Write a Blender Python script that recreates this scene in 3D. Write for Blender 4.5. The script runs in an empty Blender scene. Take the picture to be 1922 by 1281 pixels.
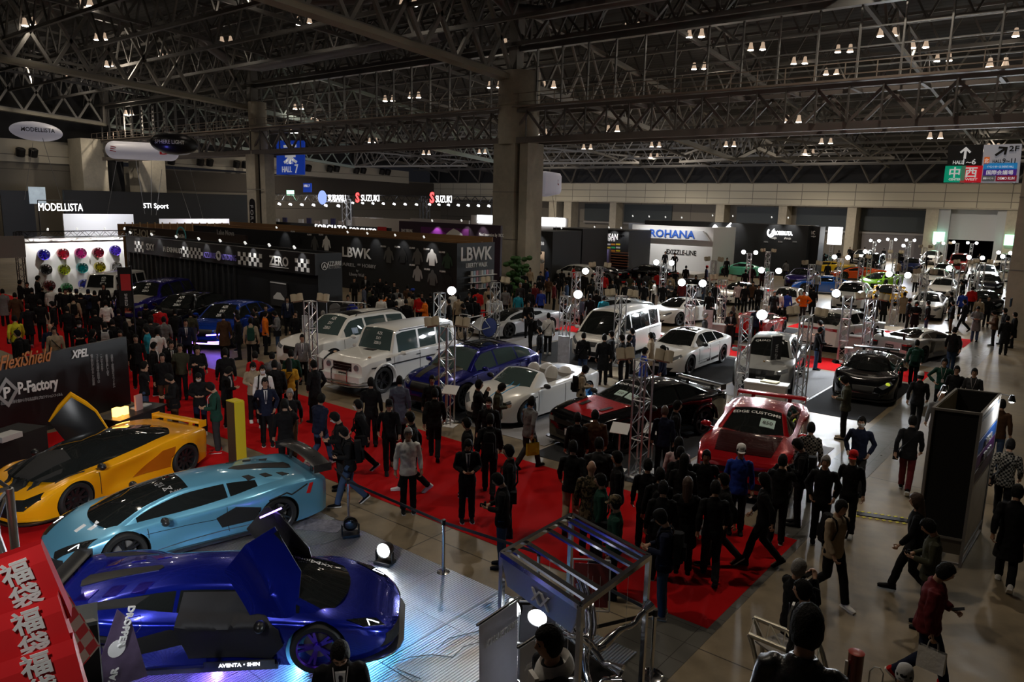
import bpy, bmesh, math, random
import numpy as np
from mathutils import Vector, Matrix, noise
from mathutils.bvhtree import BVHTree
R = math.radians
random.seed(7)
SC = bpy.context.scene
COL = SC.collection
PI = math.pi
# ------------------------------------------------------------------ camera (six metres up on the upper walkway)
F = 1395.0; CX, CY = 961.0, 640.5; H = 6.0
PITCH, ROLL, YAW = R(10.4), R(1.36), R(38.8)
fw = Vector((-math.sin(YAW)*math.cos(PITCH), math.cos(YAW)*math.cos(PITCH), -math.sin(PITCH)))
r0 = Vector((math.cos(YAW), math.sin(YAW), 0)); u0 = r0.cross(fw)
RT = math.cos(ROLL)*r0 + math.sin(ROLL)*u0; UP = -math.sin(ROLL)*r0 + math.cos(ROLL)*u0
cam = bpy.data.cameras.new('camera'); co = bpy.data.objects.new('camera', cam); COL.objects.link(co)
co.matrix_world = Matrix(((RT.x, UP.x, -fw.x, 0), (RT.y, UP.y, -fw.y, 0), (RT.z, UP.z, -fw.z, H), (0, 0, 0, 1)))
cam.sensor_width = 36; cam.lens = F/1922*36; cam.clip_end = 600; cam.clip_start = .05
SC.camera = co
def ray(px, py): return fw + (px-CX)/F*RT + (CY-py)/F*UP
def G(px, py, z=0.0):                       # point at height z on the line of sight
    d = ray(px, py); t = (z-H)/d.z
    return Vector((t*d.x, t*d.y, z))
def onY(px, py, Y):
    d = ray(px, py); t = Y/d.y
    return Vector((t*d.x, Y, H+t*d.z))
def onX(px, py, X):
    d = ray(px, py); t = X/d.x
    return Vector((X, t*d.y, H+t*d.z))
def proj(v):
    w = Vector(v)-Vector((0, 0, H)); d = w.dot(fw)
    return CX+F*w.dot(RT)/d, CY-F*w.dot(UP)/d
# ------------------------------------------------------------------ materials
MC = {}
def mat(name, col=(.5, .5, .5), rough=.5, metal=0, emit=None, es=1, coat=0, alpha=1, trans=0, spec=.5, bump=None, var=None):
    if name in MC: return MC[name]
    m = bpy.data.materials.new(name); m.use_nodes = True; nt = m.node_tree; b = nt.nodes['Principled BSDF']
    b.inputs['Base Color'].default_value = (*col, 1); b.inputs['Roughness'].default_value = rough
    b.inputs['Metallic'].default_value = metal; b.inputs['Coat Weight'].default_value = coat
    b.inputs['Coat Roughness'].default_value = .03; b.inputs['Alpha'].default_value = alpha
    b.inputs['Transmission Weight'].default_value = trans; b.inputs['Specular IOR Level'].default_value = spec
    if emit: b.inputs['Emission Color'].default_value = (*emit, 1); b.inputs['Emission Strength'].default_value = es
    tc = nt.nodes.new('ShaderNodeTexCoord')
    if var:                                   # scale, amount: mottling of the surface colour
        n = nt.nodes.new('ShaderNodeTexNoise'); n.inputs['Scale'].default_value = var[0]; n.inputs['Detail'].default_value = 5
        nt.links.new(tc.outputs['Object'], n.inputs['Vector'])
        mx = nt.nodes.new('ShaderNodeMix'); mx.data_type = 'RGBA'
        mx.inputs[6].default_value = (*[c*(1-var[1]) for c in col], 1); mx.inputs[7].default_value = (*[min(1, c*(1+var[1])) for c in col], 1)
        nt.links.new(n.outputs['Fac'], mx.inputs[0]); nt.links.new(mx.outputs[2], b.inputs['Base Color'])
    if bump:                                  # scale, strength
        n = nt.nodes.new('ShaderNodeTexNoise'); n.inputs['Scale'].default_value = bump[0]; n.inputs['Detail'].default_value = 3
        nt.links.new(tc.outputs['Object'], n.inputs['Vector'])
        bp = nt.nodes.new('ShaderNodeBump'); bp.inputs['Strength'].default_value = bump[1]; bp.inputs['Distance'].default_value = .02
        nt.links.new(n.outputs['Fac'], bp.inputs['Height']); nt.links.new(bp.outputs['Normal'], b.inputs['Normal'])
    MC[name] = m; return m
def paint(name, col, metal=.0, rough=.25): return mat('paint_'+name, col, rough, metal, coat=1)
def cloth(name, col): return mat('cloth_'+name, col, .9, bump=(9, .6), spec=.2)
M_glass = mat('car_glass', (.012, .014, .014), .03, coat=1)
M_glass2 = mat('tinted_glass', (.03, .05, .05), .03, coat=1)
M_blk = mat('black_plastic', (.012, .012, .013), .35)
M_matt = mat('matt_black', (.008, .008, .009), .8)
M_tyre = mat('tyre_rubber', (.012, .012, .012), .7)
M_chrome = mat('chrome', (.8, .8, .82), .12, 1)
M_alu = mat('aluminium', (.62, .63, .65), .35, 1)
M_steel = mat('grey_steel', (.3, .29, .28), .45, .6)
M_white = mat('white_panel', (.8, .8, .8), .5)
M_skin = mat('skin', (.46, .27, .18), .55, spec=.3)
M_lip = mat('lips', (.35, .14, .11), .5)
M_eye = mat('eyes', (.02, .015, .012), .3)
M_hair = mat('hair_black', (.005, .0045, .004), .75, bump=(60, .6), spec=.2)
M_hairg = mat('hair_grey', (.22, .21, .2), .6, bump=(60, .6))
M_hairb = mat('hair_brown', (.06, .03, .018), .55, bump=(60, .6))
M_lamp = mat('lamp_glow', (1, 1, 1), .5, emit=(.9, .97, 1), es=60)
M_lampw = mat('ceiling_lamp_glow', (1, 1, 1), .5, emit=(1, .88, .72), es=30)
M_tail = mat('tail_lamp', (.35, .005, .005), .15, coat=1)
M_head = mat('headlamp_lens', (.25, .27, .3), .08, .4, coat=1)
M_plate = mat('plate_white', (.8, .8, .8), .4)
# ------------------------------------------------------------------ mesh builder
def rot_to(d):
    return Vector(d).to_track_quat('Z', 'Y').to_matrix()
class MB:
    def __init__(s): s.v = []; s.f = []; s.m = []; s.mi = 0
    def add(s, vs, fs):
        o = len(s.v); s.v += [tuple(v) for v in vs]; s.f += [tuple(i+o for i in f) for f in fs]; s.m += [s.mi]*len(fs); return s
    def box(s, c, d, rz=0, mtx=None):
        x, y, z = d[0]/2, d[1]/2, d[2]/2
        vs = [Vector(p) for p in ((-x, -y, -z), (x, -y, -z), (x, y, -z), (-x, y, -z), (-x, -y, z), (x, -y, z), (x, y, z), (-x, y, z))]
        m = mtx or Matrix.Rotation(rz, 3, 'Z')
        return s.add([m @ v + Vector(c) for v in vs], [(0, 3, 2, 1), (4, 5, 6, 7), (0, 1, 5, 4), (1, 2, 6, 5), (2, 3, 7, 6), (3, 0, 4, 7)])
    def bar(s, a, b, w, h=None):             # square bar between two points
        a, b = Vector(a), Vector(b); L = (b-a).length
        if L < 1e-5: return s
        return s.box((a+b)/2, (w, h or w, L), mtx=rot_to(b-a))
    def tube(s, pts, r, n=8, cap=True, rings=None):
        pts = [Vector(p) for p in pts]; k = len(pts); rr = r if isinstance(r, (list, tuple)) else [r]*k
        vs = []; up = None
        for i, p in enumerate(pts):
            d = (pts[min(i+1, k-1)]-pts[max(i-1, 0)]); d = d.normalized() if d.length > 1e-9 else Vector((0, 0, 1))
            if up is None:
                up = Vector((0, 0, 1)) if abs(d.z) < .9 else Vector((0, 1, 0))
            a = d.cross(up).normalized(); up = a.cross(d).normalized()
            ra, rb = rr[i] if isinstance(rr[i], (list, tuple)) else (rr[i], rr[i])
            vs += [p+a*ra*math.cos(2*PI*j/n)+up*rb*math.sin(2*PI*j/n) for j in range(n)]
        fs = [(i*n+j, i*n+(j+1) % n, (i+1)*n+(j+1) % n, (i+1)*n+j) for i in range(k-1) for j in range(n)]
        if cap: fs += [tuple(range(n))[::-1], tuple((k-1)*n+j for j in range(n))]
        return s.add(vs, fs)
    def loft(s, rings, cap=True, closed=True):
        n = len(rings[0]); k = len(rings); vs = [v for r in rings for v in r]
        fs = [(i*n+j, i*n+(j+1) % n, (i+1)*n+(j+1) % n, (i+1)*n+j) for i in range(k-1) for j in range(n if closed else n-1)]
        if cap: fs += [tuple(range(n))[::-1], tuple((k-1)*n+j for j in range(n))]
        return s.add(vs, fs)
    def lathe(s, prof, c=(0, 0, 0), ax=(0, 0, 1), n=24, cap=False):
        m = rot_to(ax); return s.loft([[m @ Vector((r*math.cos(2*PI*j/n), r*math.sin(2*PI*j/n), z))+Vector(c) for j in range(n)] for r, z in prof], cap)
    def ell(s, c, d, n=12, k=8, mtx=None):
        m = mtx or Matrix.Identity(3)
        return s.loft([[m @ Vector((d[0]*math.sin(PI*(i+.02)/(k+.04))*math.cos(2*PI*j/n), d[1]*math.sin(PI*(i+.02)/(k+.04))*math.sin(2*PI*j/n), -d[2]*math.cos(PI*(i+.02)/(k+.04))))+Vector(c) for j in range(n)] for i in range(k+1)])
    def prism(s, poly, z0, z1, mtx=None):     # polygon in xy extruded in z
        m = mtx or Matrix.Identity(4); n = len(poly)
        vs = [m @ Vector((x, y, z0)) for x, y in poly]+[m @ Vector((x, y, z1)) for x, y in poly]
        return s.add(vs, [tuple(range(n))[::-1], tuple(range(n, 2*n))]+[(i, (i+1) % n, n+(i+1) % n, n+i) for i in range(n)])
    def mesh(s, name, mats, smooth=False, ang=35):
        me = bpy.data.meshes.new(name); me.from_pydata(s.v, [], s.f)
        for m in (mats if isinstance(mats, (list, tuple)) else [mats]): me.materials.append(m)
        if max(s.m, default=0): me.polygons.foreach_set('material_index', s.m)
        me.update()
        if smooth:
            me.polygons.foreach_set('use_smooth', [True]*len(me.polygons)); me.set_sharp_from_angle(angle=R(ang))
        return me
    def build(s, name, mats, parent=None, smooth=False, ang=35): return ob(name, s.mesh(name, mats, smooth, ang), parent)
def ob(name, me, parent=None, loc=None, rz=None, mtx=None):
    o = bpy.data.objects.new(name, me); COL.objects.link(o)
    if parent: o.parent = parent
    if mtx: o.matrix_local = mtx
    if loc is not None: o.location = loc
    if rz is not None: o.rotation_euler = (0, 0, rz)
    return o
def tag(o, label, cat, group=None, kind=None):
    o['label'] = label; o['category'] = cat
    if group: o['group'] = group
    if kind: o['kind'] = kind
    return o
def empty(name, loc, rz, label, cat, group=None):
    o = bpy.data.objects.new(name, None); COL.objects.link(o); o.location = loc; o.rotation_euler = (0, 0, rz); o.empty_display_size = .2
    return tag(o, label, cat, group)
def struct(o):
    o['kind'] = 'structure'; return o
def kids(o): return [c for c in COL.objects if c.parent == o]
def copy_tree(o, ch, parent=None):
    c = o.copy(); COL.objects.link(c)
    if parent: c.parent = parent
    for k in ch.get(o.name, []): copy_tree(k, ch, c)
    return c
# ------------------------------------------------------------------ lettering
TS = bpy.data.scenes.new('bench'); TL = TS.view_layers[0]
def depsg():
    with bpy.context.temp_override(scene=TS, view_layer=TL): dg = bpy.context.evaluated_depsgraph_get(); dg.update(); return dg
TC = {}
def text_geo(s, bold=0.0, ex=.0, align='CENTER'):
    k = (s, bold, ex, align)
    if k in TC: return TC[k]
    cu = bpy.data.curves.new('t', 'FONT'); cu.body = s; cu.size = 1; cu.align_x = align; cu.align_y = 'CENTER'; cu.offset = bold*.45; cu.extrude = ex; cu.resolution_u = 2
    o = bpy.data.objects.new('t', cu); TS.collection.objects.link(o); dg = depsg()
    me = bpy.data.meshes.new_from_object(o.evaluated_get(dg)); bpy.data.objects.remove(o)
    vs = [v.co.copy() for v in me.vertices]; fs = [tuple(p.vertices) for p in me.polygons]
    TC[k] = (vs, fs); return TC[k]
def letters(s, org, right, up, size, m, parent=None, bold=.02, width=None, name='lettering', th=.01, mirror=False, ital=0):
    right = Vector(right).normalized(); up = Vector(up).normalized(); nrm = right.cross(up)
    vs, fs = text_geo(s, bold, th/size)
    if not vs: return None
    xs = [v.x for v in vs]; w = max(xs)-min(xs); c = (max(xs)+min(xs))/2; sx = (width/w if width else size)
    ys = [v.y for v in vs]; cy = (max(ys)+min(ys))/2
    if width: size = min(size, 1.5*sx)
    mb = MB(); mb.add([Vector(org)+right*((v.x-c)*sx+ital*(v.y-cy)*size)+up*(v.y-cy)*size+nrm*(v.z*size+th) for v in vs], fs)
    return mb.build(name, m, parent)
M_txt = mat('white_lettering', (.85, .85, .85), .5)
M_txtd = mat('grey_lettering', (.35, .35, .36), .5)
M_txte = mat('lit_lettering', (1, 1, 1), .5, emit=(1, 1, 1), es=4)
M_txtk = mat('black_lettering', (.01, .01, .01), .5)
M_txtb = mat('blue_lettering', (.01, .08, .42), .5)
M_txtv = mat('violet_lettering', (.25, .2, .75), .5)
M_red = mat('red_plain', (.6, .01, .01), .5)
#@@PART2
# ================================================================== THE HALL
def nodes(m): return m.node_tree, m.node_tree.nodes['Principled BSDF']
def concrete(name, a, b, rough, joints=None):
    m = mat(name, a, rough); nt, bs = nodes(m); N = nt.nodes.new; Lk = nt.links.new
    tc = N('ShaderNodeTexCoord'); n1 = N('ShaderNodeTexNoise'); n1.inputs['Scale'].default_value = .35; n1.inputs['Detail'].default_value = 9; n1.inputs['Roughness'].default_value = .65
    n2 = N('ShaderNodeTexNoise'); n2.inputs['Scale'].default_value = 3.5; n2.inputs['Detail'].default_value = 6
    Lk(tc.outputs['Object'], n1.inputs['Vector']); Lk(tc.outputs['Object'], n2.inputs['Vector'])
    ad = N('ShaderNodeMath'); ad.operation = 'MULTIPLY_ADD'; ad.inputs[1].default_value = .35; Lk(n2.outputs['Fac'], ad.inputs[0]); Lk(n1.outputs['Fac'], ad.inputs[2])
    cr = N('ShaderNodeValToRGB'); cr.color_ramp.elements[0].position = .5; cr.color_ramp.elements[0].color = (*b, 1); cr.color_ramp.elements[1].position = .82; cr.color_ramp.elements[1].color = (*a, 1)
    Lk(ad.outputs[0], cr.inputs[0]); out = cr.outputs[0]
    if joints:
        br = N('ShaderNodeTexBrick'); br.offset = 0; br.inputs['Scale'].default_value = 1; br.inputs['Brick Width'].default_value = joints[0]; br.inputs['Row Height'].default_value = joints[1]
        br.inputs['Mortar Size'].default_value = joints[2]; br.inputs['Color1'].default_value = (1, 1, 1, 1); br.inputs['Color2'].default_value = (.9, .9, .9, 1); br.inputs['Mortar'].default_value = (.15, .14, .13, 1)
        mp = N('ShaderNodeMapping'); Lk(tc.outputs['Object'], mp.inputs[0]); Lk(mp.outputs[0], br.inputs['Vector'])
        if len(joints) > 3: mp.inputs['Rotation'].default_value = joints[3]
        mx = N('ShaderNodeMix'); mx.data_type = 'RGBA'; mx.blend_type = 'MULTIPLY'; mx.inputs[0].default_value = 1; Lk(out, mx.inputs[6]); Lk(br.outputs[0], mx.inputs[7]); out = mx.outputs[2]
    Lk(out, bs.inputs['Base Color'])
    mr = N('ShaderNodeMapRange'); mr.inputs[3].default_value = rough-.12; mr.inputs[4].default_value = rough+.2; Lk(n2.outputs['Fac'], mr.inputs[0]); Lk(mr.outputs[0], bs.inputs['Roughness'])
    return m
M_floor = concrete('floor_concrete', (.32, .25, .16), (.15, .12, .08), .36, (9, 9, .012))
M_trench = concrete('trench_cover', (.13, .125, .11), (.09, .088, .08), .3, (1.0, .45, .006))
M_conc = concrete('column_concrete', (.52, .48, .39), (.38, .35, .29), .75)
M_dk = mat('booth_black', (.010, .011, .013), .55)
M_red_c = mat('red_carpet', (.50, .006, .008), .95, bump=(300, .5), spec=.1, var=(1.2, .12))
M_gc = mat('charcoal_carpet', (.035, .037, .042), .9, bump=(300, .5), spec=.2)
M_lc = mat('pale_grey_carpet', (.33, .33, .35), .7, bump=(200, .3), spec=.3)
def slab(name, pts, z0, z1, m, label=None, cat=None, kind='structure'):
    mb = MB(); mb.prism(pts, z0, z1); o = mb.build(name, m)
    if label: tag(o, label, cat)
    else: o['kind'] = kind
    return o
def rect(x0, y0, x1, y1): return [(x0, y0), (x1, y0), (x1, y1), (x0, y1)]
slab('floor', rect(-112, -6, 12, 112), -.3, 0, M_floor)
slab('trim_1', rect(-4.78, -5, -3.78, 110), 0, .004, M_trench)
def th(o, label, cat, group=None, kind=None): return tag(o, label, cat, group, kind)
CP = 'carpet'
th(slab('carpet', rect(-48, 9.54, -3.9, 13.42), .003, .008, M_red_c), 'long red aisle carpet between the diamond plate stage and the parked show cars', CP)
th(slab('carpet', rect(-60, 13.42, -30.5, 15.4), .003, .008, M_red_c), 'wide red carpet under the crowd before the coloured wheel wall', CP)
th(slab('carpet', rect(-20.5, 3.4, -12.95, 9.0), .003, .008, M_red_c), 'red carpet under the yellow supercar', CP)
th(slab('carpet', rect(-34, 29.5, -4.9, 32.0), .003, .007, M_red_c), 'red cross aisle carpet behind the silver cars', CP)
th(slab('carpet', rect(-13, 39.3, -4.9, 42.2), .003, .007, M_red_c), 'red carpet strip reaching the trench beyond the silver coupe', CP)
th(slab('carpet', rect(-38, 52, -20, 57), .003, .007, M_red_c), 'red carpet before the white exhibition wall', CP)
for o in [o for o in COL.objects if o.name.startswith('carpet')]: o['kind'] = 'structure' if False else 'thing'
# coloured sheets laid under the cars of the middle rows
gi = 0
for x0, y0, x1, y1, c, w in ((-22.6, 15.2, -19.6, 21, 'g', 'under the tall white wagon'), (-19.5, 14.6, -16.4, 20.6, 'l', 'under the boxy white off-roader'), (-16.3, 14.6, -13.5, 21, 'g', 'under the blue crossover'),
        (-13.4, 14.6, -10.6, 21, 'l', 'under the white convertible'), (-10.5, 13.9, -7.4, 21, 'g', 'under the black muscle car'), (-7.3, 13.9, -5.0, 19.6, 'l', 'under the red muscle car'),
        (-13.2, 23.0, -10.0, 29.2, 'g', 'under the white four door coupe'), (-9.9, 23.0, -7.2, 29.2, 'l', 'under the pale grey crossover'), (-7.1, 22.8, -4.95, 29.2, 'g', 'under the gloss black coupe'),
        (-22.4, 23.2, -19.2, 29.2, 'l', 'under the silver white supercar'), (-19.0, 23.0, -14.5, 29.2, 'g', 'under the white van'), (-11.6, 33.4, -8.6, 38.9, 'g', 'under the white hatch seen from behind'),
        (-8.5, 33.2, -4.95, 38.9, 'l', 'under the silver mid engined coupe'), (-14.8, 33.2, -12, 38.9, 'g', 'under the red sports car')):
    th(slab('floor_sheet', rect(x0, y0, x1, y1), .004, .010, M_gc if c == 'g' else M_lc), ('charcoal' if c == 'g' else 'pale grey')+' floor sheet laid '+w, 'floor sheet', 'floor sheets under the cars', 'thing')
# diamond plate stage
M_dia = mat('diamond_plate', (.42, .42, .42), .32, .9); nt, bs = nodes(M_dia)
tc = nt.nodes.new('ShaderNodeTexCoord')
def wavedot(ang, off):
    mp = nt.nodes.new('ShaderNodeMapping'); mp.inputs['Rotation'].default_value = (0, 0, ang); mp.inputs['Scale'].default_value = (16, 42, 1); mp.inputs['Location'].default_value = off
    nt.links.new(tc.outputs['Object'], mp.inputs[0]); v = nt.nodes.new('ShaderNodeTexVoronoi'); v.voronoi_dimensions = '2D'; v.inputs['Randomness'].default_value = 0; v.inputs['Scale'].default_value = 1
    nt.links.new(mp.outputs[0], v.inputs['Vector']); return v.outputs['Distance']
mn = nt.nodes.new('ShaderNodeMath'); mn.operation = 'MINIMUM'; nt.links.new(wavedot(R(45), (0, 0, 0)), mn.inputs[0]); nt.links.new(wavedot(R(-45), (.5, .5, 0)), mn.inputs[1])
mr = nt.nodes.new('ShaderNodeMapRange'); mr.inputs[1].default_value = .2; mr.inputs[2].default_value = .36; mr.inputs[3].default_value = 1; mr.inputs[4].default_value = 0; nt.links.new(mn.outputs[0], mr.inputs[0])
bp = nt.nodes.new('ShaderNodeBump'); bp.inputs['Strength'].default_value = 1; bp.inputs['Distance'].default_value = .02; nt.links.new(mr.outputs[0], bp.inputs['Height']); nt.links.new(bp.outputs[0], bs.inputs['Normal'])
cr = nt.nodes.new('ShaderNodeMix'); cr.data_type = 'RGBA'; cr.inputs[6].default_value = (.22, .22, .215, 1); cr.inputs[7].default_value = (.75, .75, .73, 1); nt.links.new(mr.outputs[0], cr.inputs[0]); nt.links.new(cr.outputs[2], bs.inputs['Base Color'])
mb = MB()
for i in range(7):
    for j in range(6):
        x0 = -12.9+i*1.22; y0 = 1.0+j*1.22
        mb.box((x0+.605, y0+.605, .02), (1.21, 1.21, .028))
tag(mb.build('stage_floor', M_dia), 'silver diamond plate stage floor under the two blue supercars', 'stage floor')
# ---------------------------------------------------------------- walls
def panel_mat(name, col, w, h, mort, rough=.6, rot=(R(90), 0, 0), dark=.35):
    m = mat(name, col, rough); nt, bs = nodes(m); N = nt.nodes.new
    tc = N('ShaderNodeTexCoord'); mp = N('ShaderNodeMapping'); mp.inputs['Rotation'].default_value = rot
    br = N('ShaderNodeTexBrick'); br.offset = 0; br.inputs['Scale'].default_value = 1; br.inputs['Brick Width'].default_value = w; br.inputs['Row Height'].default_value = h; br.inputs['Mortar Size'].default_value = mort
    br.inputs['Color1'].default_value = (*col, 1); br.inputs['Color2'].default_value = (*[c*.9 for c in col], 1); br.inputs['Mortar'].default_value = (*[c*dark for c in col], 1)
    nt.links.new(tc.outputs['Object'], mp.inputs[0]); nt.links.new(mp.outputs[0], br.inputs['Vector']); nt.links.new(br.outputs[0], bs.inputs['Base Color']); return m
M_band = panel_mat('band_panels', (.66, .62, .50), 3.6, 1.1, .05)
M_bandl = panel_mat('band_panels_side', (.60, .55, .44), 3.6, 1.1, .05, rot=(R(90), 0, R(90)))
M_wallc = panel_mat('wall_concrete', (.17, .155, .13), 4.5, 3.4, .04)
M_wallcl = panel_mat('wall_concrete_side', (.19, .17, .135), 4.5, 3.4, .04, rot=(R(90), 0, R(90)))
M_dark = mat('dark_upper_wall', (.035, .035, .037), .9)
M_shut = mat('shutter', (.5, .53, .57), .5, bump=(1, 0)); nt, bs = nodes(M_shut)
wv = nt.nodes.new('ShaderNodeTexWave'); wv.bands_direction = 'Z'; wv.inputs['Scale'].default_value = 3
tc = nt.nodes.new('ShaderNodeTexCoord'); nt.links.new(tc.outputs['Object'], wv.inputs['Vector']); bp = nt.nodes.new('ShaderNodeBump'); bp.inputs['Strength'].default_value = .5; nt.links.new(wv.outputs['Fac'], bp.inputs['Height']); nt.links.new(bp.outputs[0], bs.inputs['Normal'])
YB = 110.0
def bx(name, x0, y0, z0, x1, y1, z1, m, parent=None):
    return MB().box(((x0+x1)/2, (y0+y1)/2, (z0+z1)/2), (abs(x1-x0), abs(y1-y0), abs(z1-z0))).build(name, m, parent)
GX0, GX1 = onY(1760, 430, YB).x, onY(1890, 430, YB).x
struct(bx('wall_back', -112, YB+2.2, 0, GX0+.5, YB+2.6, 7, M_wallc)); struct(bx('wall_back', GX1, YB+2.2, 0, 12, YB+2.6, 7, M_wallc))
struct(bx('wall_back', -112, YB, 6.9, 12, YB+2.6, 9.9, M_band)); struct(bx('wall_back', -112, YB+1, 9.9, 12, YB+1.4, 24, M_dark))
struct(bx('trim_2', -112, YB-.15, 6.75, 12, YB+.3, 6.95, M_conc)); struct(bx('trim_3', -112, YB-.1, 9.85, 12, YB+.3, 10.0, M_conc))
pil = [(600, 616), (745, 757), (1030, 1044), (1058, 1072), (1144, 1156), (1343, 1359), (1461, 1475), (1590, 1606), (1738, 1762), (1890, 1900)]
for a, b in pil:
    xa, xb = onY(a, 400, YB).x, onY(b, 400, YB).x
    struct(bx('wall_back_pier', xa, YB, 0, max(xb, xa+1.2), YB+2.2, 6.9, M_conc))
for i, (a, b) in enumerate(((1373, 1461), (1487, 1590), (1610, 1738), (1085, 1144), (1160, 1250))):
    xa, xb = onY(a, 400, YB).x, onY(b, 400, YB).x
    struct(bx('window_%d' % (i+1), xa, YB+2.0, 3.6, xb, YB+2.2, 6.5, mat('shutter_dark', (.03, .04, .045), .5)))
    struct(bx('trim_%d' % (i+10), xa, YB+1.8, 3.2, xb, YB+2.2, 3.45, M_steel))
struct(bx('door_1', onY(1615, 400, YB).x, YB+1.9, 0, onY(1737, 400, YB).x, YB+2.1, 3.2, mat('door_grey', (.16, .15, .16), .5)))
struct(bx('door_2', GX0, YB+1, 2.9, GX1, YB+1.2, 6.9, M_shut))
for a in (GX0-.2, GX1-1.2): struct(bx('door_3_frame', a, YB+.2, 0, a+1.4, YB+1.4, 6.8, mat('gate_jamb', (.45, .48, .52), .5)))
struct(bx('wall_back_lobby', GX0-2, 122, 0, GX1+2, 122.3, 8, M_dark)); struct(bx('floor_lobby', GX0-2, 112, -.3, GX1+2, 122, 0, M_floor))
# left side wall
XL = -110.0
struct(bx('wall_left', XL-.5, -6, 0, XL, YB+3, 10, M_wallcl)); struct(bx('wall_left', XL-.2, -6, 9.9, XL+.25, 44, 12.7, M_bandl)); struct(bx('wall_left', XL-.8, -6, 12.7, XL-.4, YB+3, 26, M_dark))
# panel band on the left wall that falls with the roof slope
mb = MB(); mb.loft([[(XL+.25, 47, 10.6), (XL+.25, 47, 13.4), (XL-.3, 47, 13.4), (XL-.3, 47, 10.6)], [(XL+.25, 103, 9.6), (XL+.25, 103, 11.9), (XL-.3, 103, 11.9), (XL-.3, 103, 9.6)]]); struct(mb.build('wall_left', M_bandl))
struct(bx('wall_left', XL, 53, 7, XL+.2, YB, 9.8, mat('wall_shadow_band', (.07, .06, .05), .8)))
struct(bx('wall_right', 11.8, -6, 0, 12.2, YB+3, 26, M_dark)); struct(bx('wall_front', -112, -6.4, 0, 12, -6, 26, M_dark))
# uplight cans on the left wall
def can(p, dirv):
    mb = MB(); d = Vector(dirv).normalized(); mb.lathe([(.02, -.1), (.5, 0), (.55, .9), (.45, 1.0), (.02, .95)], p, d, 16); mb.bar(Vector(p)-Vector((.6, 0, 0)), p, .15); return mb
for px, py in ((38, 293), (62, 294), (302, 307), (321, 308), (375, 310), (393, 311), (443, 314), (459, 315), (506, 316), (578, 321), (618, 322), (631, 322), (668, 325), (681, 325), (716, 327), (727, 328)):
    p = onX(px, py, XL+1.1); tag(can(p, (.4, 0, 1)).build('wall_lamp', M_blk, smooth=True), 'dark cylindrical spotlight can fixed to the beige wall band', 'wall lamp', 'wall lamps on the panel band')
# ---------------------------------------------------------------- columns
YG = 45.0
def column(x, n):
    struct(bx('column_%d' % n, x-1.7, YG-1.4, 0, x+.35, YG+.9, 10.45, M_conc)); struct(bx('column_%d' % n, x+.65, YG-1.2, 0, x+1.4, YG+.7, 10.45, M_conc)); struct(bx('column_%d' % n, x+.35, YG-.6, 0, x+.65, YG+.6, 10.45, M_matt))
    mb = MB(); mb.lathe([(1.55, 10.4), (1.55, 15.6)], (x-.5, YG, 0), n=28, cap=True); mb.lathe([(1.62, 13.2), (1.62, 13.4)], (x-.5, YG, 0), n=28, cap=True); struct(mb.build('column_%d' % n, M_conc, smooth=True))
    for z in (3.4, 6.9): struct(bx('trim_20', x-1.72, YG-1.42, z, x+.37, YG+.92, z+.05, M_steel))
XC = (-35.55, -71.0, -2.27)
for i, x in enumerate(XC):
    if i != 1: column(x, i+1)
a_, b_, c_ = onY(465, 400, 43.6).x, onY(483, 400, 43.6).x, onY(495, 400, 43.6).x
struct(bx('column_2', a_, 43.6, 0, b_-.1, 45.2, 10.45, M_conc)); struct(bx('column_2', b_+.3, 43.9, 0, c_, 45, 10.45, M_conc)); struct(bx('column_2', b_-.1, 44, 0, b_+.3, 45, 10.4, M_matt))
mb = MB(); mb.lathe([(.9, 10.4), (.9, 15.6)], ((a_+b_)/2, 44.6, 0), n=28, cap=True); struct(mb.build('column_2', M_conc, smooth=True))
for z in (3.4, 6.9): struct(bx('trim_21', a_-.02, 43.58, z, c_+.02, 43.7, z+.05, M_steel))
p = onX(172, 300, -105.5); struct(bx('column_4', -108.5, 41.2, 0, -104.5, 44.3, 13.1, M_conc)); struct(bx('column_5', -104.5, 47.0, 0, -101.5, 50.5, 12.4, M_conc)); struct(bx('wall_left_recess', -107, 44.3, 0, -106, 47, 12.3, M_matt))
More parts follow.
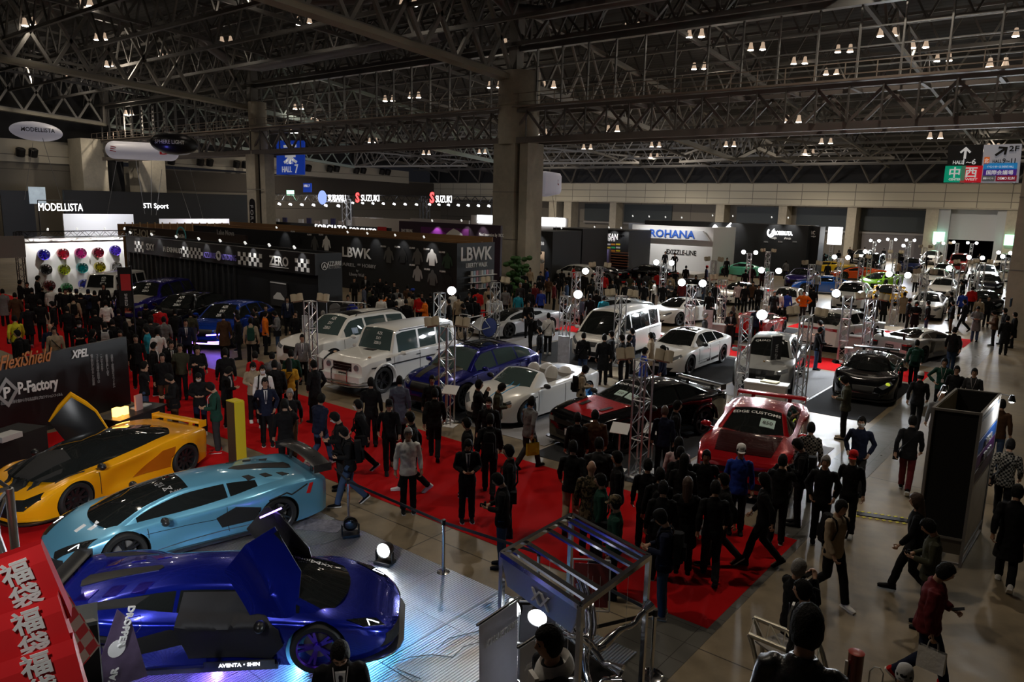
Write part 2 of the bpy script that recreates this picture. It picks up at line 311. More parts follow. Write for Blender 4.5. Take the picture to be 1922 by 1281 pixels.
# ---------------------------------------------------------------- roof steel
M_roof = panel_mat('roof_deck', (.045, .045, .047), 40, .6, .06, rough=.8, rot=(0, 0, 0))
mb = MB(); mb.loft([[(-114, -8, 23.6), (14, -8, 23.6), (14, -8, 23.9), (-114, -8, 23.9)], [(-114, 48, 23.2), (14, 48, 23.2), (14, 48, 23.5), (-114, 48, 23.5)], [(-114, 114, 13.2), (14, 114, 13.2), (14, 114, 13.5), (-114, 114, 13.5)]]); struct(mb.build('ceiling', M_roof))
M_st1 = mat('truss_steel', (.27, .26, .245), .55, .2); M_st2 = mat('truss_steel_dark', (.14, .135, .13), .6, .2); M_st3 = mat('truss_steel_pale', (.36, .44, .42), .5, .1)
M_pinky = mat('girder_steel', (.17, .15, .14), .55, .2)
def truss(name, P, Q, n, zt0, zt1, zb0, zb1, w, m, style='X', wc=None, mid=False):
    """P,Q plan points; top heights zt0..zt1, bottom zb0..zb1; n bays"""
    mb = MB(); P = Vector((*P, 0)); Q = Vector((*Q, 0)); wc = wc or w*1.6
    def pt(t, f):
        q = P.lerp(Q, t); zt = zt0+(zt1-zt0)*t; zb = zb0+(zb1-zb0)*t; q.z = zb+(zt-zb)*f; return q
    mb.bar(pt(0, 1), pt(1, 1), wc); mb.bar(pt(0, 0), pt(1, 0), wc*1.25)
    if mid: mb.bar(pt(0, .5), pt(1, .5), w)
    for i in range(n):
        a, b = i/n, (i+1)/n
        if style == 'X': mb.bar(pt(a, 0), pt(b, 1), w*.8); mb.bar(pt(a, 1), pt(b, 0), w*.8)
        if style == 'W': mb.bar(pt(a, 0), pt((a+b)/2, 1), w); mb.bar(pt((a+b)/2, 1), pt(b, 0), w)
        if style == 'N': mb.bar(pt(a, 0), pt(b, 1), w*.8); mb.bar(pt(a, 0), pt(a, 1), w)
        if style == 'K': mb.bar(pt(a, 0), pt(b, 1), w*.9); mb.bar(pt(a, 0), pt(a, 1), w*.9); mb.bar(pt(a, 1), pt(b, .0), w*.6)
        if style == 'M':      # paired diagonals through a middle node
            mb.bar(pt(a, 0), pt((a+b)/2, .5), w); mb.bar(pt((a+b)/2, .5), pt(a, 1), w); mb.bar(pt(b, 0), pt((a+b)/2, .5), w); mb.bar(pt((a+b)/2, .5), pt(b, 1), w)
    return struct(mb.build(name, m))
# main trusses down to the columns
for x in (-36.3, -71.0, -105.5):
    truss('beam_main', (x, 44.5), (x, -4), 16, 20.1, 23.3, 15.2, 18.3, .26, M_st1, 'M', .34)
    struct(bx('beam_flange', x-.5, 20, 16.6, x+.5, 20.1, 16.7, M_st1))
    mb = MB(); mb.bar((x, 44.8, 15.05), (x, -4, 18.1), 1.0, .35); struct(mb.build('beam_flange', mat('flange_steel', (.33, .31, .25), .6)))
    mb = MB(); mb.bar((x, 44.8, 15.0), (x, 45, 22), .8); struct(mb.build('beam_post', M_st1))
    # beyond the girder the chord falls to a low point and rises again
    pale = M_st3 if x < -50 else M_st1
    truss('beam_far', (x, 45.3), (x, 86), 13, 20.2, 15.2, 15.0, 11.8, .2, pale, 'X', .34)
    truss('beam_far', (x, 86), (x, 93), 3, 15.2, 15.2, 11.8, 13.6, .2, M_st1, 'W', .3)
    truss('beam_far', (x, 93), (x, 109.5), 6, 15.0, 13.0, 13.6, 12.1, .2, M_st1, 'W', .3)
    for dx in (-14, 14): truss('beam_far', (x, 86), (x+dx, 100), 6, 14.6, 13.4, 11.9, 12.6, .15, M_st1, 'W', .25)
# secondary trusses along the hall
for k, y in enumerate(range(4, 45, 5)):
    t = (44.5-y)/48.5; zt = 20.3+3.0*t; zb = zt-2.9
    truss('beam_secondary', (-110, y), (10, y), 40, zt, zt, zb, zb, .14, M_st2, 'W', .2)
    if k % 2 == 0: truss('beam_secondary', (-110, y+1.6), (10, y+1.6), 40, zt+1.2, zt+1.2, zb+2.1, zb+2.1, .12, M_st2, 'X', .16)
for x in (-94, -82.5, -59.5, -48, -24.7, -13):
    truss('beam_secondary', (x, 44.5), (x, -4), 14, 20.6, 23.2, 18.0, 20.6, .15, M_st2, 'W', .2)
    truss('beam_far', (x, 46), (x, 109), 18, 19.9, 13.4, 17.9, 12.0, .14, M_st2, 'W', .2)
for y in range(51, 110, 6):
    t = (y-48)/66; zt = 22.6-9.7*t; zb = zt-1.7-1.2*(1-t)
    truss('beam_secondary', (-109, y), (10, y), 44, zt, zt, zb, zb, .13, M_st1 if y > 80 else M_st2, 'W', .2)
# the great girder across the hall with its catwalk and glazing posts
mb = MB()
for yy in (YG-1.1, YG+1.1):
    for z, w in ((10.65, .42), (12.75, .24)): mb.box(((-107+8)/2, yy, z), (115, .38, w))
n = 34; L = 115/n
for i in range(n):
    x0 = -107+i*L
    for yy in (YG-1.1, YG+1.1):
        mb.bar((x0, yy, 10.8), (x0+L/2, yy, 12.6), .16); mb.bar((x0+L/2, yy, 12.6), (x0+L, yy, 10.8), .16)
    mb.bar((x0, YG-1.1, 12.7), (x0, YG+1.1, 12.7), .2); mb.bar((x0, YG-1.1, 10.8), (x0+L/2, YG+1.1, 10.8), .14)
struct(mb.build('beam_girder', M_pinky))
mb = MB()
for i in range(2*n): mb.bar((-107+i*L/2, YG-1.35, 10.8), (-107+i*L/2, YG-1.35, 12.7), .09)
struct(mb.build('beam_girder_post', M_st2))
mb = MB(); mb.box((-49.5, YG-1.4, 13.0), (115, .12, .12)); mb.box((-49.5, YG-1.4, 13.3), (115, .05, .05)); mb.box((-49.5, YG-1.4, 13.9), (115, .05, .05)); mb.box((-49.5, YG-.9, 12.98), (115, 1, .05))
for i in range(72): mb.bar((-107+i*1.6, YG-1.4, 12.95), (-107+i*1.6, YG-1.4, 13.9), .05)
struct(mb.build('trim_4', mat('catwalk_rail', (.3, .25, .21), .5)))
mb = MB()
for i in range(53): mb.box((-107+i*2.2, YG, 15.1), (.09, .18, 4.4))
for z in (13.9, 14.9, 15.9): mb.box((-49.5, YG+.05, z), (115, .06, .07))
mb.box((-49.5, YG, 17.3), (115, .5, .5)); struct(mb.build('window_20_frame', mat('glazing_steel', (.2, .2, .2), .4, .5)))
truss('beam_girder_upper', (-107, YG), (8, YG), 24, 22.4, 22.4, 17.4, 17.4, .24, M_st2, 'K', .3)
mb = MB()                                    # perforated posts at the far left of the girder
for i in range(14):
    p = onY(205+i*21, 250, YG+1.2); q = .22
    for dx in (-q, q): mb.box((p.x+dx, YG+1.2, 14.6), (.07, .07, 5))
    for j in range(10): mb.box((p.x, YG+1.2, 12.3+j*.5), (2*q, .06, .22))
struct(mb.build('window_21_frame', M_st2))
# struts standing on the back wall under the roof edge
mb = MB()
for i in range(22):
    x0 = -108+i*5.4; mb.bar((x0, YB-.5, 10), (x0-1.2, YB-3.5, 13.4), .22); mb.bar((x0, YB-.5, 10), (x0+3.2, YB-3.5, 13.0), .22)
mb.box((-50, YB-3.4, 12.9), (120, .2, .2)); mb.box((-50, YB-5.5, 12.2), (120, .2, .2)); mb.box((-50, YB-9, 13.4), (120, .16, .16)); struct(mb.build('beam_strut', M_st2))
# ducts
M_duct = mat('duct', (.17, .16, .17), .5, .5)
def duct(pts, r): struct(MB().tube(pts, r, 14).build('ceiling_duct', M_duct, smooth=True))
duct([(-66, 36, 20.2), (-66, 40, 18.2), (-63, 40.8, 17.9), (-54, 40.8, 18), (-40, 40.8, 18.0)], .45)
duct([(-33, 36, 20.5), (-33, 40, 18.6), (-31, 41, 18.3), (-20, 41, 18.3), (4, 41, 18.3)], .45)
duct([(-45, 28, 21), (-45, 33, 19.3), (-40, 34, 19), (-36.5, 34, 19)], .35)
# ceiling lamps: a pair of bell shaped high-bay lamps per fixture
M_bell = mat('lamp_glass', (.35, .28, .24), .25, emit=(1, .72, .5), es=.35)
bm_ = MB(); bm_.lathe([(.06, 1.0), (.2, .95), (.24, .6), (.34, .25), (.4, .06)], n=16, cap=False); bell = bm_.mesh('lamp_shade', M_bell, True)
bm_ = MB(); bm_.lathe([(.02, 0), (.38, .02), (.38, .06), (.02, .08)], n=16); disc = bm_.mesh('lamp_glow_disc', M_lampw, True)
bm_ = MB(); bm_.bar((0, 0, 1), (0, 0, 1.6), .06); rod = bm_.mesh('rod', M_st2)
LIGHTS = []
def light(name, kind, loc, energy, col=(1, 1, 1), r=.15, parent=None, target=None, size=60, blend=.6):
    l = bpy.data.lights.new(name, kind); l.energy = energy; l.color = col
    if kind == 'AREA': l.size = r; l.shape = 'DISK'
    else: l.shadow_soft_size = r
    if kind == 'SPOT': l.spot_size = R(size); l.spot_blend = blend
    o = bpy.data.objects.new(name, l); COL.objects.link(o); o.location = loc
    if target is not None: o.rotation_euler = (Vector(target)-Vector(loc)).to_track_quat('-Z', 'Y').to_euler()
    if parent: o.parent = parent
    return o
near = [(55, 48), (160, 13), (425, 82), (571, 46), (310, 106), (207, 125), (129, 145), (768, 12), (769, 118), (780, 184), (958, 88), (868, 165), (927, 166), (1187, 58), (1300, 130), (1325, 131), (1566, 100), (1597, 97), (1497, 10), (1577, 33)]
nearp = [(55, 48), (160, 13), (425, 82), (571, 46), (310, 106), (207, 125), (129, 145), (766, 12), (1187, 58), (1497, 8), (958, 86)]
farp = [(778, 184), (928, 165), (1312, 130), (1584, 98), (1030, 165), (1305, 70), (1420, 94), (1500, 120), (1920, 68), (1665, 68), (1725, 90), (1770, 115), (1488, 230), (1722, 215), (1550, 270), (1755, 260), (800, 290), (905, 288), (994, 286), (1102, 280), (1230, 276), (1370, 275), (1150, 247), (1016, 253), (730, 190), (560, 205), (700, 268), (1560, 140), (1905, 230), (645, 20)]
def ceil_lamp(p, s, grp, lab, watts):
    e = empty('ceiling_lamp', p, R(20), lab, 'ceiling lamp', grp); e.scale = (s, s, s)
    for dx in (-.75, .75):
        a = ob('lamp_shade', bell, e, (dx, 0, 0)); b = ob('glow_disc', disc, e, (dx, 0, -.03)); ob('hanging_rod', rod, e, (dx, 0, 0))
    if watts: light('ceiling_light', 'POINT', Vector(p)+Vector((0, 0, -.35)), watts*.045, (1, .86, .68), .1); light('ceiling_light', 'SPOT', Vector(p)+Vector((0, 0, -.45)), watts*.5, (1, .86, .68), .1, target=Vector(p)-Vector((0, 0, 9)), size=150, blend=.7)
for i, (px, py) in enumerate(nearp): ceil_lamp(G(px, py, 19.2), .62, 'high bay lamps over the near half', 'warm high bay lamp pair hanging in the roof trusses over the near half', 0)
for i, (px, py) in enumerate(farp):
    t = (408-py)/400; z = 17.5 if py < 150 else (15.5 if py < 225 else 12.6); p = G(px, py, z)
    if p.y > 107 or p.y < 46: p = onY(px, py, 100 if p.y > 107 else 60)
    ceil_lamp(p, .55, 'high bay lamps beyond the girder', 'warm high bay lamp pair hanging in the roof beyond the great girder', 0)
for x, y in ((-12, 6), (-30, 6), (-52, 10), (-80, 14), (-4, 22), (-24, 26), (-48, 30), (-75, 32), (-10, 42), (-98, 34)):
    ceil_lamp((x, y, 20.0), .62, 'high bay lamps over the aisles', 'warm high bay lamp pair of the roof grid above the aisles', 2600)
for x, y in ((-8, 62), (-30, 66), (-55, 66), (-84, 62), (-12, 98), (-32, 99), (-54, 99), (-78, 98), (-100, 70), (-99, 45)):
    ceil_lamp((x, y, 13.2 if y > 80 else 16), .62, 'high bay lamps over the far half', 'warm high bay lamp pair of the roof grid over the far half', 6800 if y > 90 else 3400)
#@@P3
# ================================================================== PEOPLE
def V(*a): return Vector(a)
def evalmesh(me, mods, mats, smooth=True):
    o = bpy.data.objects.new('tmp', me); TS.collection.objects.link(o)
    for k, kw in mods:
        md = o.modifiers.new(k, k)
        for a, b in kw.items(): setattr(md, a, b)
    dg = depsg()
    r = bpy.data.meshes.new_from_object(o.evaluated_get(dg)); bpy.data.objects.remove(o)
    r.materials.clear()
    for m in mats: r.materials.append(m)
    if smooth: r.polygons.foreach_set('use_smooth', [True]*len(r.polygons))
    return r
def remesh(mb, vox, mats, sm=2):
    me = mb.mesh('r', mats[0]); return evalmesh(me, [('REMESH', dict(mode='VOXEL', voxel_size=vox)), ('SMOOTH', dict(iterations=sm, factor=.5))], mats)
# head shape in its own space: origin at the neck joint, face towards -Y
def head_pt(u, v, s=1.0):                    # u azimuth (0 = face), v polar from the bottom
    sx, cx = math.sin(v), math.cos(v)
    x = math.sin(u)*sx; y = -math.cos(u)*sx; z = -cx
    w = .076; d = .094; h = .118
    p = Vector((x*w, y*d, z*h))
    if z < 0:                                 # jaw narrows
        k = 1+.30*z*z*(1 if y < .1 else .6); p.x *= k; p.y *= (1+.05*z) if y < 0 else (1+.25*z)
    if y > 0: p.y *= 1.06
    def g(a, b, c, r): return math.exp(-(((x-a)/r)**2+((z-b)/c)**2))
    if y < 0:
        p.y -= .020*math.exp(-((x/.16)**2+((z+.10)/.13)**2))       # nose tip
        p.y -= .010*math.exp(-((x/.13)**2+((z-.06)/.2)**2))        # bridge
        p.y += .009*(g(.36, .10, .10, .17)+g(-.36, .10, .10, .17)) # sockets
        p.y -= .005*(g(.34, .26, .08, .25)+g(-.34, .26, .08, .25)) # brow
        p.y -= .006*math.exp(-((x/.26)**2+((z+.42)/.08)**2))       # lips
        p.y -= .007*math.exp(-((x/.28)**2+((z+.78)/.14)**2))       # chin
        p.y -= .004*(g(.55, -.1, .2, .2)+g(-.55, -.1, .2, .2))     # cheeks
    return p*s+Vector((0, -.012, .135))
def head_mesh(mb, m4, n=36, k=26):
    rings = [[m4 @ head_pt(2*PI*j/n, PI*(i+.15)/(k+.3)) for j in range(n)] for i in range(k+1)]
    mb.loft(rings)
    for s in (-1, 1): mb.ell(m4 @ V(s*.078, .004, .135), (.012, .022, .034), mtx=m4.to_3x3())
def hair_mesh(kind):
    n, k = 40, 26; mb = MB()
    long_ = kind in ('long', 'pony')
    rings = []
    for i in range(k+1):
        v = PI*(i+.15)/(k+.3); r = []
        for j in range(n):
            u = 2*PI*j/n; uu = min(u, 2*PI-u)                      # 0 at the face
            # hairline as polar angle: above the forehead at the front, down to the nape at the back
            line = 2.02-.25*math.cos(3*u)*.2 if uu < .75 else (2.02-(uu-.75)*1.9 if uu < 1.35 else (.88-(uu-1.35)*.18))
            if kind == 'long': line = 2.02 if uu < .7 else 2.02-(uu-.7)*3
            line = max(line, .45)
            th_ = .016+.006*noise.noise(V(math.sin(u)*3, math.cos(u)*3, v*3)) + (.006 if kind == 'long' else 0)
            vv = max(v, line)
            f = min(1, max(0, (vv-line)/.18))
            p = head_pt(u, vv); c = V(0, .005, .14); d = (p-c).normalized()
            q = p+d*(th_*(.25+.75*f)+(.008*max(0, math.cos(v-2.9)) if v > 2 else 0)); r.append(q if v >= line-.08 else p-d*.01)
        rings.append(r)
    mb.loft(rings)
    if kind == 'long':
        mb.loft([[V(.088*math.sin(a)*(1+.1*t), .02+.07*(1-math.cos(a))*.6-.02*(a*a > 99)+.02*t, .15-.3*t) if False else V(.086*math.cos(a), .035+.075*math.sin(a)+.02*t, .16-.32*t) for a in [2*PI*q/20 for q in range(20)]] for t in (0, .3, .6, .9, 1.0)])
    if kind == 'pony': mb.tube([V(0, .1, .19), V(0, .15, .17), V(0, .16, .05), V(0, .14, -.1)], [.02, .03, .028, .01])
    return mb.mesh('hair', M_hair, True, 80)
def cap_mesh():
    mb = MB(); n = 28
    mb.loft([[V(.088*math.cos(a)*r, .107*math.sin(a)*r+.0, .165+z) for a in [2*PI*q/n for q in range(n)]] for r, z in ((1, -.005), (1.02, .03), (.97, .065), (.82, .093), (.5, .11), (.04, .115))])
    mb.mi = 1; mb.loft([[V(.078*math.cos(a)*r, -.085+.085*math.sin(a)*r*1.1-.0, .17-z-.02*r) for a in [PI+PI*q/10 for q in range(11)]]+[V(.078*math.cos(a)*r*.9, -.085+.085*math.sin(a)*r, .162-z-.02*r) for a in [PI+PI*(10-q)/10 for q in range(11)]] for r, z in ((1.0, 0), (.3, -.0))])
    return mb.mesh('cap', [M_blk, M_blk], True, 50)
def beanie_mesh():
    mb = MB(); n = 28
    mb.loft([[V(.09*math.cos(a)*r, .11*math.sin(a)*r+.004, .155+z) for a in [2*PI*q/n for q in range(n)]] for r, z in ((1.05, -.02), (1.07, .02), (1.0, .025), (.98, .06), (.85, .1), (.5, .125), (.04, .135))])
    return mb.mesh('beanie', M_blk, True, 60)
HEADGEAR = {}
def headgear(k):
    if k not in HEADGEAR:
        HEADGEAR[k] = cap_mesh() if k == 'cap' else beanie_mesh() if k == 'beanie' else hair_mesh(k)
    return HEADGEAR[k]
mb = MB()
for s in (-1, 1): mb.ell((s*.030, -.096, .147), (.012, .006, .006)); mb.tube([(s*.015, -.112, .168), (s*.03, -.112, .174), (s*.046, -.103, .169)], .0035, 5)
ME_eyes = mb.mesh('eyes', M_eye, True)
mb = MB(); rg = []
for i in range(9):
    v = PI*(.50-.42*(i/8)) if False else 1.55-.95*i/8
    rg.append([head_pt(u, v)+(head_pt(u, v)-V(0, 0, .13)).normalized()*.007 for u in [-.95+1.9*j/14 for j in range(15)]])
mb.loft(rg, cap=False, closed=False); ME_mask = evalmesh(mb.mesh('mask', M_white), [('SOLIDIFY', dict(thickness=.004))], [mat('mask_white', (.75, .78, .8), .8)])
mb = MB()
for s in (-1, 1): mb.tube([V(s*.033+.021*math.cos(a), -.116, .145+.016*math.sin(a)) for a in [2*PI*q/12 for q in range(13)]], .002, 5); mb.tube([(s*.054, -.114, .15), (s*.08, -.06, .15), (s*.082, .0, .145)], .002, 5)
mb.tube([(-.012, -.117, .148), (.012, -.117, .148)], .002, 5); ME_glasses = mb.mesh('glasses', M_blk)
# poses: elbow and wrist of each side, knee and ankle of each side, head pitch, torso lean
A_dn = ((.245, .03, 1.13), (.265, -.05, .89)); L_st = ((.095, -.01, .5), (.105, .02, .085))
def mir(t): return tuple((-x, y, z) for x, y, z in t)
A_hold = ((.25, -.01, 1.15), (.09, -.25, 1.13)); A_cam = ((.25, -.16, 1.25), (.075, -.24, 1.5)); A_pock = ((.30, .08, 1.15), (.215, -.05, .94))
A_fw = ((.245, -.08, 1.14), (.235, -.24, .95)); A_bk = ((.25, .16, 1.15), (.255, .16, .91))
L_fw = ((.09, -.17, .51), (.09, -.27, .10)); L_bk = ((.09, .0, .49), (.09, .32, .17))
POSE = {
 's': (A_dn, mir(A_dn), L_st, mir(L_st), 4, 0), 'h': (A_hold, mir(A_hold), L_st, mir(L_st), 30, 2), 'u': (A_cam, mir(A_cam), L_st, mir(L_st), 4, 0),
 'w': (A_bk, mir(A_fw), L_fw, mir(L_bk), 6, 4), 'W': (A_fw, mir(A_bk), L_bk, mir(L_fw), 6, 4), 'p': (A_pock, mir(A_pock), ((.11, -.03, .5), (.13, -.02, .085)), mir(((.085, .01, .5), (.09, .04, .085))), 6, 0),
 't': (A_dn, ((-.27, -.13, 1.24), (-.125, -.08, 1.50)), L_st, mir(L_st), 8, 0), 'x': (((.25, -.05, 1.14), (-.05, -.19, 1.2)), ((-.25, -.05, 1.13), (.06, -.22, 1.13)), L_st, mir(L_st), 8, 0),
 'o': (A_dn, ((-.26, -.1, 1.16), (-.2, -.33, 1.14)), ((.1, -.04, .5), (.12, -.03, .085)), mir(L_st), 16, 2), 'k': (((.4, .08, 1.17), (.21, -.05, 1.0)), mir(((.4, .08, 1.17), (.21, -.05, 1.0))), L_st, mir(L_st), 4, 0),
 'n': (A_hold, mir(A_dn), L_fw, mir(L_bk), 24, 5), 'l': (A_fw, mir(A_fw), L_st, mir(L_st), 24, 14)}
def lerp(a, b, t): return a+(b-a)*t
def sk(pose):
    la, ra, ll, rl, hp, ln = POSE[pose]
    lean = Matrix.Translation(V(0, 0, .95)) @ Matrix.Rotation(R(ln), 4, 'X') @ Matrix.Translation(V(0, 0, -.95))
    d = dict(lean=lean, neck=lean @ V(0, .012, 1.475), hm=Matrix.Translation(lean @ V(0, .0, 1.505)) @ Matrix.Rotation(R(hp), 4, 'X'), legs=[], arms=[])
    for s, a in ((1, la), (-1, ra)): d['arms'].append((s, lean @ V(s*.175, .01, 1.415), lean @ V(*a[0]), lean @ V(*a[1])))
    for s, a in ((1, ll), (-1, rl)): d['legs'].append((s, V(s*.09, 0, .92), V(*a[0]), V(*a[1])))
    return d
def ring(c, rx, ry, m, n=18, sq=0): return [m @ (Vector(c)+V(rx*math.cos(a)*(1+sq*abs(math.sin(2*a))), ry*math.sin(a)*(1+sq*abs(math.sin(2*a))), 0)) for a in [2*PI*j/n for j in range(n)]]
def hand(mb, W, d, inn):                      # W wrist, d hand direction, inn palm normal
    d = d.normalized(); inn = (inn-d*inn.dot(d)).normalized(); s = d.cross(inn).normalized()
    mb.tube([W-d*.02, W+d*.03, W+d*.085], [(.026, .019), (.037, .016), (.038, .014)], 10)
    for i, (o, L) in enumerate(((-.03, .066), (-.0105, .075), (.0095, .07), (.029, .055))):
        b = W+d*.08+s*o; k = 1+.15*i
        p1 = b+d*L*.42+inn*.008*k; p2 = p1+d*L*.26+inn*.018*k; p3 = p2+d*L*.10+inn*.022*k
        mb.tube([b-d*.01, p1, p2, p3], [.0095, .009, .0085, .007], 8)
    b = W+d*.025-s*.028+inn*.004
    mb.tube([b, b-s*.022+d*.03+inn*.012, b-s*.022+d*.055+inn*.024], [.0125, .011, .009], 8)
def body_mesh(pose):
    k = sk(pose); mb = MB(); L = k['lean']; I = Matrix.Identity(4)
    mb.loft([ring((0, y, z), rx, ry, L if z > 1 else I, 18) for z, rx, ry, y in ((.84, .13, .09, 0), (.9, .155, .11, .01), (.98, .15, .11, .01), (1.08, .135, .1, 0), (1.2, .15, .11, 0), (1.33, .16, .11, .005), (1.39, .13, .085, .01), (1.44, .08, .065, .015), (1.475, .06, .058, .012))])
    mb.tube([k['neck']-V(0, 0, .04), k['neck']+V(0, 0, .02), k['hm'] @ V(0, .01, .08)], [(.062, .06), (.055, .056), (.054, .058)], 14)
    head_mesh(mb, k['hm'])
    for s, S, E_, W in k['arms']:
        mb.tube([S, S.lerp(E_, .5), E_, E_.lerp(W, .4), W], [.04, .04, .036, .036, .026], 12); mb.ell(S-V(s*.03, 0, .02), (.04, .04, .04))
        f = (W-E_).normalized(); hd = f+V(0, -.15 if pose in 'hxu' else 0, -.0); mb_in = V(-s, -.2, .15) if pose not in 'ho' else V(-s*.5, .2, .9)
        hand(mb, W, hd, mb_in)
    for s, Hh, K, A in k['legs']:
        mb.tube([Hh, Hh.lerp(K, .35), K, K.lerp(A, .35), A], [.08, .07, .05, .05, .032], 12)
        up = A.z > .12; fd = V(0, -1, -.9 if up else -.18).normalized()
        mb.tube([A+V(0, .03, -.03), A+fd*.08+V(0, 0, -.02), A+fd*.19+V(0, 0, -.02)], [(.028, .024), (.03, .018), (.022, .010)], 10)
    me = remesh(mb, .0088, [M_skin, M_lip], 2)
    inv = k['hm'].inverted()
    for p in me.polygons:
        c = inv @ p.center
        if c.z > .07 and c.z < .095 and abs(c.x) < .024 and c.y < -.085 and c.z > .078: p.material_index = 1
    return me
def wrinkle(me, amp, sc):
    nrm = [v.normal.copy() for v in me.vertices]
    for v, n in zip(me.vertices, nrm): v.co += n*amp*noise.noise(v.co*sc)
    me.update(); return me
def top_mesh(pose, style):
    k = sk(pose); mb = MB(); L = k['lean']; I = Matrix.Identity(4); f = {'jacket': 1.0, 'coat': 1.06, 'slim': .93, 'puffy': 1.16}[style]
    low = {'jacket': .80, 'coat': .52, 'slim': .84, 'puffy': .82}[style]
    prof = [(1.0, .165, .125), (1.1, .162, .122), (1.2, .172, .13), (1.33, .192, .133), (1.385, .178, .118), (1.42, .145, .10), (1.45, .105, .088), (1.468, .085, .08)]
    if style == 'coat': rg = [(.52, .215, .17), (.7, .2, .155), (.85, .185, .145)]
    else: rg = [(low, .186, .145), (low+.04, .190, .147), (.92, .18, .138)]
    mb.loft([ring((0, .005, z), rx*f, ry*f, L if z > .96 else I, 20) for z, rx, ry in rg+prof])
    mb.loft([[L @ V(r*math.cos(a), .012+r*.95*math.sin(a), z+.02*math.sin(a)) for a in [2*PI*q/16 for q in range(16)]] for r, z in ((.088, 1.44), (.082, 1.485), (.072, 1.505), (.06, 1.48))])
    r = {'jacket': 1, 'coat': 1.05, 'slim': .85, 'puffy': 1.3}[style]
    for s, S, E_, W in k['arms']:
        W2 = E_.lerp(W, .93); mb.ell(S-V(s*.014, 0, .016), (.066*r**.5, .074*r**.5, .062))
        mb.tube([S, S.lerp(E_, .5), E_, E_.lerp(W, .5), W2], [.069*r, .062*r, .056*r, .053*r, .043*r], 14)
    me = remesh(mb, .0125, [M_blk], 3); return wrinkle(me, .010 if style != 'puffy' else .014, 13)
def trouser_mesh(pose):
    k = sk(pose); mb = MB(); I = Matrix.Identity(4)
    mb.loft([ring((0, .008, z), rx, ry, I, 18) for z, rx, ry in ((.8, .14, .10), (.86, .155, .112), (.93, .15, .108), (.98, .14, .1), (1.0, .13, .095))])
    for s, Hh, K, A in k['legs']:
        A2 = K.lerp(A, 1.04)
        mb.tube([Hh+V(0, 0, .02), Hh.lerp(K, .3), Hh.lerp(K, .7), K, K.lerp(A, .5), A2], [.092, .092, .082, .075, .070, .066], 14)
    me = remesh(mb, .0125, [M_blk], 3); return wrinkle(me, .009, 11)
mb = MB(); mb.loft([[V(w*math.cos(a), y+w*0+.0, z+h*math.sin(a)) for a in [2*PI*q/14 for q in range(14)]] for y, w, z, h in ((.075, .02, -.035, .03), (.06, .042, -.03, .05), (.0, .044, -.022, .055), (-.06, .046, -.04, .035), (-.13, .05, -.05, .024), (-.19, .042, -.055, .018), (-.215, .015, -.058, .012))])
mb.mi = 1; mb.loft([[V(x*s, y, z) for x, y in ((.03, .08), (.045, .03), (.04, -.04), (.052, -.13), (.035, -.21), (-.035, -.21), (-.052, -.13), (-.04, -.04), (-.045, .03), (-.03, .08))] for s, z in ((1, -.085), (1.03, -.062))])
ME_shoe = mb.mesh('shoe', [M_blk, M_blk], True, 50)
mb = MB()                                    # white shirt wedge and a dark tie for suits
mb.add([V(-.045, -.118, 1.455), V(.045, -.118, 1.455), V(.012, -.147, 1.12), V(-.012, -.147, 1.12), V(-.05, -.09, 1.455), V(.05, -.09, 1.455), V(.01, -.12, 1.12), V(-.01, -.12, 1.12), V(-.036, -.152, 1.3), V(.036, -.152, 1.3), V(.036, -.12, 1.3), V(-.036, -.12, 1.3)],
       [(0, 8, 9, 1), (8, 3, 2, 9), (4, 5, 10, 11), (11, 10, 6, 7), (0, 1, 5, 4), (2, 3, 7, 6), (0, 4, 11, 8), (8, 11, 7, 3), (1, 9, 10, 5), (9, 2, 6, 10)]); ME_shirt = mb.mesh('shirt', mat('shirt_white', (.75, .75, .75), .8))
mb = MB(); mb.loft([[V(x*w, -y, z) for x, y in ((-1, .156), (1, .156), (1, .145), (-1, .145))] for w, z in ((.012, 1.45), (.016, 1.43), (.012, 1.41), (.022, 1.2), (.002, 1.14))]); ME_tie = mb.mesh('tie', mat('tie_dark', (.02, .02, .04), .6))
mb = MB(); mb.tube([(-.07, -.05, 1.47), (-.05, -.15, 1.35), (0, -.175, 1.14), (.05, -.15, 1.35), (.07, -.05, 1.47)], .005, 5); mb.box((0, -.175, 1.09), (.07, .006, .1)); ME_lany = mb.mesh('lanyard', mat('badge', (.55, .5, .5), .5))
# things people carry
mb = MB(); mb.loft([[V(x*s, y, z) for x, y in ((-.14, .14), (.14, .14), (.13, .25), (.06, .29), (-.06, .29), (-.13, .25))] for s, z in ((.8, .95), (1, 1.0), (1, 1.25), (.9, 1.36), (.55, 1.42))])
for s in (-1, 1): mb.tube([(s*.09, .16, 1.38), (s*.11, .08, 1.475), (s*.115, -.06, 1.455), (s*.12, -.13, 1.32), (s*.14, -.08, 1.12), (s*.12, .15, 1.02)], [(.022, .008)]*6, 8)
mb.loft([[V(x*s, y, z) for x, y in ((-.1, .28), (.1, .28), (.09, .33), (-.09, .33))] for s, z in ((.9, 1.0), (1, 1.03), (1, 1.18), (.85, 1.22))]); ME_bpack = mb.mesh('backpack', M_blk, True, 40)
mb = MB(); mb.tube([(-.16, .02, 1.43), (-.06, -.15, 1.3), (.1, -.165, 1.1), (.22, -.06, .95)], [(.018, .006)]*4, 8); mb.tube([(-.16, .02, 1.43), (-.05, .15, 1.3), (.1, .16, 1.1), (.22, .04, .95)], [(.018, .006)]*4, 8); mb.box((.25, 0, .86), (.11, .3, .22)); ME_sbag = mb.mesh('shoulder_bag', M_blk)
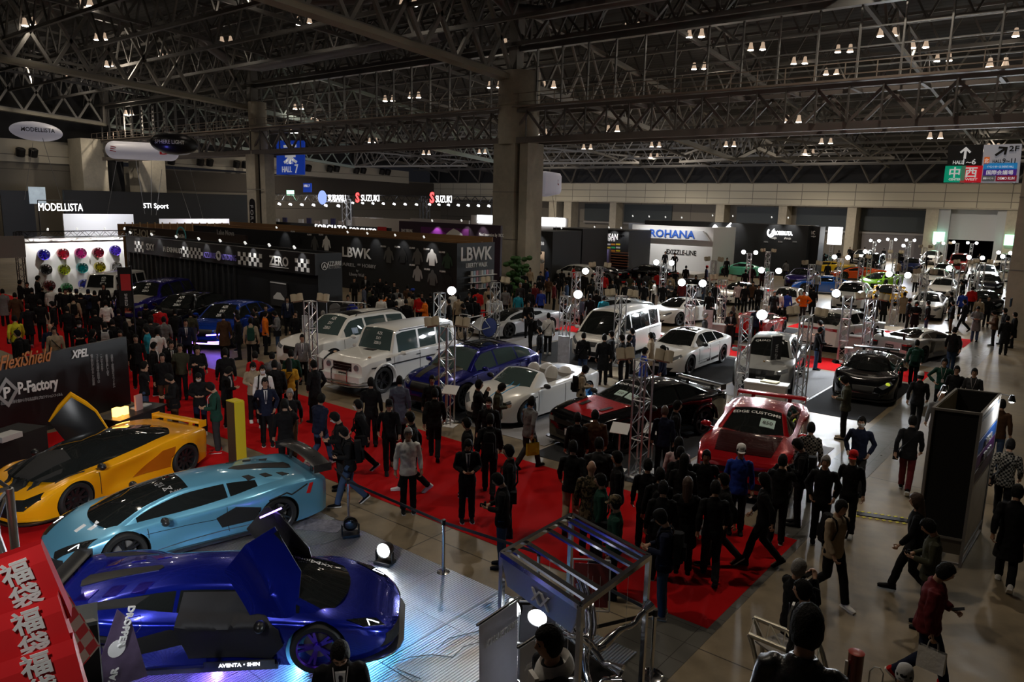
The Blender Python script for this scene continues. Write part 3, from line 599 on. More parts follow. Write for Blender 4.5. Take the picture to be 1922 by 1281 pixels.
mb = MB(); mb.box((0, -.31, 1.155), (.125, .035, .085)); mb.lathe([(.03, 0), (.036, .02), (.036, .07), (.03, .075), (.02, .06)], (0, -.325, 1.15), (0, -1, 0), 16); mb.box((0, -.305, 1.205), (.05, .03, .02)); ME_cam = mb.mesh('camera', M_blk)
mb = MB(); mb.box((0, -.29, 1.2), (.075, .14, .009), mtx=Matrix.Rotation(R(-25), 3, 'X')); ME_phone = mb.mesh('phone', M_blk)
def paperbag(w, h, d=.1):
    mb = MB(); mb.loft([[V(x*w/2, y*d/2*(1-.35*t), -h*(1-t)) for x, y in ((-1, -1), (1, -1), (1, 1), (-1, 1))] for t in (0, .5, 1)], cap=False); mb.add([(-w/2, -d/2, -h), (w/2, -d/2, -h), (w/2, d/2, -h), (-w/2, d/2, -h)], [(3, 2, 1, 0)])
    for y in (-d*.3, d*.3): mb.tube([(-w*.2, y, -.01), (-w*.16, y*.6, .1), (0, 0, .14), (w*.16, y*.6, .1), (w*.2, y, -.01)], .005, 5)
    return mb.mesh('bag', M_white)
ME_pbag = paperbag(.36, .32)
BODY, TOP, TRO = {}, {}, {}
def cached(d, k, f):
    if k not in d: d[k] = f()
    return d[k]
COLS = dict(k=('black', (.008, .008, .009)), K=('charcoal', (.03, .03, .032)), n=('navy', (.010, .014, .035)), g=('grey', (.17, .17, .175)), G=('dark green', (.012, .05, .035)), O=('olive', (.05, .05, .03)), w=('white', (.75, .74, .72)), b=('beige', (.36, .28, .19)),
    r=('red', (.5, .012, .012)), B=('blue', (.02, .05, .33)), y=('yellow', (.55, .5, .03)), m=('maroon', (.11, .012, .015)), o=('orange', (.75, .16, .01)), p=('pink', (.6, .45, .47)), t=('teal', (.02, .24, .33)), N=('brown', (.07, .035, .018)), Y=('mustard', (.5, .26, .02)),
    c=('camouflage', (.10, .075, .04)), j=('blue jeans', (.04, .07, .14)), s=('slate', (.08, .09, .13)), l=('pale grey', (.38, .38, .38)), q=('plaid', (.12, .11, .10)))
def cm(c):
    n, rgb = COLS[c]; k = cloth(n.replace(' ', '_'), rgb)
    if c in 'cq' and not k.get('pat'):
        k['pat'] = 1; nt, bs = nodes(k); tc = nt.nodes.new('ShaderNodeTexCoord')
        if c == 'c':
            v = nt.nodes.new('ShaderNodeTexNoise'); v.inputs['Scale'].default_value = 22; nt.links.new(tc.outputs['Object'], v.inputs[0]); src = v.outputs['Fac']
        else:
            v = nt.nodes.new('ShaderNodeTexChecker'); v.inputs['Scale'].default_value = 24; v.inputs[1].default_value = (0, 0, 0, 1); v.inputs[2].default_value = (1, 1, 1, 1); nt.links.new(tc.outputs['Object'], v.inputs[0]); src = v.outputs[0]
        cr = nt.nodes.new('ShaderNodeValToRGB'); cr.color_ramp.interpolation = 'CONSTANT' if c == 'c' else 'LINEAR'
        cr.color_ramp.elements[0].color = (.03, .025, .015, 1) if c == 'c' else (.01, .01, .01, 1); cr.color_ramp.elements[1].position = .5; cr.color_ramp.elements[1].color = (.16, .12, .065, 1) if c == 'c' else (.22, .2, .17, 1)
        nt.links.new(src, cr.inputs[0]); nt.links.new(cr.outputs[0], bs.inputs['Base Color'])
    return k
def oslot(o, i, m): o.material_slots[i].link = 'OBJECT'; o.material_slots[i].material = m
FACE = dict(f=0, b=180, l=-90, r=90, q=-45, e=45, z=-135, c=135)
HAIRM = dict(k=M_hair, g=M_hairg, b=M_hairb)
PEOPLE = []
def person(px, py, face='f', top='k', bot='k', pose='s', head='short', style='jacket', extra='', hgt=None, z0=0, note='', hc='k', capc='k', shoe='k', at=None, scale=None):
    hgt = hgt or (1.70+.012*((px*7+py*13) % 9-4)); s = hgt/1.76
    P = Vector((*at, z0)) if at else G(px, py, hgt+z0); P.z = z0
    if P.y > 102: P.x *= 102/P.y; P.y = 102
    a = math.atan2(-P.x, P.y)                 # turn so that the front (-Y) looks back at the camera
    rz = a + R(FACE[face] if isinstance(face, str) else face) + R(((px*31+py*17) % 21)-10)*.6
    b = ob('person', cached(BODY, pose, lambda: body_mesh(pose)), None, P, rz); b.scale = (s*(.96 if style != 'puffy' else 1.02), s*.98, s)
    hm = sk(pose)['hm']
    ob('eyes', ME_eyes, b, mtx=hm)
    if head in ('cap', 'beanie'):
        ob('hair', headgear('short'), b, mtx=hm @ Matrix.Scale(.985, 4)); c = ob(head, headgear(head), b, mtx=hm)
        for i in range(len(c.material_slots)): oslot(c, i, cm(capc))
    elif head != 'bald':
        h = ob('hair', headgear(head), b, mtx=hm); oslot(h, 0, HAIRM[hc])
    t = ob('jacket' if style != 'coat' else 'coat', cached(TOP, (pose, style), lambda: top_mesh(pose, style)), b); oslot(t, 0, cm(top))
    t = ob('trousers', cached(TRO, pose, lambda: trouser_mesh(pose)), b); oslot(t, 0, cm(bot))
    for sd, Hh, K, A in sk(pose)['legs']:
        m = Matrix.Translation(A) @ Matrix.Rotation(R(38 if A.z > .12 else 0), 4, 'X')
        sh = ob('shoe', ME_shoe, b, mtx=m); oslot(sh, 0, cm(shoe)); oslot(sh, 1, cm('w' if shoe in 'wr' or (px+py) % 3 == 0 else 'k'))
    L = sk(pose)['lean']
    if 'S' in extra: ob('shirt', ME_shirt, b, mtx=L); ob('tie', ME_tie, b, mtx=L)
    if 'L' in extra: ob('lanyard', ME_lany, b, mtx=L)
    if 'M' in extra: ob('face_mask', ME_mask, b, mtx=hm)
    if 'g' in extra: ob('glasses', ME_glasses, b, mtx=hm)
    W = Matrix.Translation(P) @ Matrix.Rotation(rz, 4, 'Z') @ Matrix.Diagonal((s*.96, s*.98, s, 1))
    car = []
    for ch, me, nm in (('P', ME_bpack, 'backpack'), ('H', ME_sbag, 'shoulder_bag'), ('C', ME_cam, 'camera'), ('T', ME_phone, 'phone')):
        if ch in extra: car.append((ob(nm, me), nm, W @ L @ Matrix.Translation(V(0, .08, .33) if pose == 'u' and ch in 'CT' else V(0, 0, 0)), 'k'))
    for ch, cc in (('1', 'w'), ('2', 'y'), ('3', 'N'), ('4', 'r')):
        if ch in extra:
            Aw = sk(pose)['arms'][1][3]; car.append((ob('carrier_bag', ME_pbag), 'carrier_bag', W @ Matrix.Translation(Aw+V(0, -.03, -.2)) @ Matrix.Rotation(R(70), 4, 'Z') @ Matrix.Scale(.9 if ch != '3' else .7, 4), cc))
    PEOPLE.append(dict(o=b, px=px, py=py, P=P, top=COLS[top][0], bot=COLS[bot][0], style=style, pose=pose, head=head, face=face, note=note, car=car, extra=extra, capc=COLS[capc][0], hc=hc))
    for o, nm, mm, cc in car:
        o.matrix_world = mm
        if 'G' in extra and nm == 'backpack': cc = 'G'
        if 'b' in extra and nm == 'backpack': cc = 'l'
        oslot(o, 0, cm(cc))
    return b
GARM = dict(jacket='jacket', coat='long coat', slim='sweater', puffy='padded jacket')
DOING = dict(s='standing', h='looking down at the hands', u='raising a camera', w='walking', W='walking', p='hands in pockets', t='holding a phone to the ear', x='with folded arms', o='one hand forward', k='hands on hips', n='walking and looking down', l='bending forward')
FN = {'f': 'facing front', 'b': 'seen from behind', 'l': 'in profile', 'r': 'in profile', 'q': 'turned half aside', 'e': 'turned half aside', 'z': 'back half turned', 'c': 'back half turned'}
LAND = []                                      # (x, y, phrase) landmarks for the labels
def label_people():
    used = {}
    ORD = ['', 'second ', 'third ', 'fourth ', 'fifth ', 'sixth ', 'seventh ', 'eighth ', 'ninth ', 'tenth ']
    for p in PEOPLE:
        bi = min(range(len(LAND)), key=lambda i: (LAND[i][0]-p['P'].x)**2+(LAND[i][1]-p['P'].y)**2); x, y, ph = LAND[bi]
        lp = proj((x, y, 1)); dx = p['px']-lp[0]; nearer = p['P'].length < Vector((x, y, 0)).length
        side = ('beside' if abs(dx) < 30 and not nearer else ('before' if nearer else 'behind'))
        hd = {'long': 'long haired ', 'pony': 'ponytailed ', 'cap': p['capc']+' capped ', 'beanie': p['capc']+' beanied ', 'bald': 'bald '}.get(p['head'], 'grey haired ' if p['hc'] == 'g' else '')
        mk = 'masked ' if 'M' in p['extra'] else ''
        if p['note']: s = p['note']
        else: s = '%s%sperson in %s %s %s %s %s' % (mk, hd, p['top'], 'suit' if 'S' in p['extra'] else GARM[p['style']], FN.get(p['face'], 'turned aside'), side, ph)
        p['lab'] = s; used.setdefault(s, []).append(p)
    for s, L in used.items():
        L.sort(key=lambda p: p['px'])
        if len(L) > 1:
            for i, p in enumerate(L):
                if p['note']: continue
                b = s.replace(' facing front', '').replace(' seen from behind', ' from behind')
                p['lab'] = b+(', %sfrom left' % (ORD[i] if i else 'first ') if i < 10 else ', %s from right' % (['last', 'second', 'third'][min(2, len(L)-1-i)]))
    for p in PEOPLE:
        lab = ' '.join(p['lab'].split()[:16]); tag(p['o'], lab, 'person', 'visitors and staff in the hall')
        for o, nm, mm, cc in p['car']:
            w = {'backpack': 'backpack worn by the', 'shoulder_bag': 'shoulder bag worn by the', 'camera': 'camera held by the', 'phone': 'phone held by the', 'carrier_bag': 'carrier bag held by the'}[nm]
            cn = {'k': 'black', 'G': 'green', 'l': 'pale grey', 'w': 'white', 'y': 'yellow', 'N': 'brown', 'r': 'red'}['G' if 'G' in p['extra'] and nm == 'backpack' else 'l' if 'b' in p['extra'] and nm == 'backpack' else cc]
            tag(o, ' '.join((cn+' '+w+' '+lab).split()[:16]), nm.replace('_', ' '), 'bags and devices people carry')
#@@P4
# ================================================================== CARS
def herm(P):
    P = sorted(P); xs = [p[0] for p in P]; n = len(P); dim = len(P[0])-1
    d = [[(P[i+1][k]-P[i][k])/(xs[i+1]-xs[i]) for k in range(1, dim+1)] for i in range(n-1)]
    def sl(i, k):
        if i == 0: return d[0][k]
        if i == n-1: return d[-1][k]
        a, b = d[i-1][k], d[i][k]
        return 0 if a*b <= 0 else 2*a*b/(a+b)
    S = [[sl(i, k) for k in range(dim)] for i in range(n)]
    def f(x):
        x = min(max(x, xs[0]), xs[-1]); i = 0
        while i < n-2 and x > xs[i+1]: i += 1
        h = xs[i+1]-xs[i]; t = (x-xs[i])/h; r = []
        for k in range(dim):
            a, b, m0, m1 = P[i][k+1], P[i+1][k+1], S[i][k]*h, S[i+1][k]*h
            r.append((2*t**3-3*t*t+1)*a+(t**3-2*t*t+t)*m0+(-2*t**3+3*t*t)*b+(t**3-t*t)*m1)
        return r[0] if dim == 1 else r
    return f
def cat(pts, m):                              # Catmull-Rom through 2-D points, m per span
    r = []; n = len(pts)
    for i in range(n-1):
        p0, p1, p2, p3 = pts[max(i-1, 0)], pts[i], pts[i+1], pts[min(i+2, n-1)]
        for j in range(m):
            t = j/m; r.append(tuple(.5*(2*p1[k]+(p2[k]-p0[k])*t+(2*p0[k]-5*p1[k]+4*p2[k]-p3[k])*t*t+(3*p1[k]-p0[k]-3*p2[k]+p3[k])*t**3) for k in (0, 1)))
    return r+[tuple(pts[-1])]
def wheel_meshes(Rw, tw, spokes, twin=False, conc=.0):
    mb = MB(); r = Rw; h = tw/2; ri = Rw*.74
    mb.lathe([(ri, -h*.9), (r*.93, -h), (r*.99, -h*.8), (r, -h*.3), (r, h*.3), (r*.99, h*.8), (r*.93, h), (ri, h*.9), (ri-.01, 0), (ri, -h*.9)], ax=(0, 1, 0), n=40); tyre = mb.mesh('tyre', M_tyre, True, 50)
    mb = MB(); mb.lathe([(ri, h*.9), (ri*1.02, h*.92), (ri*.94, h*.8), (ri*.92, h*.1), (ri*.9, -h*.9), (ri, -h*.92), (ri, h*.9)], ax=(0, 1, 0), n=40)
    yo = h*.55
    for i in range(spokes):
        a = 2*PI*i/spokes
        for q in ((-.10, .10) if twin else (0,)):
            c, s = math.cos(a+q*.4), math.sin(a+q*.4); c2, s2 = math.cos(a+q*1.6), math.sin(a+q*1.6)
            A = V(.05*c, yo-.02, .05*s); B = V(ri*.93*c2, yo+.015, ri*.93*s2); w = .085*Rw/.35*(.5 if twin else 1)*(5/spokes)**.5
            mb.add([A+V(-s, 0, c)*w*.6, A-V(-s, 0, c)*w*.6, B-V(-s2, 0, c2)*w*.35, B+V(-s2, 0, c2)*w*.35, A+V(-s, 0, c)*w*.6-V(0, .04, 0), A-V(-s, 0, c)*w*.6-V(0, .04, 0), B-V(-s2, 0, c2)*w*.35-V(0, .04, 0), B+V(-s2, 0, c2)*w*.35-V(0, .04, 0)],
                   [(0, 1, 2, 3), (7, 6, 5, 4), (0, 4, 5, 1), (1, 5, 6, 2), (2, 6, 7, 3), (3, 7, 4, 0)])
    mb.lathe([(.001, yo+.01), (.05, yo+.008), (.062, yo-.04)], ax=(0, 1, 0), n=20); rim = mb.mesh('rim', M_alu, True, 40)
    mb = MB(); mb.lathe([(.001, .0), (ri*.72, .0), (ri*.72, -.02), (.001, -.02)], ax=(0, 1, 0), n=28); br = mb.mesh('brake_disc', M_steel, True, 40)
    return tyre, rim, br
WM = {}; CARS = []
class Car:
    def __init__(s, name, loc, head, S, pc, label, cat_, group=None, rim=M_blk, spokes=5, twin=False, roofm=None, glass=None, greenhouse=True, sc=1):
        s.S = S; s.p = pc; S = dict(dict(clr=.13, R=.36, tw=.25, gw=-.07, ew=.56, crown=.06, curv=.22, flare=.02, sq=0, fr=.0), **S); s.S = S; s.glass = glass or M_glass
        s.root = empty(name, (*loc, .027), R(head), label, cat_, group); s.root.scale = (sc, sc, sc); CARS.append((loc[0], loc[1], R(head), S['L']/2*sc, S['W']/2*sc)); s.key = name
        L2 = S['L']/2; s.top, s.sh, s.hw = herm(S['top']), herm(S['sh']), herm(S['hw']); s.xf = L2-S['fo']; s.xr = s.xf-S['wb']
        xs = sorted(set([round(-L2+S['L']*i/54, 4) for i in range(55)]+[-L2+.03, L2-.03, L2-.09, -L2+.1]))
        rings = []
        for x in xs:
            w = s.hw(x); zs = s.sh(x); zt = s.top(x); zb = S['clr']+S.get('rise', .06)*max(0, abs(x)/L2-.8)/.2
            fl = S['flare']*(math.exp(-((x-s.xf)/.40)**4)+math.exp(-((x-s.xr)/.42)**4)); q = S['sq']
            dz = zs-zb; tk = S.get('tuck', .0)*math.exp(-((x-(s.xf+s.xr)/2)/.55)**4)
            P = [(0, zb), (.6*w, zb), (w*.93+fl*.6, zb), (w*(.97+.02*q)+fl, zb+.07), (w*(.985+.01*q)+fl-tk, zb+.35*dz), (w+fl-tk*1.0, zb+.68*dz), (w*(.985+.01*q)+fl*.9, zs-.05), (w*lerp(.93, .965, q)+fl*.4, zs+.012*(1-q)),
                 (w*lerp(.66, .8, q), lerp(zs, zt, lerp(.72, .9, q))+.012), (w*.33, zt), (0, zt)]
            h = cat(P, 3); rings.append([V(x, y, z) for y, z in h]+[V(x, -y, z) for y, z in h[-2:0:-1]])
        mb = MB(); mb.loft(rings); me = mb.mesh('b', [M_blk, M_matt], True, 50)
        # wheel wells
        cut = MB()
        for xa in (s.xf, s.xr):
            for sd in (-1, 1):
                y0 = s.hw(xa)-.34; r = S['R']+S.get('gap', .045); n = 36
                cut.loft([[V(xa+r*math.cos(2*PI*j/n), sd*y, S['R']-.02+r*math.sin(2*PI*j/n)) for j in range(n)] for y in ((y0, y0+.8) if sd > 0 else (y0+.8, y0))])
        cme = cut.mesh('c', M_matt); cme.materials.clear(); cme.materials.append(M_matt)
        for cx in S.get('cuts', []): pass
        c = bpy.data.objects.new('cut', cme); TS.collection.objects.link(c)
        bmx = bmesh.new(); bmx.from_mesh(me); bmesh.ops.recalc_face_normals(bmx, faces=bmx.faces); bmx.to_mesh(me); bmx.free()
        bmx = bmesh.new(); bmx.from_mesh(cme); bmesh.ops.recalc_face_normals(bmx, faces=bmx.faces); bmx.to_mesh(cme); bmx.free()
        me = evalmesh(me, [('BOOLEAN', dict(operation='DIFFERENCE', object=c, solver='EXACT'))], [M_blk, M_matt], False)
        bpy.data.objects.remove(c); me.set_sharp_from_angle(angle=R(40))
        me.materials.clear(); me.materials.append(pc); me.materials.append(M_matt)
        ctr = [(xa, s.S['R']-.02, S['R']+S.get('gap', .045)+.012) for xa in (s.xf, s.xr)]
        for p in me.polygons:
            p.use_smooth = True; q = p.center
            for xa, zc, r in ctr:
                if math.hypot(q.x-xa, q.z-zc) < r and abs(q.y) < s.hw(xa)+.01 and (abs(p.normal.y) > .9 and abs(q.y) < s.hw(xa)-.25 or (p.normal.x*(xa-q.x)+p.normal.z*(zc-q.z)) > .2*math.hypot(q.x-xa, q.z-zc)): p.material_index = 1
            if q.z < S['clr']+.01: p.material_index = 1
        s.body = ob('body', me, s.root)
        verts = [v.co.copy() for v in me.vertices]; faces = [tuple(p.vertices) for p in me.polygons]
        if greenhouse:
            x1, x2, x3, x4 = S['gh']; zz = herm(S['roof']); win = S['win']
            gx = sorted(set([round(x4+(x1-x4)*i/34, 4) for i in range(35)]+[v for w in win for v in w]+[x2, x3]))
            NS, NR = 9, 8; rg = []
            for x in gx:
                zr = zz(x); zbz = s.sh(x)-.02; wb = min(s.hw(x), s.hw(x*.6))+S['gw']; t0 = min(1, max(0, (zr-zbz)/(S['H']-zbz)))
                ze = max(zbz, zr-S['crown']*(.35+.65*t0)); we = lerp(wb*.985, S['ew'], t0)
                row = [V(x, wb*1.01, zbz-.12)]
                for j in range(NS): t = j/(NS-1); row.append(V(x, lerp(wb, we, t**1.15), lerp(zbz, ze, t)))
                for j in range(1, NR+1):
                    t = j/NR; y = we*(1-t); k = max(0, (x-x2)/(x1-x2)) if x > x2 else -max(0, (x3-x)/(x3-x4))*.7 if x < x3 else 0
                    row.append(V(x+S['curv']*k*(1-(1-t)**2)*(1 if x > x2 else 1), y, ze+(zr-ze)*math.sin(t*PI/2)))
                rg.append(row)
            nj = len(rg[0]); T = {}
            def add(nm, quad, sd): T.setdefault((nm, sd), MB()).add(quad if sd > 0 else [V(v.x, -v.y, v.z) for v in quad], [(0, 1, 2, 3) if sd > 0 else (3, 2, 1, 0)])
            for i in range(len(gx)-1):
                xm = (gx[i]+gx[i+1])/2
                for j in range(nj-1):
                    q = [rg[i][j], rg[i+1][j], rg[i+1][j+1], rg[i][j+1]]; nm = 'roof'
                    if j <= NS-1:
                        tall = rg[i][NS].z-rg[i][1].z > .05 and rg[i+1][NS].z-rg[i+1][1].z > .02
                        if tall and 1 <= j <= NS-2:
                            for wi, (a, b) in enumerate(win):
                                if a-1e-3 <= gx[i] and gx[i+1] <= b+1e-3: nm = 'side_window%d' % wi
                    elif j >= NS+1:
                        if xm > x2+.02: nm = 'windshield'
                        elif xm < x3-.02: nm = 'rear_window' if S.get('rw', 1) else 'roof'
                    for sd in (1, -1): add(nm, q, sd if nm.startswith('side') else 1) if sd > 0 or nm.startswith('side') else T[(nm, 1)].add([V(v.x, -v.y, v.z) for v in q], [(3, 2, 1, 0)])
            for (nm, sd), mb in T.items():
                base = ''.join(c for c in nm if not c.isdigit()); m2 = roofm or pc
                me2 = mb.mesh(base, m2 if base == 'roof' else s.glass)
                bmx = bmesh.new(); bmx.from_mesh(me2); bmesh.ops.remove_doubles(bmx, verts=bmx.verts, dist=.0015); bmx.to_mesh(me2); bmx.free()
                me2.polygons.foreach_set('use_smooth', [True]*len(me2.polygons)); me2.set_sharp_from_angle(angle=R(50))
                ob(base, me2, s.root)
                o0 = len(verts); verts += mb.v; faces += [tuple(k+o0 for k in f) for f in mb.f]
        s.bvh = BVHTree.FromPolygons([tuple(v) for v in verts], faces)
        k = (S['R'], S['tw'], spokes, twin)
        if k not in WM: WM[k] = wheel_meshes(*k)
        ty, ri, brk = WM[k]
        for xa in (s.xf, s.xr):
            for sd in (1, -1):
                y = sd*(s.hw(xa)+S['flare']*.9-S['tw']/2-.012); w = ob('wheel', ty, s.root, (xa, y, S['R']-.012)); w.rotation_euler = (0, 0, 0 if sd > 0 else PI)
                rr = ob('rim', ri, w); oslot(rr, 0, rim); ob('brake_disc', brk, w)
        m = MB(); zc = S['clr']+.02; m.box(((s.xf+s.xr)/2, 0, zc+.12), (S['wb']-.9, S['hw'][len(S['hw'])//2][1]*1.5, .2)); 
    def hit(s, a, b, view):
        O, D = {'F': (V(9, a, b), V(-1, 0, 0)), 'B': (V(-9, a, b), V(1, 0, 0)), 'L': (V(a, 9, b), V(0, -1, 0)), 'R': (V(a, -9, b), V(0, 1, 0)), 'T': (V(a, b, 9), V(0, 0, -1))}[view]
        h = s.bvh.ray_cast(O, D)
        return (h[0], h[1]) if h[0] is not None else (None, None)
    def dec(s, name, poly, view, m, off=.008, parent=None, th=.012, both=False, seg=.05, label=None):
        views = [(poly, view)]
        if both:
            if view in 'FB': views.append(([(-a, b) for a, b in poly][::-1], view))
            elif view == 'T': views.append(([(a, -b) for a, b in poly][::-1], view))
            else: views.append((poly, {'L': 'R', 'R': 'L'}[view]))
        out = []
        D = dict(F=V(1, 0, 0), B=V(-1, 0, 0), L=V(0, 1, 0), R=V(0, -1, 0), T=V(0, 0, 1))
        for pl, vw in views:
            bp = []
            for i in range(len(pl)):
                a, b = pl[i], pl[(i+1) % len(pl)]; n = max(1, int(math.hypot(b[0]-a[0], b[1]-a[1])/seg))
                bp += [(lerp(a[0], b[0], t/n), lerp(a[1], b[1], t/n)) for t in range(n)]
            c = (sum(p[0] for p in bp)/len(bp), sum(p[1] for p in bp)/len(bp)); rr = []; last = None; n = len(bp)
            for f in (1, .88, .74, .6, .46, .32, .18, .04):
                ring_ = []
                for a, b in bp:
                    h, nn = s.hit(c[0]+(a-c[0])*f, c[1]+(b-c[1])*f, vw)
                    if h is None: h = last if last is not None else None
                    if h is not None:
                        nn = nn if nn is not None and nn.dot(D[vw]) > 0 else D[vw]
                        q = h+D[vw]*off*.5+nn*off*.6; last = h
                    else: q = None
                    ring_.append(q)
                g = [q for q in ring_ if q is not None]
                if not g: return None
                ring_ = [q if q is not None else g[0] for q in ring_]; rr.append(ring_)
            under = [q-D[vw]*th for q in rr[0]]
            mb = MB(); mb.loft([under]+rr, cap=False); mb.add([sum(rr[-1], V(0, 0, 0))/n], []); k = len(rr)*n
            mb.f.append(tuple(range(k, k+n))); mb.m.append(0)
            o = mb.build(name, m, parent or s.root, True, 40)
            if label: o['label'] = label
            out.append(o)
        return out[0]
    def line(s, name, pts, view, w=.012, m=None, both=False, off=.003):
        vs = [view]+([{'L': 'R', 'R': 'L'}.get(view, view)] if both and view in 'LR' else [])
        sgn = [1, -1] if both and view not in 'LR' else [1]
        for vw in vs:
            for sg in sgn:
                P = []
                for i in range(len(pts)-1):
                    a, b = pts[i], pts[i+1]; n = max(1, int(math.hypot(b[0]-a[0], b[1]-a[1])/.05))
                    P += [(lerp(a[0], b[0], t/n), lerp(a[1], b[1], t/n)) for t in range(n)]
                P.append(pts[-1]); Q = []
                for a, b in P:
                    if sg < 0 and vw in 'FB': a = -a
                    if sg < 0 and vw == 'T': b = -b
                    h, nn = s.hit(a, b, vw)
                    if h is not None: Q.append(h+(nn if nn.dot(DV[vw]) > 0 else -nn)*off)
                if len(Q) > 1: MB().tube(Q, w/2, 5).build(name, m or M_matt, s.root)
    def text(s, t, c, size, view, m, bold=.02, rot=0, width=None, off=.02, name='lettering'):
        vs, fs = text_geo(t, bold, 0); xs = [v.x for v in vs]; w = max(xs)-min(xs); cx = (max(xs)+min(xs))/2; ys = [v.y for v in vs]; cy_ = (max(ys)+min(ys))/2
        sx = width/w if width else size; ca, sa = math.cos(R(rot)), math.sin(R(rot)); mb = MB(); out = []; last = None
        for v in vs:
            a, b = (v.x-cx)*sx, (v.y-cy_)*size; a, b = a*ca-b*sa, a*sa+b*ca
            if view in 'BR' and False: a = -a
            if view == 'F': p = (c[0]+a, c[1]+b)          # seen from the front +Y is on the right
            elif view == 'B': p = (c[0]-a, c[1]+b)
            elif view == 'L': p = (c[0]-a, c[1]+b)
            elif view == 'R': p = (c[0]+a, c[1]+b)
            elif view == 'T': p = (c[0]+b*-1, c[1]+a)      # reads from in front of the car
            h, nn = s.hit(*p, view)
            if nn is not None and nn.dot(DV[view]) < 0: nn = -nn
            last = h if h is not None else last
            if last is None: last = V(0, 0, 0)
            out.append(last+(nn if nn is not None else V(0, 0, 1))*off)
        mb.add(out, fs); mb.build(name, m, s.root)
    def mirrors(s, x, z, w=.19, m=None, arm=.12):
        y = s.hw(x)+s.S['gw']+.02
        for sd in (1, -1):
            mb = MB(); mb.ell((x+.02, sd*(y+arm+w*.45), z+.05), (.075, w*.62, .075), 14, 8); mb.bar((x+.03, sd*(y-.05), z-.04), (x+.02, sd*(y+arm+.05), z+.01), .045, .03)
            mb.build('mirror', m or s.p, s.root, True)
    def plate(s, front=True, z=.35, w=.33, txt=None, dark=False, col=None):
        sg = 1 if front else -1; L2 = s.S['L']/2; h, nn = s.hit(0, z, 'F' if front else 'B'); x = h.x if h is not None else sg*L2
        p = MB().box((x+sg*.012, 0, z), (.012, w, .165)).build('plate', col or (M_blk if dark else M_plate), s.root)
        if txt: letters(txt, (x+sg*.02, 0, z), (0, sg, 0), (0, 0, 1), .12, M_txt if dark else M_txtk, p, th=.002, width=w*.85)
    def wheelwell_done(s): pass
    def lines(s, doors, zt, zb):
        for x in doors: s.line('door_gap', [(x, zb), (x, zt)], 'L', both=True)
def in_car(p, m=.3):
    for x, y, a, l, w in CARS:
        dx, dy = p.x-x, p.y-y; u = dx*math.cos(a)+dy*math.sin(a); v = -dx*math.sin(a)+dy*math.cos(a)
        if abs(u) < l+m and abs(v) < w+m:
            return (x, y, a, l, w, u, v)
def out_of_car(p, m=.3):
    for _ in range(3):
        h = in_car(p, m)
        if not h: return p
        x, y, a, l, w, u, v = h; du, dv = l+m+.02-abs(u), w+m+.02-abs(v)
        if du < dv: u = math.copysign(l+m+.02, u)
        else: v = math.copysign(w+m+.02, v)
        p = V(x+u*math.cos(a)-v*math.sin(a), y+u*math.sin(a)+v*math.cos(a), p.z)
    return p
DV = dict(F=V(1, 0, 0), B=V(-1, 0, 0), L=V(0, 1, 0), R=V(0, -1, 0), T=V(0, 0, 1))
def SPEC(L, W, H, wb, fo, R_, top, sh, hw, gh, roof, win, **k):
    return dict(dict(L=L, W=W, H=H, wb=wb, fo=fo, R=R_, top=top, sh=sh, hw=hw, gh=gh, roof=roof, win=win), **k)
SP = {}
SP['wedge'] = SPEC(4.8, 2.06, 1.14, 2.7, 1.06, .355,
  [(-2.4, .84), (-2.15, .93), (-1.4, .97), (0, .9), (1.2, .80), (1.7, .68), (2.1, .55), (2.33, .42), (2.4, .36)],
  [(-2.4, .82), (-2.1, .90), (-1.5, .92), (-.7, .80), (.4, .74), (1.3, .73), (1.8, .62), (2.15, .48), (2.4, .34)],
  [(-2.4, .86), (-2.25, .95), (-1.4, 1.01), (-.5, .96), (.4, .94), (1.3, .98), (1.9, .93), (2.2, .80), (2.34, .62), (2.4, .42)],
  (1.42, .12, -.35, -1.95), [(-1.95, .90), (-1.2, 1.06), (-.35, 1.14), (.12, 1.13), (.8, 1.0), (1.42, .74)], [(-1.05, -.52), (-.47, 1.1)], rw=0, flare=.03, clr=.11, tw=.3, ew=.50, gw=-.10, crown=.05, curv=.28, tuck=.05)
SP['curvy'] = SPEC(4.54, 1.98, 1.2, 2.67, 1.0, .35,
  [(-2.27, .80), (-2.0, .92), (-1.3, .95), (0, .9), (1.0, .80), (1.6, .70), (2.0, .56), (2.2, .42), (2.27, .34)],
  [(-2.27, .78), (-1.9, .90), (-1.3, .94), (-.4, .82), (.5, .76), (1.2, .80), (1.7, .68), (2.05, .5), (2.27, .32)],
  [(-2.27, .72), (-2.1, .88), (-1.35, 1.0), (-.4, .92), (.4, .90), (1.25, .96), (1.8, .90), (2.1, .72), (2.27, .45)],
  (1.45, .15, -.3, -1.75), [(-1.75, .86), (-1.0, 1.05), (-.3, 1.19), (.15, 1.2), (.8, 1.05), (1.45, .76)], [(-1.1, -.45), (-.4, 1.1)], flare=.03, clr=.11, tw=.29, ew=.46, gw=-.14, crown=.07, curv=.3, tuck=.07)
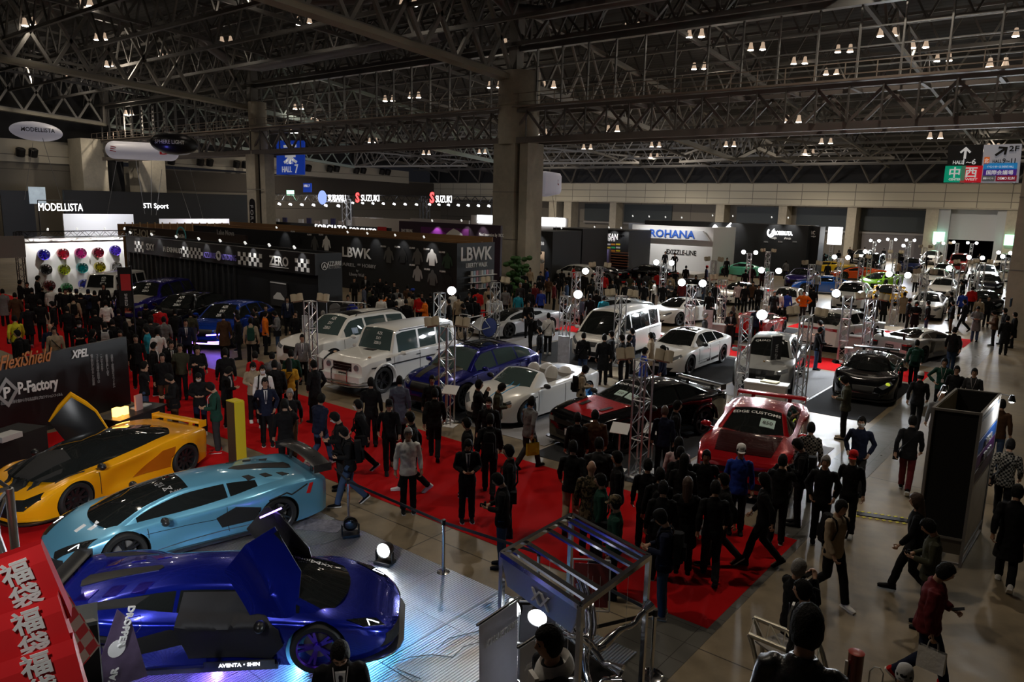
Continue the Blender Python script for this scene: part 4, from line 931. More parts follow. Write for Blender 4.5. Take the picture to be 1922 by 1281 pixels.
SP['coupe'] = SPEC(4.55, 1.92, 1.29, 2.6, .95, .36,
  [(-2.27, .86), (-2.0, .93), (-1.4, .96), (0, .9), (.8, .92), (1.5, .82), (2.0, .68), (2.2, .55), (2.27, .42)],
  [(-2.27, .8), (-1.9, .90), (-1.2, .92), (-.3, .88), (.8, .84), (1.4, .84), (1.9, .66), (2.27, .40)],
  [(-2.27, .72), (-2.1, .86), (-1.3, .96), (-.4, .90), (.4, .89), (1.25, .93), (1.8, .88), (2.1, .74), (2.27, .5)],
  (1.0, .15, -.45, -1.9), [(-1.9, .93), (-1.1, 1.17), (-.45, 1.28), (.15, 1.28), (.6, 1.12), (1.0, .9)], [(-1.3, -.62), (-.55, .72)], flare=.035, ew=.52, gw=-.10, tw=.27, curv=.22)
SP['muscle'] = SPEC(5.02, 1.96, 1.45, 2.95, .98, .37,
  [(-2.51, 1.0), (-2.3, 1.07), (-1.6, 1.07), (0, 1.0), (.9, 1.06), (1.6, 1.0), (2.2, .92), (2.45, .84), (2.51, .76)],
  [(-2.51, .96), (-2.0, 1.02), (-1.4, 1.02), (-.4, .98), (.8, .98), (1.6, .96), (2.3, .86), (2.51, .78)],
  [(-2.51, .86), (-2.3, .93), (-1.5, .98), (-.4, .94), (.6, .94), (1.5, .97), (2.2, .93), (2.45, .86), (2.51, .80)],
  (.95, .1, -.95, -1.85), [(-1.85, 1.07), (-1.4, 1.27), (-.95, 1.42), (-.3, 1.45), (.1, 1.43), (.5, 1.26), (.95, 1.04)], [(-1.25, -.62), (-.55, .7)], flare=.05, ew=.58, gw=-.10, tw=.3, sq=.6, curv=.14)
SP['sedan'] = SPEC(5.0, 1.9, 1.43, 2.94, .92, .37,
  [(-2.5, .92), (-2.3, 1.02), (-1.8, 1.04), (0, 1.0), (1.0, 1.0), (1.7, .92), (2.2, .80), (2.42, .66), (2.5, .52)],
  [(-2.5, .88), (-2.0, .98), (-1.3, .98), (0, .94), (1.0, .90), (1.7, .86), (2.2, .70), (2.5, .50)],
  [(-2.5, .74), (-2.3, .87), (-1.4, .95), (0, .93), (1.2, .93), (1.9, .90), (2.3, .76), (2.45, .58), (2.5, .46)],
  (1.15, .3, -.9, -2.0), [(-2.0, 1.02), (-1.5, 1.22), (-.9, 1.38), (-.2, 1.43), (.3, 1.40), (.75, 1.2), (1.15, .98)], [(-1.55, -.86), (-.8, .05), (.1, .85)], flare=.02, ew=.56, gw=-.08, curv=.2)
SP['suv'] = SPEC(5.0, 1.98, 1.66, 2.98, .95, .41,
  [(-2.5, 1.1), (-2.35, 1.2), (-1.8, 1.2), (0, 1.1), (1.0, 1.14), (1.7, 1.06), (2.2, .94), (2.42, .8), (2.5, .66)],
  [(-2.5, 1.04), (-2.0, 1.12), (-1.3, 1.12), (0, 1.05), (1.0, 1.03), (1.7, .98), (2.2, .86), (2.5, .64)],
  [(-2.5, .80), (-2.35, .91), (-1.4, .99), (0, .96), (1.2, .97), (1.9, .94), (2.3, .82), (2.45, .66), (2.5, .54)],
  (1.2, .45, -1.3, -2.3), [(-2.3, 1.18), (-1.8, 1.42), (-1.3, 1.58), (-.3, 1.66), (.45, 1.62), (.85, 1.4), (1.2, 1.12)], [(-1.85, -1.15), (-1.08, -.1), (-.02, .95)], flare=.03, clr=.2, ew=.60, gw=-.07, tw=.29, curv=.18, crown=.07)
SP['bigsuv'] = SPEC(5.18, 2.04, 1.9, 2.95, 1.0, .43,
  [(-2.59, 1.2), (-2.5, 1.25), (-1.8, 1.25), (0, 1.2), (1.1, 1.25), (1.8, 1.2), (2.3, 1.1), (2.5, 1.0), (2.59, .86)],
  [(-2.59, 1.16), (-2.0, 1.2), (0, 1.18), (1.1, 1.14), (1.8, 1.12), (2.3, 1.04), (2.59, .86)],
  [(-2.59, .90), (-2.45, .97), (-1.4, 1.01), (0, 1.0), (1.5, 1.0), (2.2, .95), (2.5, .85), (2.59, .76)],
  (1.15, .5, -2.15, -2.55), [(-2.55, 1.24), (-2.4, 1.6), (-2.15, 1.83), (-1, 1.9), (0, 1.9), (.5, 1.84), (.85, 1.55), (1.15, 1.22)], [(-2.2, -1.35), (-1.25, -.2), (-.1, .9)], flare=.02, clr=.2, ew=.68, gw=-.06, tw=.3, sq=.6, curv=.12, crown=.08)
SP['boxy'] = SPEC(4.75, 1.84, 1.95, 2.85, .88, .42,
  [(-2.37, 1.2), (-2.3, 1.23), (0, 1.22), (1.0, 1.24), (1.6, 1.21), (2.15, 1.16), (2.3, 1.1), (2.37, 1.04)],
  [(-2.37, 1.14), (-1.8, 1.17), (0, 1.17), (1.0, 1.12), (1.9, 1.08), (2.37, .98)],
  [(-2.37, .86), (-2.3, .89), (0, .90), (1.4, .90), (2.2, .87), (2.37, .84)],
  (.98, .68, -2.2, -2.35), [(-2.35, 1.25), (-2.32, 1.7), (-2.2, 1.92), (-1, 1.95), (.3, 1.95), (.68, 1.90), (.98, 1.22)], [(-2.1, -1.3), (-1.2, -.35), (-.25, .72)], flare=.045, clr=.24, ew=.70, gw=-.06, tw=.3, sq=1, curv=.03, crown=.05)
SP['van'] = SPEC(5.2, 1.93, 1.9, 3.2, .92, .36,
  [(-2.6, 1.1), (-2.5, 1.15), (0, 1.15), (1.4, 1.16), (1.9, 1.06), (2.35, .92), (2.54, .76), (2.6, .6)],
  [(-2.6, 1.05), (-2, 1.08), (0, 1.05), (1.4, 1.0), (2.0, .92), (2.4, .78), (2.6, .58)],
  [(-2.6, .86), (-2.5, .92), (-1.4, .96), (0, .965), (1.5, .95), (2.1, .90), (2.45, .74), (2.6, .54)],
  (1.85, .95, -2.35, -2.58), [(-2.58, 1.14), (-2.5, 1.55), (-2.35, 1.82), (-1, 1.9), (.5, 1.9), (.95, 1.82), (1.4, 1.5), (1.85, 1.06)], [(-2.25, -1.35), (-1.28, .42), (.52, 1.5)], flare=.0, clr=.18, ew=.74, gw=-.05, sq=.5, curv=.2, crown=.07)
SP['gt'] = SPEC(4.9, 1.92, 1.34, 2.94, .95, .37,
  [(-2.45, .86), (-2.2, .97), (-1.6, 1.0), (-.9, .95), (0, .92), (.8, .97), (1.5, .92), (2.1, .76), (2.38, .58), (2.45, .46)],
  [(-2.45, .82), (-2.0, .94), (-1.3, .96), (-.2, .90), (.8, .88), (1.5, .88), (2.1, .68), (2.45, .44)],
  [(-2.45, .70), (-2.2, .86), (-1.4, .96), (-.2, .92), (.8, .92), (1.5, .95), (2.0, .88), (2.3, .66), (2.45, .42)],
  (1.08, .50, .42, .38), [(.38, 1.27), (.42, 1.31), (.50, 1.31), (.8, 1.14), (1.08, .93)], [], flare=.03, rw=0, ew=.60, gw=-.10, curv=.2)
SP['hatch'] = SPEC(4.35, 1.8, 1.5, 2.65, .85, .34,
  [(-2.17, 1.0), (-2.1, 1.08), (0, 1.0), (1.0, 1.02), (1.6, .92), (2.0, .76), (2.17, .6)],
  [(-2.17, .95), (-1.5, 1.0), (0, .95), (1.0, .92), (1.6, .84), (2.17, .58)],
  [(-2.17, .74), (-2.0, .85), (-1.2, .9), (0, .88), (1.2, .89), (1.8, .82), (2.1, .62), (2.17, .5)],
  (1.15, .35, -1.5, -2.1), [(-2.1, 1.06), (-1.8, 1.3), (-1.5, 1.45), (-.4, 1.5), (.35, 1.45), (.75, 1.24), (1.15, 1.0)], [(-1.7, -1.1), (-1.05, -.15), (-.08, .9)], flare=.01, clr=.15, ew=.56, gw=-.06, curv=.18)
#@@P5
# ================================================================== THE SHOW CARS
M_win_w = mat('clear_car_glass', (.06, .09, .09), .03, coat=1)
M_cab = mat('cabin_dark', (.02, .018, .017), .8)
M_grille = mat('grille_mesh', (.01, .01, .011), .4, .3)
M_drl = mat('running_light', (1, 1, 1), .3, emit=(.9, .95, 1), es=6)
M_violet = mat('violet_light', (.2, .1, 1), .3, emit=(.25, .12, 1), es=14)
M_blueglow = mat('blue_underglow', (.1, .5, 1), .3, emit=(.12, .5, 1), es=30)
M_sign = mat('price_card', (.55, .75, .72), .6)
def front(c, kind):
    L2 = c.S['L']/2; w = c.hw(L2-.3)
    if kind == 'muscle':
        c.dec('grille', [(-.62, .70), (.62, .70), (.58, .58), (-.58, .58)], 'F', M_grille); c.dec('headlamp', [(.64, .72), (.80, .72), (.80, .60), (.62, .60)], 'F', M_head, both=True)
        c.dec('lower_grille', [(-.55, .42), (.55, .42), (.48, .28), (-.48, .28)], 'F', M_grille)
    elif kind in ('suv', 'bigsuv'):
        z = c.S['H']*.5; c.dec('grille', [(-.42, z), (.42, z), (.38, z-.26), (-.38, z-.26)], 'F', M_grille); c.dec('headlamp', [(.46, z-.02), (.80, z+.08), (.82, z-.03), (.5, z-.12)], 'F', M_head, both=True)
        c.dec('lower_grille', [(-.6, .42), (.6, .42), (.55, .28), (-.55, .28)], 'F', M_grille); c.line('grille_bar', [(-.38, z-.1), (.38, z-.1)], 'F', .012, M_chrome)
    elif kind == 'boxy':
        c.dec('grille', [(-.40, 1.02), (.40, 1.02), (.40, .76), (-.40, .76)], 'F', M_grille)
        for z in (.84, .94): c.line('grille_bar', [(-.36, z), (.36, z)], 'F', .02, M_chrome)
        for sd in (1, -1):
            h, n = c.hit(sd*.60, .90, 'F'); MB().lathe([(.001, .03), (.09, .028), (.105, .0), (.11, -.02)], h, (1, 0, 0), 20).build('headlamp', M_head, c.root, True)
            MB().ell((h.x-.42, sd*.76, 1.2), (.07, .04, .03)).build('turn_signal', mat('amber', (.6, .4, .25), .2), c.root, True)
    elif kind == 'van':
        c.dec('grille', [(-.40, .80), (.40, .80), (.34, .62), (-.34, .62)], 'F', M_grille); c.dec('headlamp', [(.44, .74), (.78, .94), (.84, .86), (.52, .64)], 'F', M_head, both=True)
        c.dec('lower_grille', [(-.62, .44), (.62, .44), (.55, .26), (-.55, .26)], 'F', M_grille); c.line('grille_bar', [(-.36, .71), (.36, .71)], 'F', .02, M_chrome)
    elif kind in ('sedan', 'gt', 'coupe', 'hatch'):
        z = c.S['H']*.44; c.dec('grille', [(-.34, z), (.34, z), (.28, z-.2), (-.28, z-.2)], 'F', M_grille); c.dec('headlamp', [(.42, z+.0), (.74, z+.16), (.82, z+.09), (.56, z-.07)], 'F', M_head, both=True)
        c.dec('lower_grille', [(-.62, .33), (.62, .33), (.5, .19), (-.5, .19)], 'F', M_grille)
    elif kind == 'wedge':
        c.dec('headlamp', [(1.72, .82), (2.10, .60), (2.22, .66), (1.95, .86)], 'T', M_glass, both=True); c.line('running_light', [(2.14, .68), (1.98, .70), (2.02, .80)], 'T', .022, M_drl, both=True)
        c.dec('intake', [(.22, .36), (.74, .40), (.80, .24), (.30, .18)], 'F', M_matt, both=True)
    elif kind == 'curvy':
        c.dec('intake', [(-.55, .40), (.55, .40), (.5, .24), (-.5, .24)], 'F', M_grille); c.dec('headlamp', [(.50, .52), (.78, .66), (.84, .56), (.6, .42)], 'F', M_glass, both=True)
def rear(c, kind):
    z = c.S['H']*(.62 if kind not in ('van', 'boxy') else .5)
    c.dec('tail_lamp', [(.46, z), (.80, z+.02), (.80, z-.12), (.46, z-.10)], 'B', M_tail, both=True); c.dec('diffuser', [(-.7, .34), (.7, .34), (.6, .2), (-.6, .2)], 'B', M_matt)
def doors(c, xs, both=True):
    for x in xs: c.line('door_gap', [(x, c.S['clr']+.14), (x+.03, c.sh(x)-.04)], 'L', .012, both=both)
def handle(c, xs, m=None):
    for x in xs:
        z = c.sh(x)-.16
        for sd, vw in ((1, 'L'), (-1, 'R')):
            h, n = c.hit(x, z, vw)
            if h: MB().box((h.x, h.y+sd*.012, h.z), (.19, .025, .028)).build('door_handle', m or c.p, c.root)
def skirt(c, m, off=.0):
    for sd in (1, -1):
        mb = MB(); y = c.hw(0)+.0; mb.box(((c.xf+c.xr)/2, sd*(y-.02), c.S['clr']+.03), (c.S['wb']-1.0, .12, .07)); mb.build('side_skirt', m, c.root)
def splitter(c, m, z=None, ex=.05):
    L2 = c.S['L']/2; z = z or c.S['clr']+.03; mb = MB(); P = [(c.hw(x), x) for x in (L2-.75, L2-.5, L2-.3, L2-.15, L2-.05, L2)]
    pl = [(x+ex, y+ex*.3) for y, x in P]; pl = pl+[(x, -y) for x, y in pl[::-1]]; mb.prism(pl, z-.02, z+.01); mb.build('splitter', m, c.root)
def wing(c, m, x, z, w, chord=.28, base=None, curl=.0):
    mb = MB(); mb.loft([[V(x+dx*chord, y, z+dz-curl*(abs(y)/(w/2))**2+.02*math.sin(0)) for dx, dz in ((-.5, .03), (-.2, .035), (.3, .015), (.5, -.02), (.3, -.012), (-.2, .0), (-.5, .015))] for y in [-w/2+w*i/14 for i in range(15)]])
    for sd in (1, -1): mb.box((x, sd*w/2, z-.03-curl), (chord*1.1, .015, .16)); mb.bar((x+.05, sd*w*.27, base or c.top(x)-.03), (x, sd*w*.27, z), .10, .025)
    mb.build('rear_wing', m, c.root, True, 40)
def under(c, a, b): pass
# ---- 1 the violet blue supercar with both doors up (nearest)
P_blue = paint('violet_blue', (.006, .018, .38), .65, .22)
W = SP['wedge']; c = Car('supercar', (-8.82, 4.92), 46, W, P_blue, 'violet blue wedge supercar with both doors raised on the diamond plate stage', 'car', rim=mat('violet_rim', (.10, .02, .55), .2, .8, coat=1), spokes=5, twin=True, sc=.96)
front(c, 'wedge')
c.dec('headliner', [(-2.2, -.1)]*3, 'T', M_matt) if False else None
splitter(c, mat('carbon', (.02, .02, .022), .3, coat=1), .12, .08); skirt(c, mat('carbon'))
for y0 in (.34,): 
    for k in range(3): c.dec('roof_vent', [(-1.05-.36*k, y0), (-.86-.36*k, y0+.02), (-.92-.36*k, y0+.24), (-1.1-.36*k, y0+.22)], 'T', mat('violet_vent', (.03, .02, .4), .15, .8, coat=1), both=True, th=.02)
c.dec('engine_glass', [(-.85, .0), (-.9, .07), (-1.9, .16), (-1.95, 0), (-1.9, -.16), (-.9, -.07)], 'T', M_blk)
c.dec('side_intake', [(-.95, .40), (-.35, .48), (-.25, .62), (-.5, .72), (-1.0, .62)], 'L', M_matt, both=True)
c.dec('shoulder_intake', [(-1.9, .72), (-.85, .60), (-1.0, .72), (-1.6, .85), (-2.0, .86)], 'T', M_matt, both=True)
# open doorway and scissor doors
dp = [(-.30, .28), (.76, .25), (.92, .45), (.86, .66), (.30, 1.02), (-.42, 1.04), (-.45, .7)]
c.dec('doorway', dp, 'R', mat('doorway_dark', (.006, .006, .010), .6), both=True, off=.03)
for sd in (1, -1):
    vw = 'L' if sd > 0 else 'R'; hinge = V(.92, sd*.93, .45); rings = []
    lo = []; hi = []; mb = MB(); n = 0; pts = []
    for i in range(len(dp)):
        a, b = dp[i], dp[(i+1) % len(dp)]
        for t in range(4): pts.append((lerp(a[0], b[0], t/4), lerp(a[1], b[1], t/4)))
    cx_, cz_ = .3, .6; rr = []
    for f in (1, .7, .4, .05):
        r = []
        for a, b in pts:
            h, nn = c.hit(cx_+(a-cx_)*f, cz_+(b-cz_)*f, vw); r.append(h if h is not None else V(a, sd*.8, b))
        rr.append(r)
    inner = [[q-V(0, sd*(.10 if k else .03), 0) for q in r] for k, r in enumerate(rr)]
    rm = Matrix.Translation(hinge) @ Matrix.Rotation(R(sd*14), 4, 'X') @ Matrix.Rotation(R(58), 4, 'Y') @ Matrix.Translation(-hinge)
    mb.loft([[rm @ q for q in r] for r in rr], cap=False); k = 3*len(pts); mb.f.append(tuple(range(k, k+len(pts)))); mb.m.append(0)
    d = mb.build('door', P_blue, c.root, True, 60)
    mb = MB(); mb.loft([[rm @ q for q in r] for r in [rr[0]]+inner], cap=False); k = 4*len(pts); mb.f.append(tuple(range(k, k+len(pts)))); mb.m.append(0); mb.build('door_trim', M_cab, d, True, 60)
    e = [rm @ V(x, sd*(.93 if z < .7 else .66), z) for x, z in ((-.44, 1.05), (-.47, .7), (-.32, .28))]; 
    if sd > 0: MB().tube(e[:2], .012, 6).build('door_light', M_violet, d)
    g = MB(); P4 = [rm @ V(*p) for p in ((.15, sd*.60, .98), (-.35, sd*.56, 1.05), (-.36, sd*.80, .78), (.6, sd*.78, .74))]; g.add(P4+[p+V(0, -sd*.015, 0) for p in P4], [(0, 1, 2, 3), (7, 6, 5, 4), (0, 4, 5, 1), (1, 5, 6, 2), (2, 6, 7, 3), (3, 7, 4, 0)]); g.build('door_glass', M_glass, d)
mb = MB(); mb.loft([[V(x, -.42+y, z) for x, z in ((.15, .28), (-.30, .30), (-.45, .80), (-.38, .84), (-.2, .44), (.15, .40))] for y in (-.22, .22)]); mb.build('seat', M_cab, c.root)
mb = MB(); mb.tube([V(.62+.02*math.sin(a), -.42+.17*math.cos(a), .66+.16*math.sin(a)) for a in [2*PI*i/20 for i in range(21)]], .014, 6); mb.build('steering_wheel', M_blk, c.root)
mb = MB()
for i in range(9): mb.ell((.35+.12*math.cos(i*2.4), -.62+.1*math.sin(i*2.4), .42+.03*(i % 3)), (.07, .05, .04), 6, 4)
mb.build('crystal_trim', mat('foil', (.35, .3, .7), .15, .9), c.root)
c.text('VS:FORMA', (.32, .26), .085, 'R', M_txt, width=.0001) if False else None
s_ = MB().box((.35, -.985, .20), (.9, .02, .10)).build('sill_plate', mat('carbon'), c.root); letters('AVENTA・SHIN', (.35, -.997, .20), (1, 0, 0), (0, 0, 1), .07, mat('sill_glow', (1, 1, 1), .4, emit=(.9, .9, 1), es=3), s_, width=.52, th=.003)
light('cabin_light', 'POINT', (-8.82+.96*(math.cos(R(46))*.35+math.sin(R(46))*.75), 4.92+.96*(math.sin(R(46))*.35-math.cos(R(46))*.75), .75), 3, (.35, .25, 1), .02)
c.text('XX', (1.32, .36), .12, 'T', M_txt, rot=90); c.text('⋈', (1.16, .36), .20, 'T', M_txt, rot=90); c.text('JDK', (1.0, .38), .10, 'T', M_txt, rot=90); c.text('ELS', (.86, .39), .10, 'T', M_txt, rot=90); c.text('HI', (.72, .40), .10, 'T', M_txt, rot=90)
c.mirrors(.62, .72, .17, M_blk)
c.line('fuel_cap', [(-.95+.11*math.cos(a*PI/3), .80+.085*math.sin(a*PI/3)) for a in range(7)], 'R', .008, M_chrome); doors(c, [])
c.dec('tail_panel', [(-.8, .74), (.8, .74), (.7, .5), (-.7, .5)], 'B', M_matt); c.dec('tail_lamp', [(.5, .72), (.82, .72), (.7, .64), (.5, .64)], 'B', M_tail, both=True)
wing(c, M_blk, -2.25, 1.0, 1.6, .22, .85)
for dx in (-1.2, 0, 1.1, 2.1):
    q = c.root.matrix_world; ca, sa = math.cos(R(46)), math.sin(R(46)); y = -.75 if dx < 2 else -.3
    light('underglow_light', 'POINT', (-8.82+.96*(ca*dx-sa*y), 4.92+.96*(sa*dx+ca*y), .10), 22, (.10, .45, 1) if dx > 1 else (.2, .12, 1), .05)
MB().tube([(1.0, -.7, .09), (1.9, -.7, .09), (2.25, -.4, .09), (2.3, .4, .09)], .015, 6).build('underglow_strip', M_blueglow, c.root)
# ---- 2 the pearl light blue supercar with a carbon wing
P_lb = paint('pearl_light_blue', (.16, .48, .72), .45, .3)
c = Car('supercar', (-12.35, 6.22), -101, W, P_lb, 'pearl light blue wedge supercar with a carbon rear wing between the other two', 'car', rim=M_blk, spokes=5, twin=True, sc=.94)
front(c, 'wedge'); splitter(c, mat('carbon'), .12, .07); skirt(c, mat('carbon'))
c.dec('canard', [(1.75, .80), (2.3, .42), (2.36, .60), (1.9, .9)], 'T', M_blk, both=True, th=.03)
c.dec('hood_emblem', [(1.78, .02), (1.95, .10), (1.93, .20), (1.76, .12)], 'T', M_txt); c.dec('hood_emblem', [(1.62, .24), (1.78, .30), (1.74, .40), (1.6, .34)], 'T', M_txt)
for k in range(3): c.dec('roof_vent', [(-1.0-.34*k, .42), (-.86-.34*k, .44), (-.92-.34*k, .6), (-1.08-.34*k, .56)], 'T', M_matt, both=True)
c.dec('engine_glass', [(-.75, .0), (-.9, .12), (-1.95, .2), (-2.0, 0), (-1.95, -.2), (-.9, -.12)], 'T', M_blk)
c.dec('side_intake', [(-1.0, .38), (-.3, .34), (-.2, .55), (-.55, .7), (-1.0, .6)], 'L', M_matt, both=True)
c.line('body_crease', [(-.9, .30), (.9, .25)], 'L', .02, M_chrome, both=True); c.line('body_crease', [(-.6, .50), (1.0, .60)], 'L', .01, both=True); doors(c, [.95, -.42])
c.mirrors(.70, .74, .2, mat('carbon')); wing(c, mat('carbon'), -2.3, 1.22, 1.9, .34, .85, .10)
c.line('graphic', [(-1.15, .70), (-1.5, .78), (-1.6, .72), (-1.95, .84)], 'L', .03, M_matt, both=True); c.dec('red_graphic', [(-2.0, .64), (-2.08, .84), (-2.0, .84), (-1.92, .66)], 'L', M_red, both=True)
c.dec('tail_panel', [(-.8, .74), (.8, .74), (.7, .5), (-.7, .5)], 'B', M_matt)
c.text('⋈', (.45, .30), .22, 'T', M_txtd, rot=90); c.text('Rose', (.35, .46), .1, 'T', M_txtd, rot=90); c.text('KS', (.52, .02), .13, 'T', M_txtd, rot=90); c.text('JDK', (.5, .14), .07, 'T', M_txtd, rot=90)
c.line('wiper', [(1.35, -.2), (1.0, .45)], 'T', .02, M_blk); c.plate(False, .55)
# ---- 3 the yellow orange supercar with its door up
P_or = paint('orange_yellow', (.95, .42, .006), .05, .25)
c = Car('supercar', (-15.75, 6.10), -74, SP['curvy'], P_or, 'orange yellow supercar with a raised door and black cabin on red carpet', 'car', rim=M_blk, spokes=10, roofm=M_glass, sc=.96)
front(c, 'curvy'); c.dec('nose_band', [(-.84, .58), (-.2, .50), (.2, .50), (.84, .58), (.66, .38), (-.66, .38)], 'F', M_blk)
c.dec('hood_panel', [(.95, -.42), (1.9, -.16), (1.95, 0), (1.9, .16), (.95, .42), (.8, 0)], 'T', M_matt); c.dec('hood_slot', [(1.2, .52), (1.75, .30), (1.85, .36), (1.3, .60)], 'T', M_matt, both=True)
c.dec('fender_slot', [(.95, .80), (1.5, .70), (1.55, .74), (1.0, .84)], 'T', M_matt, both=True)
c.dec('side_scoop', [(-1.0, .30), (-.1, .32), (-.8, .72), (-1.1, .74)], 'L', mat('orange_deep', (.45, .12, .005), .3, coat=1), both=True); doors(c, [.7]); splitter(c, M_blk, .13, .06)
c.plate(True, .27, txt='・7 25'); rear(c, 'curvy'); c.mirrors(.7, .8, .16, M_blk); wing(c, P_or, -2.15, .98, 1.5, .2, .85)
hz = c.root.location; dz_ = V(-16.9, 5.6, 0); Pd = []
for px, py in ((92, 792), (112, 764), (133, 741), (160, 757), (180, 772), (202, 805), (217, 845), (214, 862), (150, 862), (104, 806)):
    r_ = ray(px, py); k = dz_.length/math.hypot(r_.x, r_.y); Pd.append(V(r_.x*k, r_.y*k, H+r_.z*k))
ctr = sum(Pd, V(0, 0, 0))/10; od = V(-ctr.x, -ctr.y, 0).normalized(); iv = (Matrix.Translation(hz) @ Matrix.Rotation(R(-74), 4, 'Z') @ Matrix.Scale(.96, 4)).inverted()
def dsh(g, f0): return [[iv @ (p.lerp(ctr, f)+od*g*(1-(1-f)**2)) for p in Pd] for f in f0]
mb = MB(); mb.loft(dsh(-.28, (0, .2, .5, .8, .97)), cap=False); mb.f.append(tuple(range(40, 50))); mb.m.append(0); d = mb.build('door', P_or, c.root, True, 60)
mb = MB(); mb.loft(dsh(.10, (.0, .10, .5, .8, .97)), cap=False); mb.f.append(tuple(range(40, 50))); mb.m.append(0); mb.build('door_trim', M_blk, d, True, 60)
MB().tube([iv @ p for p in Pd[:7]], [.02, .05, .07, .05, .03, .02, .02], 8).build('door_edge', P_or, d, True)
for i, (x, y, tx, ty, w_) in enumerate(((-6.4, -.35, -12.0, 5.6, 900), (-5.8, .45, -14.6, 5.0, 900), (-5.35, .9, -9.2, 5.0, 330))):
    t = empty('truss_spotlight', (x, y, 4.35), 0, ['truss spotlight aimed at the light blue supercar', 'truss spotlight aimed at the orange supercar', 'truss spotlight aimed at the violet blue supercar'][i], 'spotlight'); d_ = (V(tx, ty, .8)-V(x, y, 4.35)).normalized(); o = MB().lathe([(.02, -.2), (.09, -.18), (.1, .1), (.09, .1), (.08, .05)], (0, 0, 0), d_, 16).build('housing', M_blk, t, True)
    light('truss_spot', 'SPOT', V(x, y, 4.35)+d_*.12, w_, (.95, .97, 1), .05, target=(tx, ty, .8), size=44, blend=.7)
# ---- row along the aisle
P_w = paint('pearl_white', (.88, .87, .84), .0, .3); P_k = paint('gloss_black', (.004, .004, .005), .0, .08)
def stickers(c, x0, x1, side=-1):
    for i, (t, z) in enumerate((('AZR', 0), ('SXY', 1), ('ZERO', 2))):
        c.text(t, (.12, 1.74-.15*i), .12, 'F', M_txt, .03)
c = Car('station_wagon', (-22.0, 17.45), -85, SP['bigsuv'], P_w, 'large white wagon with roof rails and leaflets stuck behind its glass', 'car', rim=M_blk, spokes=10, glass=M_win_w)
front(c, 'bigsuv'); rear(c, 'van'); doors(c, [1.0, -.15, -1.3]); handle(c, [-.1, -1.25], M_blk); c.mirrors(.75, 1.16, .22); c.dec('sunroof', [(.3, -.5), (.3, .5), (-.45, .5), (-.45, -.5)], 'T', M_glass)
stickers(c, .65, 1.05); 
for x, z in ((.4, 1.35), (-.75, 1.38)): c.dec('leaflet', [(x-.14, z-.1), (x+.14, z-.1), (x+.14, z+.1), (x-.14, z+.1)], 'L', mat('leaflet_blue', (.35, .45, .7), .6, var=(9, .7)))
for sd in (1, -1): MB().tube([(.2, sd*.72, 1.84), (.1, sd*.72, 1.93), (-1.9, sd*.72, 1.93), (-2.0, sd*.72, 1.86)], .02, 6).build('roof_rail', M_blk, c.root, True)
c = Car('off_roader', (-18.54, 16.72), -84.5, SP['boxy'], P_w, 'boxy white off-roader with black side strips and chrome bumper bars', 'car', rim=M_blk, spokes=5, twin=True, glass=M_win_w)
front(c, 'boxy'); rear(c, 'boxy'); doors(c, [.95, -.3, -1.25]); handle(c, [-.2, -1.2], M_blk); c.mirrors(.72, 1.14, .2); c.line('side_strip', [(-2.1, .86), (2.0, .86)], 'L', .05, M_blk, both=True); c.line('roof_gutter', [(-2.1, 1.86), (.55, 1.86)], 'L', .03, M_blk, both=True)
c.dec('fender_vent', [(1.15, 1.0), (1.4, 1.0), (1.4, 1.09), (1.18, 1.09)], 'L', M_matt, both=True); c.dec('hood_vent', [(1.05, .22), (1.25, .22), (1.25, -.22), (1.05, -.22)], 'T', M_matt); stickers(c, .74, .92)
mb = MB(); mb.box((2.42, 0, .56), (.22, 1.72, .18)); b_ = mb.build('bumper', P_w, c.root); c.plate(True, .62, txt='SXY', dark=True)
mb = MB()
for z in (.36, .46): mb.tube([(2.2, -.92, z), (2.5, -.8, z), (2.56, -.4, z-.03), (2.56, .4, z-.03), (2.5, .8, z), (2.2, .92, z)], .028, 8)
for y in (-.34, .34): mb.tube([(2.52, y, .36), (2.52, y, .78), (2.4, y, .86)], .025, 8)
mb.build('bumper_bar', M_chrome, c.root, True)
for sd in (1, -1):
    for xa in (c.xf, c.xr): MB().tube([V(xa+.53*math.cos(a), sd*(.945), .42+.52*math.sin(a)) for a in [PI*i/14 for i in range(15)]], .04, 8).build('fender_flare', P_w, c.root, True)
P_db = paint('deep_blue', (.010, .012, .20), .5, .22)
c = Car('crossover', (-15.30, 17.15), -87, SP['suv'], P_db, 'deep blue crossover carrying a road bicycle on its roof', 'car', rim=M_blk, spokes=10, glass=M_win_w); LEV = c
front(c, 'suv'); rear(c, 'suv'); doors(c, [1.0, -.1, -1.15]); handle(c, [.0, -1.05]); c.mirrors(.85, 1.1, .2); c.dec('hood_stripe', [(1.25, .30), (2.25, .22), (2.25, .42), (1.25, .60)], 'T', mat('olive_black', (.04, .035, .02), .3, coat=1), both=True)
c.dec('sunroof', [(.3, -.42), (.3, .42), (-.9, .42), (-.9, -.42)], 'T', M_glass); c.text('SXY', (1.32, .55), .09, 'L', M_txtd, rot=80)
P_wc = paint('white_convertible', (.88, .88, .86), 0, .25)
c = Car('convertible', (-12.95, 17.20), -90, SP['gt'], P_wc, 'open white convertible with sky blue wheels and a blue side banner', 'car', rim=mat('sky_blue_rim', (.03, .30, .75), .3, coat=1), spokes=5, glass=M_win_w)
front(c, 'gt'); rear(c, 'gt'); doors(c, [.95, -.35]); c.mirrors(.75, .93, .2, M_blk); c.dec('cabin', [(.32, .66), (.32, -.66), (-1.30, -.60), (-1.30, .60)], 'T', mat('cabin_brown', (.10, .085, .07), .8), off=.012)
